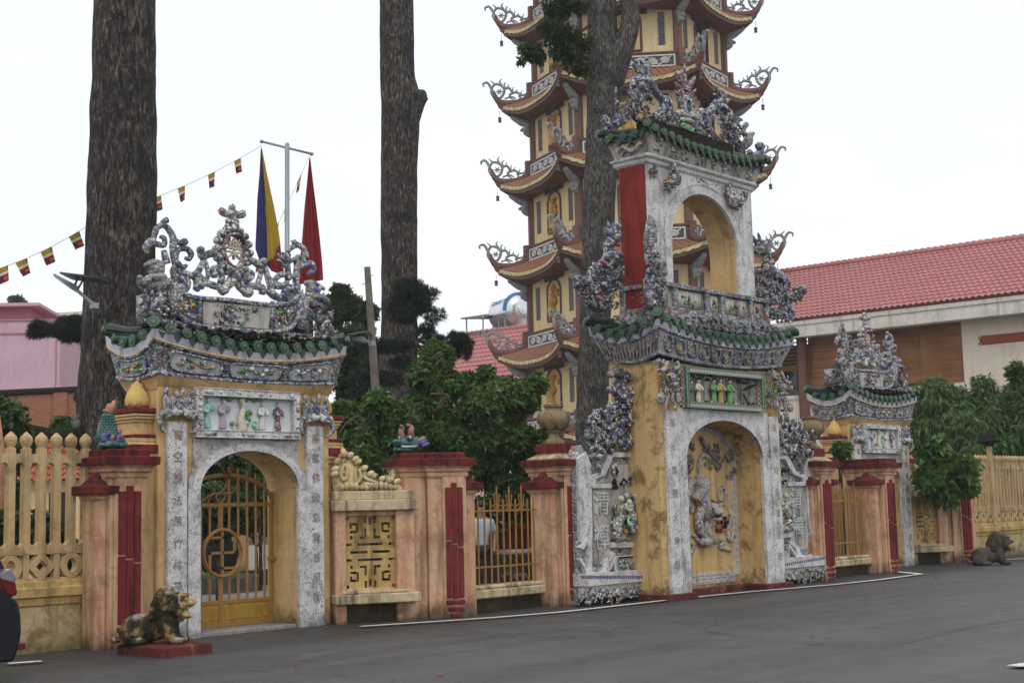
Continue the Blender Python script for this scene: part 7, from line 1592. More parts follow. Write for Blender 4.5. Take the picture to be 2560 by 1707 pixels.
bush('dark shrub in the shade above the red pot', 1300, 1260, 70, 60, 27.5, M['leaf_dark'], 49, 900, .1)
bush('spiky plant growing in the red pot', 1283, 1326, 30, 18, 27.0, M['leaf_hedge'], 50, 240, .12, .25, 'potted_plant', None)
bush('tiny fig sprout rooted on top of the far pillar slab', 2105, 1120, 14, 12, 32.0, M['leaf_light'], 51, 60, .12, .6, 'sprout', None)

bush('green shrub peeping over the top of the open arch', 545, 1165, 60, 40, 29, M['leaf_hedge'], 59, 900, .1)
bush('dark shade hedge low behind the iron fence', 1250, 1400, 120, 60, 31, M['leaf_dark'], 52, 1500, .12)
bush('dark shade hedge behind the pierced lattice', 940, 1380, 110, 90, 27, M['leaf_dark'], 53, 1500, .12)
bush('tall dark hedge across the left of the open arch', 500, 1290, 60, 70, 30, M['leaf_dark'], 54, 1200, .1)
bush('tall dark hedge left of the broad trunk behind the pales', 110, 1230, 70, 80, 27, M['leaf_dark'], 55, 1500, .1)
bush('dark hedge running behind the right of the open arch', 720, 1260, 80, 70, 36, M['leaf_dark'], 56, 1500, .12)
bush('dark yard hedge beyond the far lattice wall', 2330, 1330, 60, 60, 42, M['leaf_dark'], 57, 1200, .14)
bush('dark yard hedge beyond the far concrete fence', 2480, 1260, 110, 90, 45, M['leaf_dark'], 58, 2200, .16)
# ------------------------------------------------------------------ the hexagonal pagoda
PD = 60.0; _pc = WD(1590, 700, PD); PC = Vector((_pc.x, _pc.y, 0)); _b = -Vector((PC.x, PC.y, 0)).normalized(); _a = Vector((-_b.y, _b.x, 0))
if _a.dot(Vector((_rt.x, _rt.y, 0))) < 0: _a = -_a
def PL(a, b, z): return PC+_a*a+_b*b+Vector((0, 0, z))
def hexc(R, k): t = math.radians(60*k); return (R*math.cos(t), R*math.sin(t))
def pagoda():
    root = thing('pagoda', PC, 'yellow hexagonal many tiered pagoda with brown upturned eaves behind the forked trunk', 'pagoda')
    tips = [WD(1222, y, PD).z for y in (1098, 884, 667, 455, 259, 68)]; tips.append(tips[-1]+3.3)
    RW = [4.75, 4.62, 4.5, 4.36, 4.2, 4.05, 3.9, 3.75]
    nT = len(tips)
    wallm = MB(); 
    for i in range(nT):
        zt = tips[i]; Rw = RW[i+1]; Rl = RW[i]; Re = Rl+1.12; zm = zt-.58
        # roof of tier i
        for k in range(6):
            mb = MB(); nt = 18; rows = []
            for w in range(6):
                wv = w/5; row = []
                for j in range(nt*6+1):
                    t = j/(nt*6); s_ = abs(2*t-1); R = lerp(Re*(1+.055*s_**4), Rw+.22, wv); p0, p1 = hexc(R, k), hexc(R, k+1); z = lerp(zm+.5*s_**2.6, zt+.16, wv)-.12*math.sin(math.pi*wv)*(1-.6*s_)
                    ph = (j % 6)/6; z += .11*max(0, math.sin(math.pi*ph*2)) if ph < .5 else 0
                    row.append(PL(lerp(p0[0], p1[0], t), lerp(p0[1], p1[1], t), z))
                rows.append(row)
            mb.sheet(rows[::-1]); mb.build('roof_tiles', M['roof_orange'], root)
            # eave edge: scalloped cream strip, brown fascia and soffit
            mb = MB(); e0, e1, e2, e3 = [], [], [], []
            for j in range(nt*4+1):
                t = j/(nt*4); s_ = abs(2*t-1); z = zm+.5*s_**2.6; sc = .045*abs(math.sin(math.pi*j/4))
                def at(R, zz): p0, p1 = hexc(R*(1+.055*s_**4), k), hexc(R*(1+.055*s_**4), k+1); return PL(lerp(p0[0], p1[0], t), lerp(p0[1], p1[1], t), zz)
                e0.append(at(Re+.01, z+.05)); e1.append(at(Re+.03, z-.07-sc)); e2.append(at(Re-.03, z-.1)); e3.append((at(Re-.05, z-.24), at(Re-.4, z-.3), at(Rl+.02, zt-.62-.25*s_)))
            mb.m = 0; mb.sheet([e1, e0]); mb.m = 1; mb.sheet([[q[0] for q in e3], e2, ]); mb.sheet([e2, e1]); mb.m = 2; mb.sheet([[q[2] for q in e3], [q[1] for q in e3], [q[0] for q in e3]])
            mb.build('eave', [M['eave_cream'], M['brown'], M['soffit_brown']], root)
            # hip ridge and filigree
            c = math.radians(60*k); ca, sa = math.cos(c), math.sin(c)
            def H(r, z): return PL(ca*r, sa*r, z)
            mb = MB(); mb.tube(smooth([H(Rw+.2, zt+.3), H(Rw+.65, zt+.08), H(Re*.95, zt+.02), H(Re*1.055-.05, zt+.06), H(Re*1.055+.2, zt+.32), H(Re*1.055+.3, zt+.62)], 3), [.17, .17, .17, .17, .12, .06], 8); mb.tube(smooth([H(Rw+.3, zt-.45), H(Re*.85, zt-.36), H(Re*1.03, zt-.16), H(Re*1.055+.12, zt+.15)], 3), [.16, .17, .14, .06], 8)
            mb.build('hip_ridge', M['brown'], root, True)
            if k in (0, 1, 2, 3):
                mb = MB(); r0 = Re*1.055+.12
                def F(u, v): return H(r0-u, zt+.16+v*.88)
                for l, r_ in (([(-.18, .4), (-.3, .75), (-.45, .98), (-.62, .92), (-.6, .78)], [.08, .075, .07, .06, .04]), ([(-.1, .1), (-.28, .5), (-.12, .86), (.15, .8), (.3, .55), (.2, .25), (.0, .1)], [.075]*7), ([(.25, .6), (.5, .65), (.62, .4), (.5, .2), (.7, .05)], [.075, .07, .065, .055, .03]), ([(.5, .3), (.8, .42), (1.0, .25), (.95, .05)], [.07, .07, .06, .04]), ([(.9, .2), (1.2, .26), (1.4, .08), (1.75, .06)], [.06, .06, .05, .02]), ([(.0, .05), (.5, -.05), (1.2, -.05)], [.08, .08, .06]), ([(.2, .8), (.1, 1.0), (.2, 1.12)], [.06, .05, .02]), ([(.45, .65), (.5, .85)], [.055, .02]), ([(.8, .4), (.85, .58)], [.055, .02]), ([(1.2, .25), (1.28, .4)], [.05, .02]), ([(-.1, .86), (-.3, 1.08)], [.06, .02]), ([(.35, .6), (.3, .85), (.4, .95)], [.05, .045, .02]), ([(.65, .45), (.7, .7)], [.05, .02]), ([(1.0, .3), (1.08, .5)], [.05, .02]), ([(1.4, .15), (1.5, .3)], [.045, .015]), ([(.3, .1), (.6, .2), (.8, .08)], [.05, .05, .04])):
                    mb.tube(smooth([F(*q) for q in l], 4), [x_*.8 for x_ in r_], 6)
                for j in range(6): a = j*math.pi/3; q = F(.08, .48); mb.petal(q, F(.08+.17*math.cos(a), .48+.17*math.sin(a)), .05, .03)
                mb.build('eave_filigree', M['silver'], root, True)
                q = H(Re*1.055+.05, zt-.28); mb = MB(); mb.tube([q, q-Vector((0, 0, .22))], .012, 4); mb.lathe((q.x, q.y, q.z-.5), [(.08, 0), (.07, .04), (.06, .13), (.09, .16), (.03, .24)], 8); mb.build('bell', M['fret_back'], root)
        # balustrade band and wall of the storey above tier i
        if i < nT-1:
            z0 = zt+.16; Rb = Rw+.26
            mb = MB(); mb.prismz([tuple((PL(*hexc(Rb, k), 0)).xy) for k in range(6)], z0-.3, z0+.56); mb.build('balcony_band', M['fret_back'], root)
            ztop = tips[i+1]-.5
            mb = MB(); mb.prismz([tuple((PL(*hexc(Rw, k), 0)).xy) for k in range(6)], z0+.5, ztop+.2); mb.build('storey_wall', M['pagoda_wall'], root)
            mb = MB()
            hx_ = [tuple(PL(*hexc(Rb, k), 0).xy) for k in range(6)]
            if sum(hx_[k][0]*hx_[(k+1) % 6][1]-hx_[(k+1) % 6][0]*hx_[k][1] for k in range(6)) < 0: hx_ = hx_[::-1]
            mb.loop(hx_, [(-.1, z0+.53), (.05, z0+.55), (.07, z0+.62), (0, z0+.66), (-.2, z0+.68)]); mb.build('ledge', M['brown'], root)
            for k in (0, 1, 2):                # the three faces that look this way
                p0, p1 = hexc(Rb, k), hexc(Rb, k+1); w0, w1 = hexc(Rw, k), hexc(Rw, k+1); nn = hexc(1, k+.5)
                def Q(t, z, o=0.0, wall=False):
                    a, b = (w0, w1) if wall else (p0, p1); return PL(lerp(a[0], b[0], t)+nn[0]*o, lerp(a[1], b[1], t)+nn[1]*o, z)
                def quadbox(mb, t0, t1, za, zb, o0, o1, wall=False):
                    c = [Q(t0, za, o0, wall), Q(t1, za, o0, wall), Q(t1, zb, o0, wall), Q(t0, zb, o0, wall), Q(t0, za, o1, wall), Q(t1, za, o1, wall), Q(t1, zb, o1, wall), Q(t0, zb, o1, wall)]
                    mb.add([tuple(v) for v in c], [(0, 3, 2, 1), (4, 5, 6, 7), (0, 1, 5, 4), (1, 2, 6, 5), (2, 3, 7, 6), (3, 0, 4, 7)])
                mb = MB(); Lf = Rb
                for za, zb in ((z0+.02, z0+.08), (z0+.46, z0+.52)): quadbox(mb, .06, .94, za, zb, .0, .04)
                for t in (.06, .925): quadbox(mb, t, t+.015, z0+.08, z0+.46, .0, .04)
                ncell = 7
                for j in range(ncell):
                    tc_ = .1+(j+.5)*.8/ncell; hw = .8/ncell/2
                    pts = [Q(tc_+hw*.8*(1-u_*.8)*math.cos(2.2*2*math.pi*u_+(j % 2)*math.pi), z0+.27+.15*(1-u_*.8)*math.sin(2.2*2*math.pi*u_+(j % 2)*math.pi), .02) for u_ in [q/16 for q in range(17)]]; mb.tube(pts, .034, 4)
                    mb.tube([Q(tc_-hw, z0+(.1 if j % 2 else .44), .02), Q(tc_, z0+.27, .02), Q(tc_+hw, z0+(.44 if j % 2 else .1), .02)], .03, 4)
                mb.build('fretwork', M['fret_white'], root)
                # narrow key panels
                mb = MB(); zc = (z0+.75+ztop)/2
                for t in (.16, .84):
                    quadbox(mb, t-.035, t+.035, zc-.75, zc+.62, .005, .03, True)
                kp = mb.build('key_panel', M['fret_back'], root)
                mb = MB()
                for t in (.16, .84):
                    for j in range(9): zz = zc-.7+j*.15; mb.tube([Q(t-.028, zz, .04, True), Q(t+.028, zz+.0, .04, True), Q(t+.028, zz+.09, .04, True), Q(t-.01, zz+.09, .04, True), Q(t-.01, zz+.045, .04, True)], .014, 4)
                    for s_ in (-.033, .033): mb.tube([Q(t+s_, zc-.75, .035, True), Q(t+s_, zc+.62, .035, True)], .016, 4)
                mb.build('key_lines', M['silver'], kp)
                ar = [(.5-.135*math.cos(math.pi*j/14), zc+.25+.5*math.sin(math.pi*j/14)) for j in range(15)]
                out = [(.365, zc-.95)]+ar+[(.635, zc-.95)]
                mb = MB(); mb.add([tuple(Q(t, z, .012, True)) for t, z in out], [tuple(range(len(out)))]); win = mb.build('window' if k == 0 else 'niche', M['glass_dark'] if k == 0 else M['niche'], root)
                mb = MB(); mb.tube([Q(t, z, .03, True) for t, z in out+out[:1]], .05, 5)
                if k == 0: mb.tube([Q(.5, zc-.95, .03, True), Q(.5, zc+.74, .03, True)], .025, 4); mb.tube([Q(.365, zc+.1, .03, True), Q(.635, zc+.1, .03, True)], .025, 4)
                mb.build('niche_frame', M['brown'], win, True)
                if k != 0:
                    mb = MB(); rr = random.Random(i*7+k); g = .5+rr.uniform(-.02, .03)
                    mb.tube(smooth([Q(g-.01, zc-.85, .03, True), Q(g+.02, zc-.4, .06, True), Q(g, zc+.0, .06, True), Q(g+.01, zc+.22, .05, True)]), [.26, .2, .16, .07], 8); mb.blob(Q(g+.01, zc+.33, .06, True), (.1, .1, .12)); mb.tube(smooth([Q(g-.02, zc, .05, True), Q(g-.06, zc-.2, .07, True), Q(g, zc-.3, .09, True)]), [.07, .07, .04], 6)
                    for q in range(8): mb.blob(Q(.5+rr.uniform(-.1, .1), zc+rr.uniform(-.1, .55), .02, True), (rr.uniform(.1, .2), .1, rr.uniform(.05, .1)), None, 7, 5)
                    mb.build('niche_figure', M['niche_fig'], win, True)
                mb = MB(); quadbox(mb, .3, .7, ztop-.42, ztop-.2, .005, .03, True); mb.build('name_board', M['fret_back'], root)
            for k in range(4):                  # corner posts, brackets
                p = hexc(Rw, k); mb = MB()
                q = PL(*p, 0); mb.prismz([(q.x+.19*math.cos(2*math.pi*j/6), q.y+.19*math.sin(2*math.pi*j/6)) for j in range(6)], z0+.5, ztop+.2)
                q2 = PL(*hexc(Rb, k), 0); mb.prismz([(q2.x+.17*math.cos(2*math.pi*j/6), q2.y+.17*math.sin(2*math.pi*j/6)) for j in range(6)], z0-.05, z0+.74); mb.build('corner_post', M['brown'], root)
                c = math.radians(60*k); mb = MB()
                def H2(r, z): return PL(math.cos(c)*r, math.sin(c)*r, z)
                mb.tube(smooth([H2(Rw+.15, ztop-.95), H2(Rw+.3, ztop-.75), H2(Rw+.26, ztop-.45), H2(Rw+.55, ztop-.3), H2(Rw+.95, ztop-.05)]), [.1, .17, .2, .17, .1], 8); mb.petal(H2(Rw+.2, ztop-.6), H2(Rw+.6, ztop-.7), .1); mb.blob(H2(Rw+.33, ztop-.8), .13)
                mb.build('bracket', M['silver'], root, True)
            # small spotlights under the eave corners
    # ground storey
    mb = MB(); mb.prismz([tuple(PL(*hexc(RW[0], k), 0).xy) for k in range(6)], -.1, tips[0]); mb.build('storey_wall', M['pagoda_wall'], root)
    return root
pagoda()
# ------------------------------------------------------------------ buildings
def WX(px, py, X):
    r = ray(px, py); t = X/r.x; return Vector((X, r.y*t, CAMH+r.z*t))
def tile_sheet(mb, e0, e1, r0, r1, nu, nv, amp=.045, step=.03):
    """roof slope between eave e0-e1 and ridge r0-r1 with rolled tiles in stepped courses"""
    e0, e1, r0, r1 = map(Vector, (e0, e1, r0, r1)); n = (e1-e0).cross(r0-e0).normalized()
    if n.z < 0: n = -n
    rows = []
    for j in range(nv):
        for q in (0, 1):
            v = (j+q)/nv; row = []
            for i in range(nu*4+1):
                u = i/(nu*4); p = lerp(lerp(e0, e1, u), lerp(r0, r1, u), v)
                row.append(p+n*(amp*math.sin(2*math.pi*i/4+.6)*.5+amp*.5+(step if q == 0 else 0)))
            rows.append(row)
    mb.sheet(rows)
def hall(label, X, px_l, px_r, ridge_l, ridge_r, eave_l, eave_r, depth, nu, nv, fas=None):
    pass
# right hall: its long front runs away from the wall line
XH = 47.6
hall_o = thing('hall_building', (XH+6, 22, 0), 'cream hall with a long pink red tiled roof and bamboo blinds beyond the weeping trees', 'building')
ya, yb = WX(1700, 850, XH).y, WX(2700, 760, XH).y
el = WX(2400, 752, XH-.9); ze = el.z
rl = WX(2400, 622, XH+5.5); zr = rl.z
mb = MB(); tile_sheet(mb, (XH-.95, yb, ze), (XH-.95, ya, ze), (XH+5.5, yb, zr), (XH+5.5, ya, zr), 70, 16, .07, .05); mb.build('tiled_roof', M['roof_red'], hall_o)
mb = MB(); tile_sheet(mb, (XH+12, ya, ze), (XH+12, yb, ze), (XH+5.5, ya, zr), (XH+5.5, yb, zr), 20, 4, .07, .05); mb.build('tiled_roof', M['roof_red'], hall_o)
mb = MB()
for i in range(60): y = lerp(yb, ya, i/60); mb.tube([(XH+5.5, y, zr+.06), (XH+5.5, y+(ya-yb)/60*.97, zr+.1)], [.14, .16], 8)
mb.build('ridge_tiles', M['roof_red'], hall_o)
zf = WX(2400, 777+22, XH-.85).z
mb = MB(); mb.box(XH-.85, XH-.6, yb, ya, zf, ze-.03); mb.box(XH-.9, XH-.85, yb, ya, ze-.2, ze-.04); mb.box(XH-.6, XH+.1, yb, ya, zf+.05, zf+.15); mb.build('fascia', M['fascia'], hall_o, bevel=.015)
yw = WX(2405, 850, XH).y; zp = WX(2380, 965, XH).z
mb = MB(); mb.box(XH, XH+.25, yb, yw, -.05, zf+.05); mb.box(XH, XH+.25, yw, ya, -.05, WX(1960, 1000, XH).z-.0); mb.build('front_wall', M['cream_wall'], hall_o)
mb = MB(); mb.box(XH-.06, XH+.3, yw+.01, ya, WX(1960, 1000, XH).z, WX(1960, 992, XH).z+.02); mb.build('parapet_ledge', M['fascia'], hall_o)
mb = MB(); mb.box(XH+2.2, XH+2.4, yw, ya, 0, zf+.05); mb.build('back_wall', M['ochre_wall'], hall_o)
ze_ = WX(2200, 955, XH+.1).z
for k, (pa, pb) in enumerate(((2404, 2300), (2300, 2165), (2165, 2018))):
    y0, y1 = WX(pa, 850, XH+.15).y, WX(pb, 850, XH+.15).y; zb_ = WX(pa, 955 if k < 2 else 965, XH+.15).z; rows = []
    for j in range(40):
        v = j/39; rows.append([(XH+.14+.05*k+.05*math.sin(3*u+k)+(.006 if j % 2 else 0)+(.25*(1-u)*v if k == 1 else 0), lerp(y0, y1, u), lerp(zb_, zf+.1, v)) for u in [q/10 for q in range(11)]])
    mb = MB(); mb.sheet(rows); mb.tube([rows[0][0], rows[0][-1]], .03, 6); o = mb.build('bamboo_blind', M['blind'], hall_o)
for px in (2006,):
    c = WX(px, 900, XH-.1); mb = MB(); mb.lathe((c.x, c.y, 0), [(.2, 0), (.2, zf+.08)], 16); mb.build('column', M['brown'], hall_o, 40)
c0, c1 = WX(1955, 930, XH+2.18), WX(1996, 1005, XH+2.18); mb = MB(); mb.box(XH+2.14, XH+2.19, c1.y, c0.y, c1.z, c0.z); win = mb.build('window', M['glass_dark'], hall_o)
mb = MB()
for z in [lerp(c0.z+.25, c0.z+1.1, q/6) for q in range(7)]: mb.box(XH+2.12, XH+2.18, c1.y-.6, c0.y+.1, z, z+.05)
mb.build('louver', M['fret_back'], hall_o)
c0, c1 = WX(2452, 837, XH-.01), WX(2600, 812, XH-.01); mb = MB(); zz = c0.z-.24
mb.box(XH-.012, XH+.004, c1.y, c0.y, zz-.12, zz+.2); v = mb.build('vent_strip', M['brown'], hall_o); mb = MB()
for i in range(22):
    y = lerp(c1.y, c0.y, (i+.5)/22); mb.tube([(XH-.02, y-.13, zz-.1), (XH-.02, y, zz+.17), (XH-.02, y+.13, zz-.1)], .03, 4); mb.tube([(XH-.02, y-.13, zz+.17), (XH-.02, y, zz-.1), (XH-.02, y+.13, zz+.17)], .03, 4)
mb.build('vent_blocks', M['roof_old'], v)
# the further hall with the water tank
XF = 59.0
ho = thing('hall_building', (XF+4, 50, 0), 'distant red tiled roof carrying the steel water tank, left of the pagoda', 'building')
q0, q1 = WX(1156, 846, XF+4), WX(1345, 812, XF+4); zr2 = (q0.z+q1.z)/2; zd = zr2-4.2
mb = MB(); y_l, y_r = q0.y, q1.y-6; tile_sheet(mb, (XF-2, y_r, zd), (XF-2, y_l+2.2, zd), (XF+4, y_r, zr2), (XF+4, y_l, zr2), 40, 14, .09, .06); mb.build('tiled_roof', M['roof_red'], ho)
mb = MB(); mb.box(XF-1, XF+9, y_r, y_l+1.2, -.05, zd); mb.build('wall', M['cream_wall'], ho)
mb = MB()
for i in range(30): y = lerp(y_r, y_l, i/30); mb.tube([(XF+4, y, zr2+.08), (XF+4, y+(y_l-y_r)/30*.97, zr2+.12)], [.15, .18], 7)
for i in range(12): a = Vector((XF+4, y_l, zr2+.05)); b = Vector((XF-2, y_l+2.2, zd+.05)); mb.tube([lerp(a, b, i/12), lerp(a, b, (i+.97)/12)], [.15, .18], 7)
mb.build('ridge_tiles', M['roof_red'], ho)
# steel tank, lying along the ridge
ta, tb = WX(1238, 777, XF+5), WX(1318, 780, XF+5); r = .95
tk = thing('water_tank', (XF+5, (ta.y+tb.y)/2, zr2), 'horizontal stainless steel water tank with blue lettering above the distant roof', 'water tank')
mb = MB(); L_ = abs(ta.y-tb.y)*.98; cx_, cy_, cz_ = XF+5, (ta.y+tb.y)/2, (ta.z+tb.z)/2-.1
ax = Vector((-.45, -1, 0)).normalized(); pr_ = [(0, -.5*L_-.42), (.45*r, -.5*L_-.36), (.85*r, -.5*L_-.2), (r, -.5*L_)]+[(r*(1.0 if k % 2 else .985), -.5*L_+L_*k/12) for k in range(13)]+[(r, .5*L_), (.85*r, .5*L_+.2), (.5*r, .5*L_+.34), (.3*r, .5*L_+.36), (.28*r, .5*L_+.46), (.0, .5*L_+.48)]
sd = Vector((-ax.y, ax.x, 0)); vv = []
for rr_, l in pr_:
    for j in range(28): a = 2*math.pi*j/28; p = Vector((cx_, cy_, cz_))+ax*l+sd*(math.cos(a)*rr_)+Vector((0, 0, math.sin(a)*rr_)); vv.append(tuple(p))
mb.add(vv, [(i*28+j, i*28+(j+1) % 28, (i+1)*28+(j+1) % 28, (i+1)*28+j) for i in range(len(pr_)-1) for j in range(28)]); mb.build('tank_drum', M['steel'], tk, 35)
mb = MB()
for l in (-.35, 0, .35):
    p = Vector((cx_, cy_, cz_))+ax*(l*L_)
    for s_ in (-.8, .8): q = p+sd*s_; mb.tube([q+Vector((0, 0, -.3)), q-Vector((0, 0, 1.6))], .06, 5)
    mb.tube([p+sd*-.85-Vector((0, 0, .75)), p+sd*.85-Vector((0, 0, .75))], .06, 5)
mb.build('stand', M['steel_grey'], tk)
fr = ax.cross(Vector((0, 0, 1))); fr = -sd if (-sd).dot(Vector((-1, -1, 0))) > 0 else sd
Mx = Matrix((( -ax.x if False else ax.x, 0, fr.x, 0), (ax.y, 0, fr.y, 0), (0, 1, 0, 0), (0, 0, 0, 1)))
def lay(p, up): 
    e = ax; n_ = e.cross(up); return Matrix(((e.x, up.x, n_.x, p.x), (e.y, up.y, n_.y, p.y), (e.z, up.z, n_.z, p.z), (0, 0, 0, 1)))
upv = Vector((0, 0, 1)); tl = (fr*.72+upv*.7).normalized(); upt = (upv*.72-fr*.7).normalized()
text_obj('lettering', 'TOÀN MỸ', .62, lay(Vector((cx_, cy_, cz_))+tl*(r+.012)-ax*.2, upt), M['letter_blue'], tk, .006)
mb = MB(); p = Vector((cx_, cy_, cz_))+ax*(.5*L_+.02)
mb.tube([p+sd*(math.cos(a)*r*1.01)+Vector((0, 0, math.sin(a)*r*1.01)) for a in [math.pi*j/20*1.05-.1 for j in range(21)]], .16, 6, flat=.15); mb.build('blue_band', M['letter_blue'], tk)
cp = thing('roof_canopy', (XF+5, ta.y+2.5, zr2), 'small grey lean-to canopy on posts beside the steel water tank', 'canopy')
qa, qb = WX(1196, 796, XF+5), WX(1246, 790, XF+5); mb = MB(); mb.add([(XF+3.4, qa.y, qa.z-.1), (XF+3.4, qb.y, qb.z-.25), (XF+6.5, qb.y, qb.z+.5), (XF+6.5, qa.y, qa.z+.15), (XF+3.4, qa.y, qa.z-.18), (XF+3.4, qb.y, qb.z-.33), (XF+6.5, qb.y, qb.z+.42), (XF+6.5, qa.y, qa.z+.07)], [(0, 1, 2, 3), (7, 6, 5, 4), (0, 4, 5, 1), (1, 5, 6, 2), (2, 6, 7, 3), (3, 7, 4, 0)]); mb.build('canopy_roof', M['fret_back'], cp)
mb = MB()
for y in (qa.y-.3, qb.y): mb.tube([(XF+3.6, y, qa.z-.1), (XF+3.6, y, zr2-.3)], .05, 5); mb.tube([(XF+6.3, y, qa.z), (XF+6.3, y, zr2-.3)], .05, 5)
mb.tube([(XF+3.6, qa.y-.3, zr2+.15), (XF+3.6, qb.y, zr2+.15)], .04, 5); mb.build('canopy_posts', M['steel_grey'], cp)
# houses on the left
def house_frame(px, d, rz):
    q = WD(px, 1300, d); e = Vector((math.cos(rz), math.sin(rz), 0)); return Vector((q.x, q.y, 0)), e, Vector((-e.y, e.x, 0))
def hbox(mb, o, e, f, a0, a1, b0, b1, z0, z1):
    P = [o+e*a+f*b for a, b in ((a0, b0), (a1, b0), (a1, b1), (a0, b1))]; mb.prismz([(p.x, p.y) for p in P], z0, z1)
DH = 52; o, e, f = house_frame(145, DH, math.atan2(_rt.y, _rt.x)+.08)
k = DH/FPX; z_at = lambda y, d=DH: WD(100, y, d).z
ph = thing('pink_house', o, 'windowless pink house with a flat roof hut behind the brick wall', 'building')
mb = MB(); hbox(mb, o, e, f, -9, 0, 0, 8, -.1, z_at(800)); mb.build('wall', M['pink'], ph)
mb = MB(); hbox(mb, o, e, f, -9, -.02, -.03, 0, z_at(834), z_at(829)); hbox(mb, o, e, f, -.16, -.12, -.03, 0, z_at(1000), z_at(850)); hbox(mb, o, e, f, -9, .03, -.05, 8, z_at(800), z_at(796)); mb.build('trim_band', M['pink_dark'], ph)
mb = MB(); hbox(mb, o, e, f, -9, -96*k, 1.5, 6, z_at(800), z_at(752)); mb.build('roof_hut', M['pink_dark'], ph)
mb = MB(); hbox(mb, o, e, f, -9, -68*k, 1.0, 7, z_at(752), z_at(744)); mb.build('hut_roof', M['pink'], ph)
DB = 40; o2, e2, f2 = house_frame(20, DB, math.atan2(_rt.y, _rt.x)+.35); z_b = lambda y, x=100: WD(x, y, DB).z
br = thing('brick_wall', o2, 'bare brick wall below the pink house', 'wall')
mb = MB(); L2 = 4.2; P = [(0, z_b(992)), (L2*.5, z_b(975)), (L2, z_b(955))]
top = [o2-e2*1.2, o2+e2*L2]; mb.add([tuple(p+f2*q+Vector((0, 0, z))) for q in (0, .25) for p, z in ((top[0], 0), (top[1], 0), (top[1], z_b(962)), (top[0], z_b(990)))], [(0, 1, 2, 3), (7, 6, 5, 4), (3, 2, 6, 7), (1, 5, 6, 2), (0, 3, 7, 4)]); mb.build('brick_face', M['brick'], br)
mb = MB(); mb.tube([top[0]+Vector((0, 0, z_b(988))), top[1]+Vector((0, 0, z_b(960)))], .09, 6); mb.build('coping', M['moss'], br)
mb = MB(); hbox(mb, o2, e2, f2, 1.1, 1.45, -.06, 0, -.05, z_b(980)); mb.build('pier', M['brick'], br)
o3, e3, f3 = house_frame(170, 62, math.atan2(_rt.y, _rt.x)+.1); zc = lambda y: WD(170, y, 62).z
h3 = thing('tiled_house', o3, 'small house with a red tiled roof squeezed between the pink house and the broad trunk', 'building')
mb = MB(); hbox(mb, o3, e3, f3, -1.5, 3, 3, 6, -.1, zc(890)); mb.build('wall', M['cream_wall'], h3)
mb = MB(); tile_sheet(mb, o3-e3*1.2+Vector((0, 0, zc(962))), o3+e3*3+Vector((0, 0, zc(962))), o3-e3*1.2+f3*3+Vector((0, 0, zc(882))), o3+e3*3+f3*3+Vector((0, 0, zc(882))), 16, 9, .08, .05); mb.build('tiled_roof', M['roof_red'], h3)
o4, e4, f4 = house_frame(160, 85, math.atan2(_rt.y, _rt.x)-.15); zd_ = lambda y: WD(160, y, 85).z
h4 = thing('tall_house', o4, 'tall yellow house with turquoise window bays far behind the flat pine pad', 'building')
mb = MB(); hbox(mb, o4, e4, f4, -1.2, 5, 0, 6, -.1, zd_(790)); mb.build('wall', M['pagoda_wall'], h4)
mb = MB(); hbox(mb, o4, e4, f4, -1.4, 5, -.3, 6, zd_(790), zd_(782)); mb.build('roof_slab', M['fascia'], h4)
mb = MB(); hbox(mb, o4, e4, f4, -1.1, -.2, -.06, 0, zd_(886), zd_(862)); hbox(mb, o4, e4, f4, .5, 1.2, -.06, 0, zd_(886), zd_(862)); mb.build('window_bay', M['blue_wall'], h4)
mb = MB(); hbox(mb, o4, e4, f4, -.0, 1.4, -.08, 0, zd_(812), zd_(796)); mb.build('window', M['glass_green'], h4)
# small shrine hut behind the left fence
DS = 25.5; o5, e5, f5 = house_frame(110, DS, math.atan2(_rt.y, _rt.x)+.12); z5 = lambda y, d=DS: WD(110, y, d).z
h5 = thing('shrine_hut', o5, 'low hut with an old red tiled roof and black ridge behind the concrete fence', 'hut')
mb = MB(); tile_sheet(mb, o5-e5*.45+Vector((0, 0, z5(1205))), o5+e5*.75+Vector((0, 0, z5(1205))), o5-e5*.5+f5*1.2+Vector((0, 0, z5(1085))), o5+e5*.5+f5*1.2+Vector((0, 0, z5(1130))), 11, 6, .05, .03); mb.build('tiled_roof', M['roof_old'], h5)
mb = MB(); mb.tube([o5-e5*.55+f5*1.2+Vector((0, 0, z5(1062))), o5+e5*.2+f5*1.2+Vector((0, 0, z5(1085))), o5+e5*.75+f5*1.2+Vector((0, 0, z5(1122)))], [.1, .1, .09], 8, flat=.8); mb.build('ridge', M['moss'], h5)
mb = MB(); hbox(mb, o5, e5, f5, -.4, .7, .15, 1.2, -.05, z5(1200)); mb.build('wall', M['pagoda_wall'], h5)
mb = MB(); hbox(mb, o5, e5, f5, .05, .35, .13, .16, -.0, z5(1230)); mb.build('doorway', M['glass_dark'], h5)
mb = MB(); q = o5+e5*.3+f5*1.2; mb.box(q.x-.13, q.x+.13, q.y-.13, q.y+.13, z5(1100), z5(1062)); b_ = mb.build('ridge_post', M['moss'], h5, bevel=.02)
mb = MB(); mb.blob((q.x, q.y, z5(1050)), (.09, .09, .12)); mb.blob((q.x-.03, q.y, z5(1035)), .07); mb.petal((q.x-.12, q.y, z5(1048)), (q.x+.05, q.y, z5(1048)), .04); mb.build('ridge_figure', M['stone_grey'], h5, True)
# orange post at the left edge
q = WD(-4, 1300, 23); pp = thing('orange_post', (q.x, q.y, 0), 'leaning orange post at the left edge behind the concrete fence', 'post'); mb = MB(); mb.tube([(q.x, q.y, 0), tuple(WD(0, 1140, 23)), tuple(WD(-10, 1040, 23))], [.09, .09, .06], 8); mb.build('post', M['dragon_tail'], pp, True)
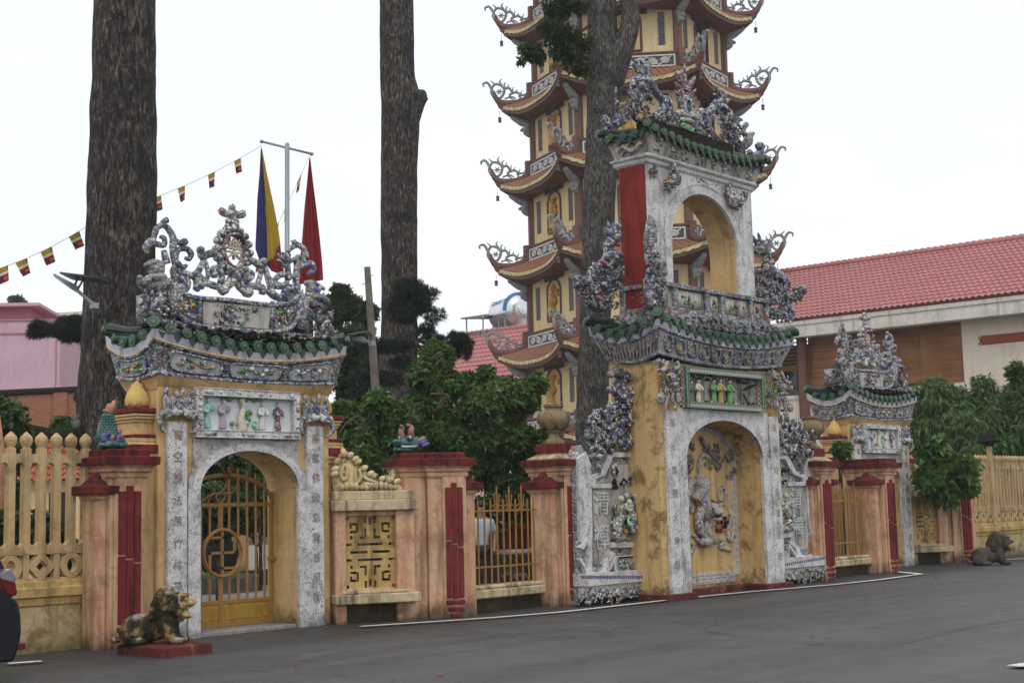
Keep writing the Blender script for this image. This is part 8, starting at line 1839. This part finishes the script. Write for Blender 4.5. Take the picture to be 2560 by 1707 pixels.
# gatehouse seen through the arch
DGH = 40; o6, e6, f6 = house_frame(565, DGH, math.atan2(_rt.y, _rt.x)); z6 = lambda y: WD(565, y, DGH).z
h6 = thing('gatehouse', o6, 'ochre gatehouse with a red tiled roof seen through the open arch', 'building')
mb = MB(); hbox(mb, o6, e6, f6, -.35, .25, 0, 2, -.05, z6(1170)); mb.build('wall', M['yellow'], h6); mb = MB(); hbox(mb, o6, e6, f6, -.6, -.35, .1, 2, -.05, z6(1170)); mb.build('doorway', M['glass_dark'], h6)
mb = MB(); tile_sheet(mb, o6-e6*.8-f6*.5+Vector((0, 0, z6(1166))), o6+e6*.5-f6*.5+Vector((0, 0, z6(1166))), o6-e6*.6+f6*.9+Vector((0, 0, z6(1138))), o6+e6*.2+f6*.9+Vector((0, 0, z6(1138))), 9, 4, .06, .04); mb.build('tiled_roof', M['roof_old'], h6)
# ------------------------------------------------------------------ yard furniture
def kerbed(label, px, py, r, h, top, name='planter_bed'):
    c = G(px, py); root = thing(name, (c.x, c.y, 0), label, 'planter'); mb = MB(); mb.lathe((c.x, c.y, 0), [(r, -.02), (r, h), (r-.08, h), (r-.08, h-.05)], 32); mb.build('kerb', M['stone_grey'], root, 40)
    mb = MB(); mb.lathe((c.x, c.y, 0), [(r-.08, h-.06), (r-.25, h+.02), (.02, h+.06)], 32); o = mb.build('turf', top, root, True); return root
kerbed('low round bed of mown grass behind the barred gate', 520, 1478, 1.1, .32, M['grass'])
kerbed('grassy kerb bed beyond the big dark pot', 500, 1372, 2.2, .3, M['grass'])
def walled(label, pa, pb, h, mat, name='low_wall'):
    a, b = G(*pa), G(*pb); d = (b-a).normalized(); n_ = Vector((-d.y, d.x, 0))*.2; root = thing(name, ((a+b)/2), label, 'wall'); mb = MB(); mb.prismz([tuple((p).xy) for p in (a, b, b+n_, a+n_)], -.02, h); mb.build('wall_face', mat, root, bevel=.02); return root
walled('dark stone step wall across the yard behind the barred gate', (520, 1470), (760, 1455), .34, M['stone_grey']); walled('grey kerb wall along the far hedge inside the arch', (490, 1368), (720, 1358), .3, M['stone_grey'])
c = G(545, 1440); pot = thing('garden_pot', (c.x, c.y, 0), 'large black glazed pot behind the ring of the barred gate', 'pot'); mb = MB(); mb.lathe((c.x, c.y, 0), [(.3, 0), (.34, .05), (.5, .35), (.56, .62), (.5, .82), (.54, .9), (.48, .92), (.44, .84)], 24); mb.build('pot_body', M['rubber'], pot, 50)
for i, (px, py, mt, lab) in enumerate(((625, 1352, 'marble', 'white marble lion sitting up in the yard beyond the barred gate'), (646, 1352, 'marble', 'white marble lion lying beside the sitting one'), (670, 1350, 'gold_lotus', 'small gilded lion at the end of the white lions'))):
    c = G(px, py-12); lion(lab, (c.x, c.y, .12), R_(-140+30*i), .55 if i == 0 else .42, M[mt])
# stone table, red pot, bench seen through the iron fence
c = WD(1262, 1300, 27); tb_ = thing('stone_table', (c.x, c.y, 0), 'carved stone altar table with a pale slab top behind the iron fence', 'table'); mb = MB(); ex = Vector((math.cos(-.3), math.sin(-.3), 0)); fx = Vector((-ex.y, ex.x, 0)); cc = Vector((c.x, c.y, 0))
zt_ = WD(1262, 1372, 27).z; mb = MB(); hbox(mb, cc, ex, fx, -1.0, .85, -.4, .5, zt_-.09, zt_); mb.build('slab_top', M['fascia'], tb_, bevel=.02); mb = MB(); mb.lathe((c.x-.05, c.y, 0), [(.62, 0), (.62, .06), (.5, .1), (.42, .3), (.5, zt_-.3), (.6, zt_-.16), (.66, zt_-.1)], 10); mb.build('pedestal', M['stone_grey'], tb_)
mb = MB(); rng = random.Random(1)
for i in range(26): a = rng.uniform(math.pi, 2*math.pi); mb.blob((c.x-.05+.5*math.cos(a), c.y+.5*math.sin(a), rng.uniform(.15, zt_-.25)), (rng.uniform(.05, .1), .06, rng.uniform(.04, .08)), None, 7, 5)
mb.build('carving', M['stone_grey'], tb_, True)
c2 = WD(1285, 1350, 27.0); rp = thing('red_pot', (c2.x, c2.y, zt_), 'red glazed planter pot standing on the stone altar table', 'pot'); mb = MB(); mb.lathe((c2.x, c2.y, zt_), [(.3, 0), (.34, .05), (.45, .36), (.55, .4), (.56, .46), (.48, .46), (.44, .38)], 20); mb.build('pot_body', M['pot_red'], rp, 45)
# a visitor in a pale shirt behind the iron fence
def person(px, d):
    g = gb(px, d); b = Vector(g); root = thing('person', g, 'person in a pale blue shirt and dark trousers standing behind the iron fence', 'person')
    vd = Vector((b.x, b.y, 0)).normalized(); sx_ = Vector((vd.y, -vd.x, 0))
    def J(a, f_, z): return b+sx_*a+vd*f_+Vector((0, 0, z))
    def skin(name, pts, edges, rad, mat, rootv, par):
        me = bpy.data.meshes.new(name); me.from_pydata([tuple(p-b) for p in pts], edges, []); o = bpy.data.objects.new(name, me); COL.objects.link(o); o.parent = par; me.materials.append(mat)
        m = o.modifiers.new('skin', 'SKIN'); m.use_smooth_shade = True
        for i, r in enumerate(rad): me.skin_vertices[0].data[i].radius = (r, r*.85) if not hasattr(r, '__len__') else r
        me.skin_vertices[0].data[rootv].use_root = True; s_ = o.modifiers.new('sub', 'SUBSURF'); s_.levels = 2; s_.render_levels = 2; return o
    pts = [J(0, 0, .95), J(0, .02, 1.15), J(0, .0, 1.36), J(0, 0, 1.47), J(.0, -.02, 1.56), J(0, -.03, 1.66), J(-.17, 0, 1.38), J(-.22, -.05, 1.12), J(-.16, -.2, .95), J(.17, 0, 1.38), J(.24, .02, 1.12), J(.22, -.08, .9), J(-.1, 0, .9), J(-.11, -.03, .5), J(-.11, .02, .08), J(-.12, -.1, .04), J(.1, 0, .9), J(.11, .0, .5), J(.12, .04, .08), J(.13, -.08, .04), J(-.12, -.29, .93), J(.21, -.17, .86)]
    ed = [(0, 1), (1, 2), (2, 3), (3, 4), (4, 5), (2, 6), (6, 7), (7, 8), (2, 9), (9, 10), (10, 11), (0, 12), (12, 13), (13, 14), (14, 15), (0, 16), (16, 17), (17, 18), (18, 19), (8, 20), (11, 21)]
    body = skin('body', pts, ed, [.13, .12, .14, .06, .085, .09, .06, .045, .032, .06, .045, .032, .085, .06, .04, .035, .085, .06, .04, .035, .03, .03], M['skin'], 0, root)
    pts = [J(0, 0, .92), J(0, .02, 1.15), J(0, 0, 1.36), J(0, 0, 1.43), J(-.18, 0, 1.38), J(-.23, -.05, 1.17), J(.18, 0, 1.38), J(.245, .02, 1.17)]; skin('shirt', pts, [(0, 1), (1, 2), (2, 3), (2, 4), (4, 5), (2, 6), (6, 7)], [.15, .14, .16, .075, .08, .065, .08, .065], M['shirt'], 1, body)
    pts = [J(0, 0, .96), J(-.1, 0, .88), J(-.11, -.03, .5), J(-.11, .02, .1), J(.1, 0, .88), J(.11, 0, .5), J(.12, .04, .1)]; skin('trousers', pts, [(0, 1), (1, 2), (2, 3), (0, 4), (4, 5), (5, 6)], [.145, .1, .075, .06, .1, .075, .06], M['cloth_dark'], 0, body)
    mb = MB(); mb.blob(J(0, .01, 1.67), (.1, .1, .1), None, 12, 8); h = mb.build('hair', M['hair'], body, True)
    mb = MB()
    for s_ in (-.03, .03): mb.blob(J(s_, -.105, 1.635), .012, None, 6, 4)
    mb.petal(J(0, -.1, 1.63), J(0, -.125, 1.595), .014); mb.build('face_features', M['skin'], body, True)
    return root
person(1203, 25.5)
# ------------------------------------------------------------------ poles, flags, lamps
DF = 31; fb = gb(716, DF); fp = thing('flagpole', fb, 'grey steel flagpole with a crossbar behind the crest of the low gate', 'flagpole')
mb = MB(); tp = WD(718, 362, DF); mb.tube([Vector(fb), tp], [.062, .052], 12); mb.build('pole', M['steel_grey'], fp, True)
mb = MB(); xa, xb = WD(654, 354, DF), WD(779, 385, DF); mb.tube([xa, xb], .028, 8); mb.blob(xa, .045); mb.blob(xb, .045); mb.blob(tp, .05); mb.build('crossbar', M['steel_grey'], fp, True)
def flag(label, rows, cols, d, name='flag', fold=.05, seed=0):
    """rows: (y, x left, x right) down the hanging cloth; cols: list of (share, material) across"""
    rr = random.Random(seed); q = WD(rows[0][1], rows[0][0], d); root = thing(name, q, label, 'flag')
    NR, NC = 40, 24; pts = []
    for i in range(NR+1):
        t = i/NR*(len(rows)-1); k = min(int(t), len(rows)-2); w = t-k; y, xl, xr = [lerp(rows[k][j], rows[k+1][j], w) for j in range(3)]; row = []
        sk = rows[k][3] if len(rows[k]) > 3 else 0; sk2 = rows[k+1][3] if len(rows[k+1]) > 3 else 0
        for j in range(NC+1):
            u = j/NC; a = fold*(i/NR)**.6*(math.sin(u*15+seed+i*.03)+.5*math.sin(u*27+1.3*seed-i*.05)); row.append(WD(lerp(xl, xr, u), y+lerp(sk, sk2, w)*u, d+a))
        pts.append(row)
    return root, pts, NR, NC
r1_, pts, NR, NC = flag('faded five coloured temple flag hanging limp left of the flagpole', [(368, 652, 655, 4), (430, 649, 668, 8), (500, 643, 685, 16), (560, 641, 698, 24), (622, 638, 706, 36), (660, 652, 713, 30), (670, 660, 715, 22)], None, DF, 'temple_flag', .05, 1)
mb = MB(); n_ = NC+1
mb.v = [tuple(p) for r in pts for p in r]
for i in range(NR):
    for j in range(NC):
        u, v = (j+.5)/NC, (i+.5)/NR
        if v > .82 and u < .32-.0: continue
        m_ = 0 if u < .52-.12*v and v < .84 else (1 if v < .55+(1-u)*.33 else 2)
        mb.f.append((i*n_+j, i*n_+j+1, (i+1)*n_+j+1, (i+1)*n_+j)); mb.mi.append(m_)
mb.build('cloth', [M['flag_blue'], M['flag_yel'], M['flag_red']], r1_, True)
r2_, pts, NR, NC = flag('dark red flag hanging limp right of the flagpole', [(395, 773, 776), (450, 768, 782), (520, 761, 791), (600, 755, 800), (650, 750, 805), (690, 746, 808, 4), (712, 747, 808, -12)], None, DF, 'red_flag', .06, 2)
mb = MB(); mb.sheet(pts); mb.build('cloth', M['flag_red'], r2_, True)
def bunting(label, a, b, spots, sag, d0, d1, seed):
    A3, B3 = WD(*a, d0), WD(*b, d1); root = thing('bunting', A3, label, 'bunting', 'strings of small temple flags'); pr = random.Random(seed)
    L_ = [lerp(A3, B3, i/30)-Vector((0, 0, sag*math.sin(math.pi*i/30))) for i in range(31)]; mb = MB(); mb.tube(L_, .006, 4); mb.build('cord', M['cord'], root)
    dv = (B3-A3).normalized()
    for t in spots:
        p = L_[min(29, int(t*30))].lerp(L_[min(30, int(t*30)+1)], t*30 % 1); w, h = .25, .28; tl_ = pr.uniform(.1, .9); mb = MB(); sd_ = Vector((dv.x, dv.y, dv.z)); dn = (Vector((0, 0, -1))+sd_*tl_*.6).normalized(); nn_ = sd_.cross(dn)
        cols = [0, 1, 2, 3, 4, 1]; vv_ = []
        for i in range(7):
            for j in range(7): u, v = i/6, j/6; vv_.append(tuple(p+sd_*(w*(u-.5)*(1-.3*v*pr.uniform(.7, 1)))+dn*(h*v)+nn_*(.03*math.sin(u*5+seed+t*20)*v)))
        for i in range(6):
            for j in range(6): mb.f.append((i*7+j, i*7+j+1, (i+1)*7+j+1, (i+1)*7+j)); mb.mi.append(j if i > 3 and j > 3 and False else [1, 1, 3, 2, 0 if i < 3 else 4, 2][j] if i < 5 else [2, 4, 3, 2, 4, 0][j])
        mb.v = vv_; mb.build('pennant', [M['flag_blue'], M['flag_yel'], M['flag_red'], M['flag_wht'], M['flag_org']], root, True)
bunting('string of striped flags climbing from the left edge to the broad trunk', (-60, 690), (250, 545), (.2, .35, .55, .78), .12, 27, 28.0, 3)
bunting('string of striped flags from the broad trunk up to the flagpole', (360, 505), (655, 364), (.1, .29, .54, .77), .08, 28, 31, 4)
bunting('string of striped flags falling away behind the flagpole', (774, 388), (640, 660), (.18, .42, .60, .97), .1, 31, 33, 5)
# solar lamps
def solar_lamp(label, d, head, arm, panel, post=None):
    root = thing('solar_lamp', WD(*arm[-1], d), label, 'street lamp', 'solar street lamps'); mb = MB(); mb.tube([WD(x, y, d) for x, y in arm], .032, 8); q = WD(*arm[-1], d); mb.box(q.x-.06, q.x+.06, q.y-.05, q.y+.05, q.z-.05, q.z+.05); mb.build('arm', M['steel_grey'], root)
    mb = MB(); a, b = WD(*head[0], d-.1), WD(*head[1], d); dr = (b-a); sd_ = Vector((_fw.x, _fw.y, 0))*.17; up_ = Vector((0, 0, 1)); v = []
    for t, w, h in ((0, .45, .012), (.1, .8, .03), (.5, 1, .045), (.8, .9, .06), (.9, .45, .06), (1, .3, .05)):
        c = a+dr*t
        for s_, z in ((-1, -.4), (-1, .6), (1, .6), (1, -.4)): v.append(tuple(c+sd_*(w*s_)+up_*h*z*2))
    mb.add(v, [(0, 1, 2, 3), (23, 22, 21, 20)]+[(i*4+j, (i+1)*4+j, (i+1)*4+(j+1) % 4, i*4+(j+1) % 4) for i in range(5) for j in range(4)]); mb.build('lamp_head', M['lamp_head'], root, bevel=.01)
    mb = MB(); a, b = WD(*panel[0], d-.35), WD(*panel[1], d+.15); e_ = (b-a); w_ = Vector((_fw.x, _fw.y, .0))*.35; n_ = Vector((0, 0, .03)); v = [a-w_, b-w_, b+w_, a+w_]; mb.add([tuple(p) for p in v]+[tuple(p+n_) for p in v], [(3, 2, 1, 0), (4, 5, 6, 7), (0, 1, 5, 4), (1, 2, 6, 5), (2, 3, 7, 6), (3, 0, 4, 7)])
    m0, m1 = lerp(a, b, .3), lerp(a, b, .45); hb = WD(*head[1], d); mb.tube([lerp(WD(*head[0], d), hb, .8), m0], .02, 6); mb.tube([lerp(WD(*head[0], d), hb, .95), m1], .02, 6); mb.build('solar_panel', M['solar'], root); return root
solar_lamp('solar lamp head on an angled arm fixed to the broad trunk', 25.6, ((136, 688), (196, 727)), ((192, 725), (215, 745), (236, 764)), ((165, 692), (262, 703)))
solar_lamp('solar lamp panel tilted beside the weathered pole', 31.5, ((880, 846), (915, 852)), ((915, 852), (930, 858)), ((874, 842), (926, 834)))
up_ = thing('utility_pole', gb(946, 32), 'weathered leaning concrete pole rising beside the slim trunk', 'pole'); mb = MB(); mb.tube([Vector(gb(948, 32)), WD(938, 960, 32), WD(918, 668, 32)], [.105, .095, .072], 14); mb.build('pole_shaft', M['wood_pole'], up_, 40)
mb = MB(); mb.tube([WD(912, 708, 31.9), WD(906, 712, 31.8)], .012, 5); mb.tube([WD(925, 690, 31.9), WD(932, 688, 31.9)], .012, 5); mb.build('pole_bolt', M['steel_grey'], up_)
# fig sprouting on the crest, dead twigs in the bushes
for i, (l, d, lab) in enumerate((([(845, 1085), (868, 1055), (890, 1040), (912, 1046)], 25.0, 'bare grey twigs fanning over the left glossy tree'), ([(1075, 985), (1105, 984), (1120, 990), (1118, 1010)], 26.2, 'bare grey twigs over the highest glossy tree'), ([(1075, 900), (1100, 880), (1110, 905)], 26.2, 'short bare twig near the top of the highest glossy tree'))):
    tw = thing('dead_twig', WD(*l[0], d), lab, 'twig', 'dead twigs'); mb = MB(); pts = [WD(x, y, d) for x, y in l]; mb.tube(smooth(pts, 4), [.012, .01, .004], 5)
    pr = random.Random(i)
    for k in range(7): p = lerp(pts[1], pts[-1], pr.random()); mb.tube(smooth([p, p+Vector((pr.uniform(-.2, .2), 0, pr.uniform(-.25, .1))), p+Vector((pr.uniform(-.4, .4), 0, pr.uniform(-.35, .0)))]), [.008, .003], 4)
    mb.build('twig_stem', M['twig'], tw, True)
# ------------------------------------------------------------------ black car, mostly out of frame
def car():
    rx, yn, yf = 7.66, 13.35, 15.1; root = thing('parked_car', (5.4, 14.2, 0), 'black car parked against the concrete fence, only its tail end in view', 'car')
    prof = [(-4.6, .3), (-4.68, .55), (-4.5, .85), (-3.7, 1.0), (-3.0, 1.42), (-2.2, 1.6), (-1.0, 1.6), (-.5, 1.5), (-.3, 1.28), (-.2, 1.1), (-.16, .98), (-.1, .88), (-.01, .8), (.02, .68), (.03, .5), (.01, .36), (-.05, .22)]
    mb = MB(); n = len(prof); ys = [0, .04, .16, .5, .88, 1.25, 1.6, 1.71, 1.75]; rows = []
    for w in ys:
        t = abs(w/.875-1); f_ = 1-.06*max(0, t-.75)/.25
        rows.append([(rx+x*(1-.012*t**4)-(.05*t**6 if x > -1 else 0), yn+w+(0 if z < 1.0 else (.14 if w < .875 else -.14)*(z-1.0)/.6*min(1, 1.6*t)), z) for x, z in prof])
    v = [p for r in rows for p in r]; m = len(rows); mb.add(v, [(i*n+j, i*n+(j+1) % n, (i+1)*n+(j+1) % n, (i+1)*n+j) for i in range(m-1) for j in range(n)]+[tuple(range(n-1, -1, -1)), tuple((m-1)*n+j for j in range(n))])
    b = mb.build('body', M['car'], root, 50, bevel=.03, seg=2)
    mb = MB(); mb.prism([(rx-2.9, 1.05), (rx-2.3, 1.48), (rx-1.2, 1.5), (rx-.7, 1.4), (rx-.45, 1.08)], yn+.02, yn+.06); mb.build('side_window', M['glass_dark'], b)
    for y in (yn-.005, yf-.4):
        mb = MB(); s0, s1 = (y, y+.42); yo = y if y < 14 else s1
        mb.prism([(rx-.5, 1.08), (rx-.3, 1.14), (rx-.15, 1.13), (rx-.09, 1.0), (rx-.06, .88), (rx-.14, .86), (rx-.3, .95)], s0, s1); tl_ = mb.build('tail_light', M['tail_red'], b, bevel=.02)
        mb = MB(); mb.prism([(rx-.3, 1.1), (rx-.15, 1.145), (rx-.08, 1.03), (rx-.12, 1.0), (rx-.25, 1.04)], s0-.006, s1+.006); mb.build('lens_reflection', M['tail_reflection'], tl_, bevel=.01)  # pale piece stands in for the reflection on the red lens
    mb = MB(); mb.box(rx-.06, rx+.03, yn-.004, yn+.3, .33, .4); mb.build('reflector', M['tail_red'], b, bevel=.01)
    mb = MB(); mb.prism([(rx-.5, 1.24), (rx-.2, 1.22), (rx-.14, 1.1), (rx-.4, 1.12)], yn+.1, yf-.1); mb.build('rear_window', M['glass_dark'], b)
    for x in (rx-.98, rx-3.7):
        for y in (yn-.01, yf-.19):
            mb = MB(); mb.tube([(x, y, .33), (x, y+.2, .33)], [.33, .33], 28); wh = mb.build('wheel', M['rubber'], root, 40, bevel=.02); mb = MB(); mb.tube([(x, y-.008, .33), (x, y+.06, .33)], [.2, .2], 20); mb.build('rim', M['steel_grey'], wh, 40)
    return root
car()
# fallen leaves on the asphalt
pr = random.Random(77)
LF = [(757, 1650), (745, 1672), (640, 1672), (1515, 1580), (1535, 1575), (1522, 1590), (1690, 1530), (1790, 1562), (1716, 1563), (2210, 1467), (2340, 1447), (1100, 1690), (2120, 1512), (1780, 1586)]
for i, (x, y) in enumerate(LF):
    c = G(x, y); s_ = pr.uniform(.035, .07); a = pr.uniform(0, 6.28); mb = MB(); e_ = Vector((math.cos(a), math.sin(a), 0)); n_ = Vector((-e_.y, e_.x, 0)); z = Vector((0, 0, .022))
    mb.sheet([[tuple(c+e_*s_*t+n_*s_*.45*q*math.sin(math.pi*min(.97, max(.03, (t+1)/2)))+z+Vector((0, 0, .006*q*q+.004*t))) for q in (-1, 0, 1)] for t in (-1, -.5, 0, .5, 1)])
    tag(mb.build('fallen_leaf', M['leaf_fallen'], None, True, loc=(c.x, c.y, 0)), 'small fallen orange leaf on the asphalt', 'leaf', 'fallen leaves on the road')
# ------------------------------------------------------------------ the damp air of an overcast day
hm = bpy.data.materials.new('humid air'); hm.use_nodes = True; ht = hm.node_tree; ht.nodes.clear()
ho_ = ht.nodes.new('ShaderNodeOutputMaterial'); hv = ht.nodes.new('ShaderNodeVolumePrincipled'); hv.inputs['Color'].default_value = (.96, .97, 1, 1); hv.inputs['Density'].default_value = .0006; hv.inputs['Anisotropy'].default_value = .3
ht.links.new(hv.outputs[0], ho_.inputs['Volume'])
mb = MB(); mb.box(-405, 705, -305, 705, -1.2, 36); tag(mb.build('haze', hm), kind='stuff')
scene.cycles.volume_bounces = 1
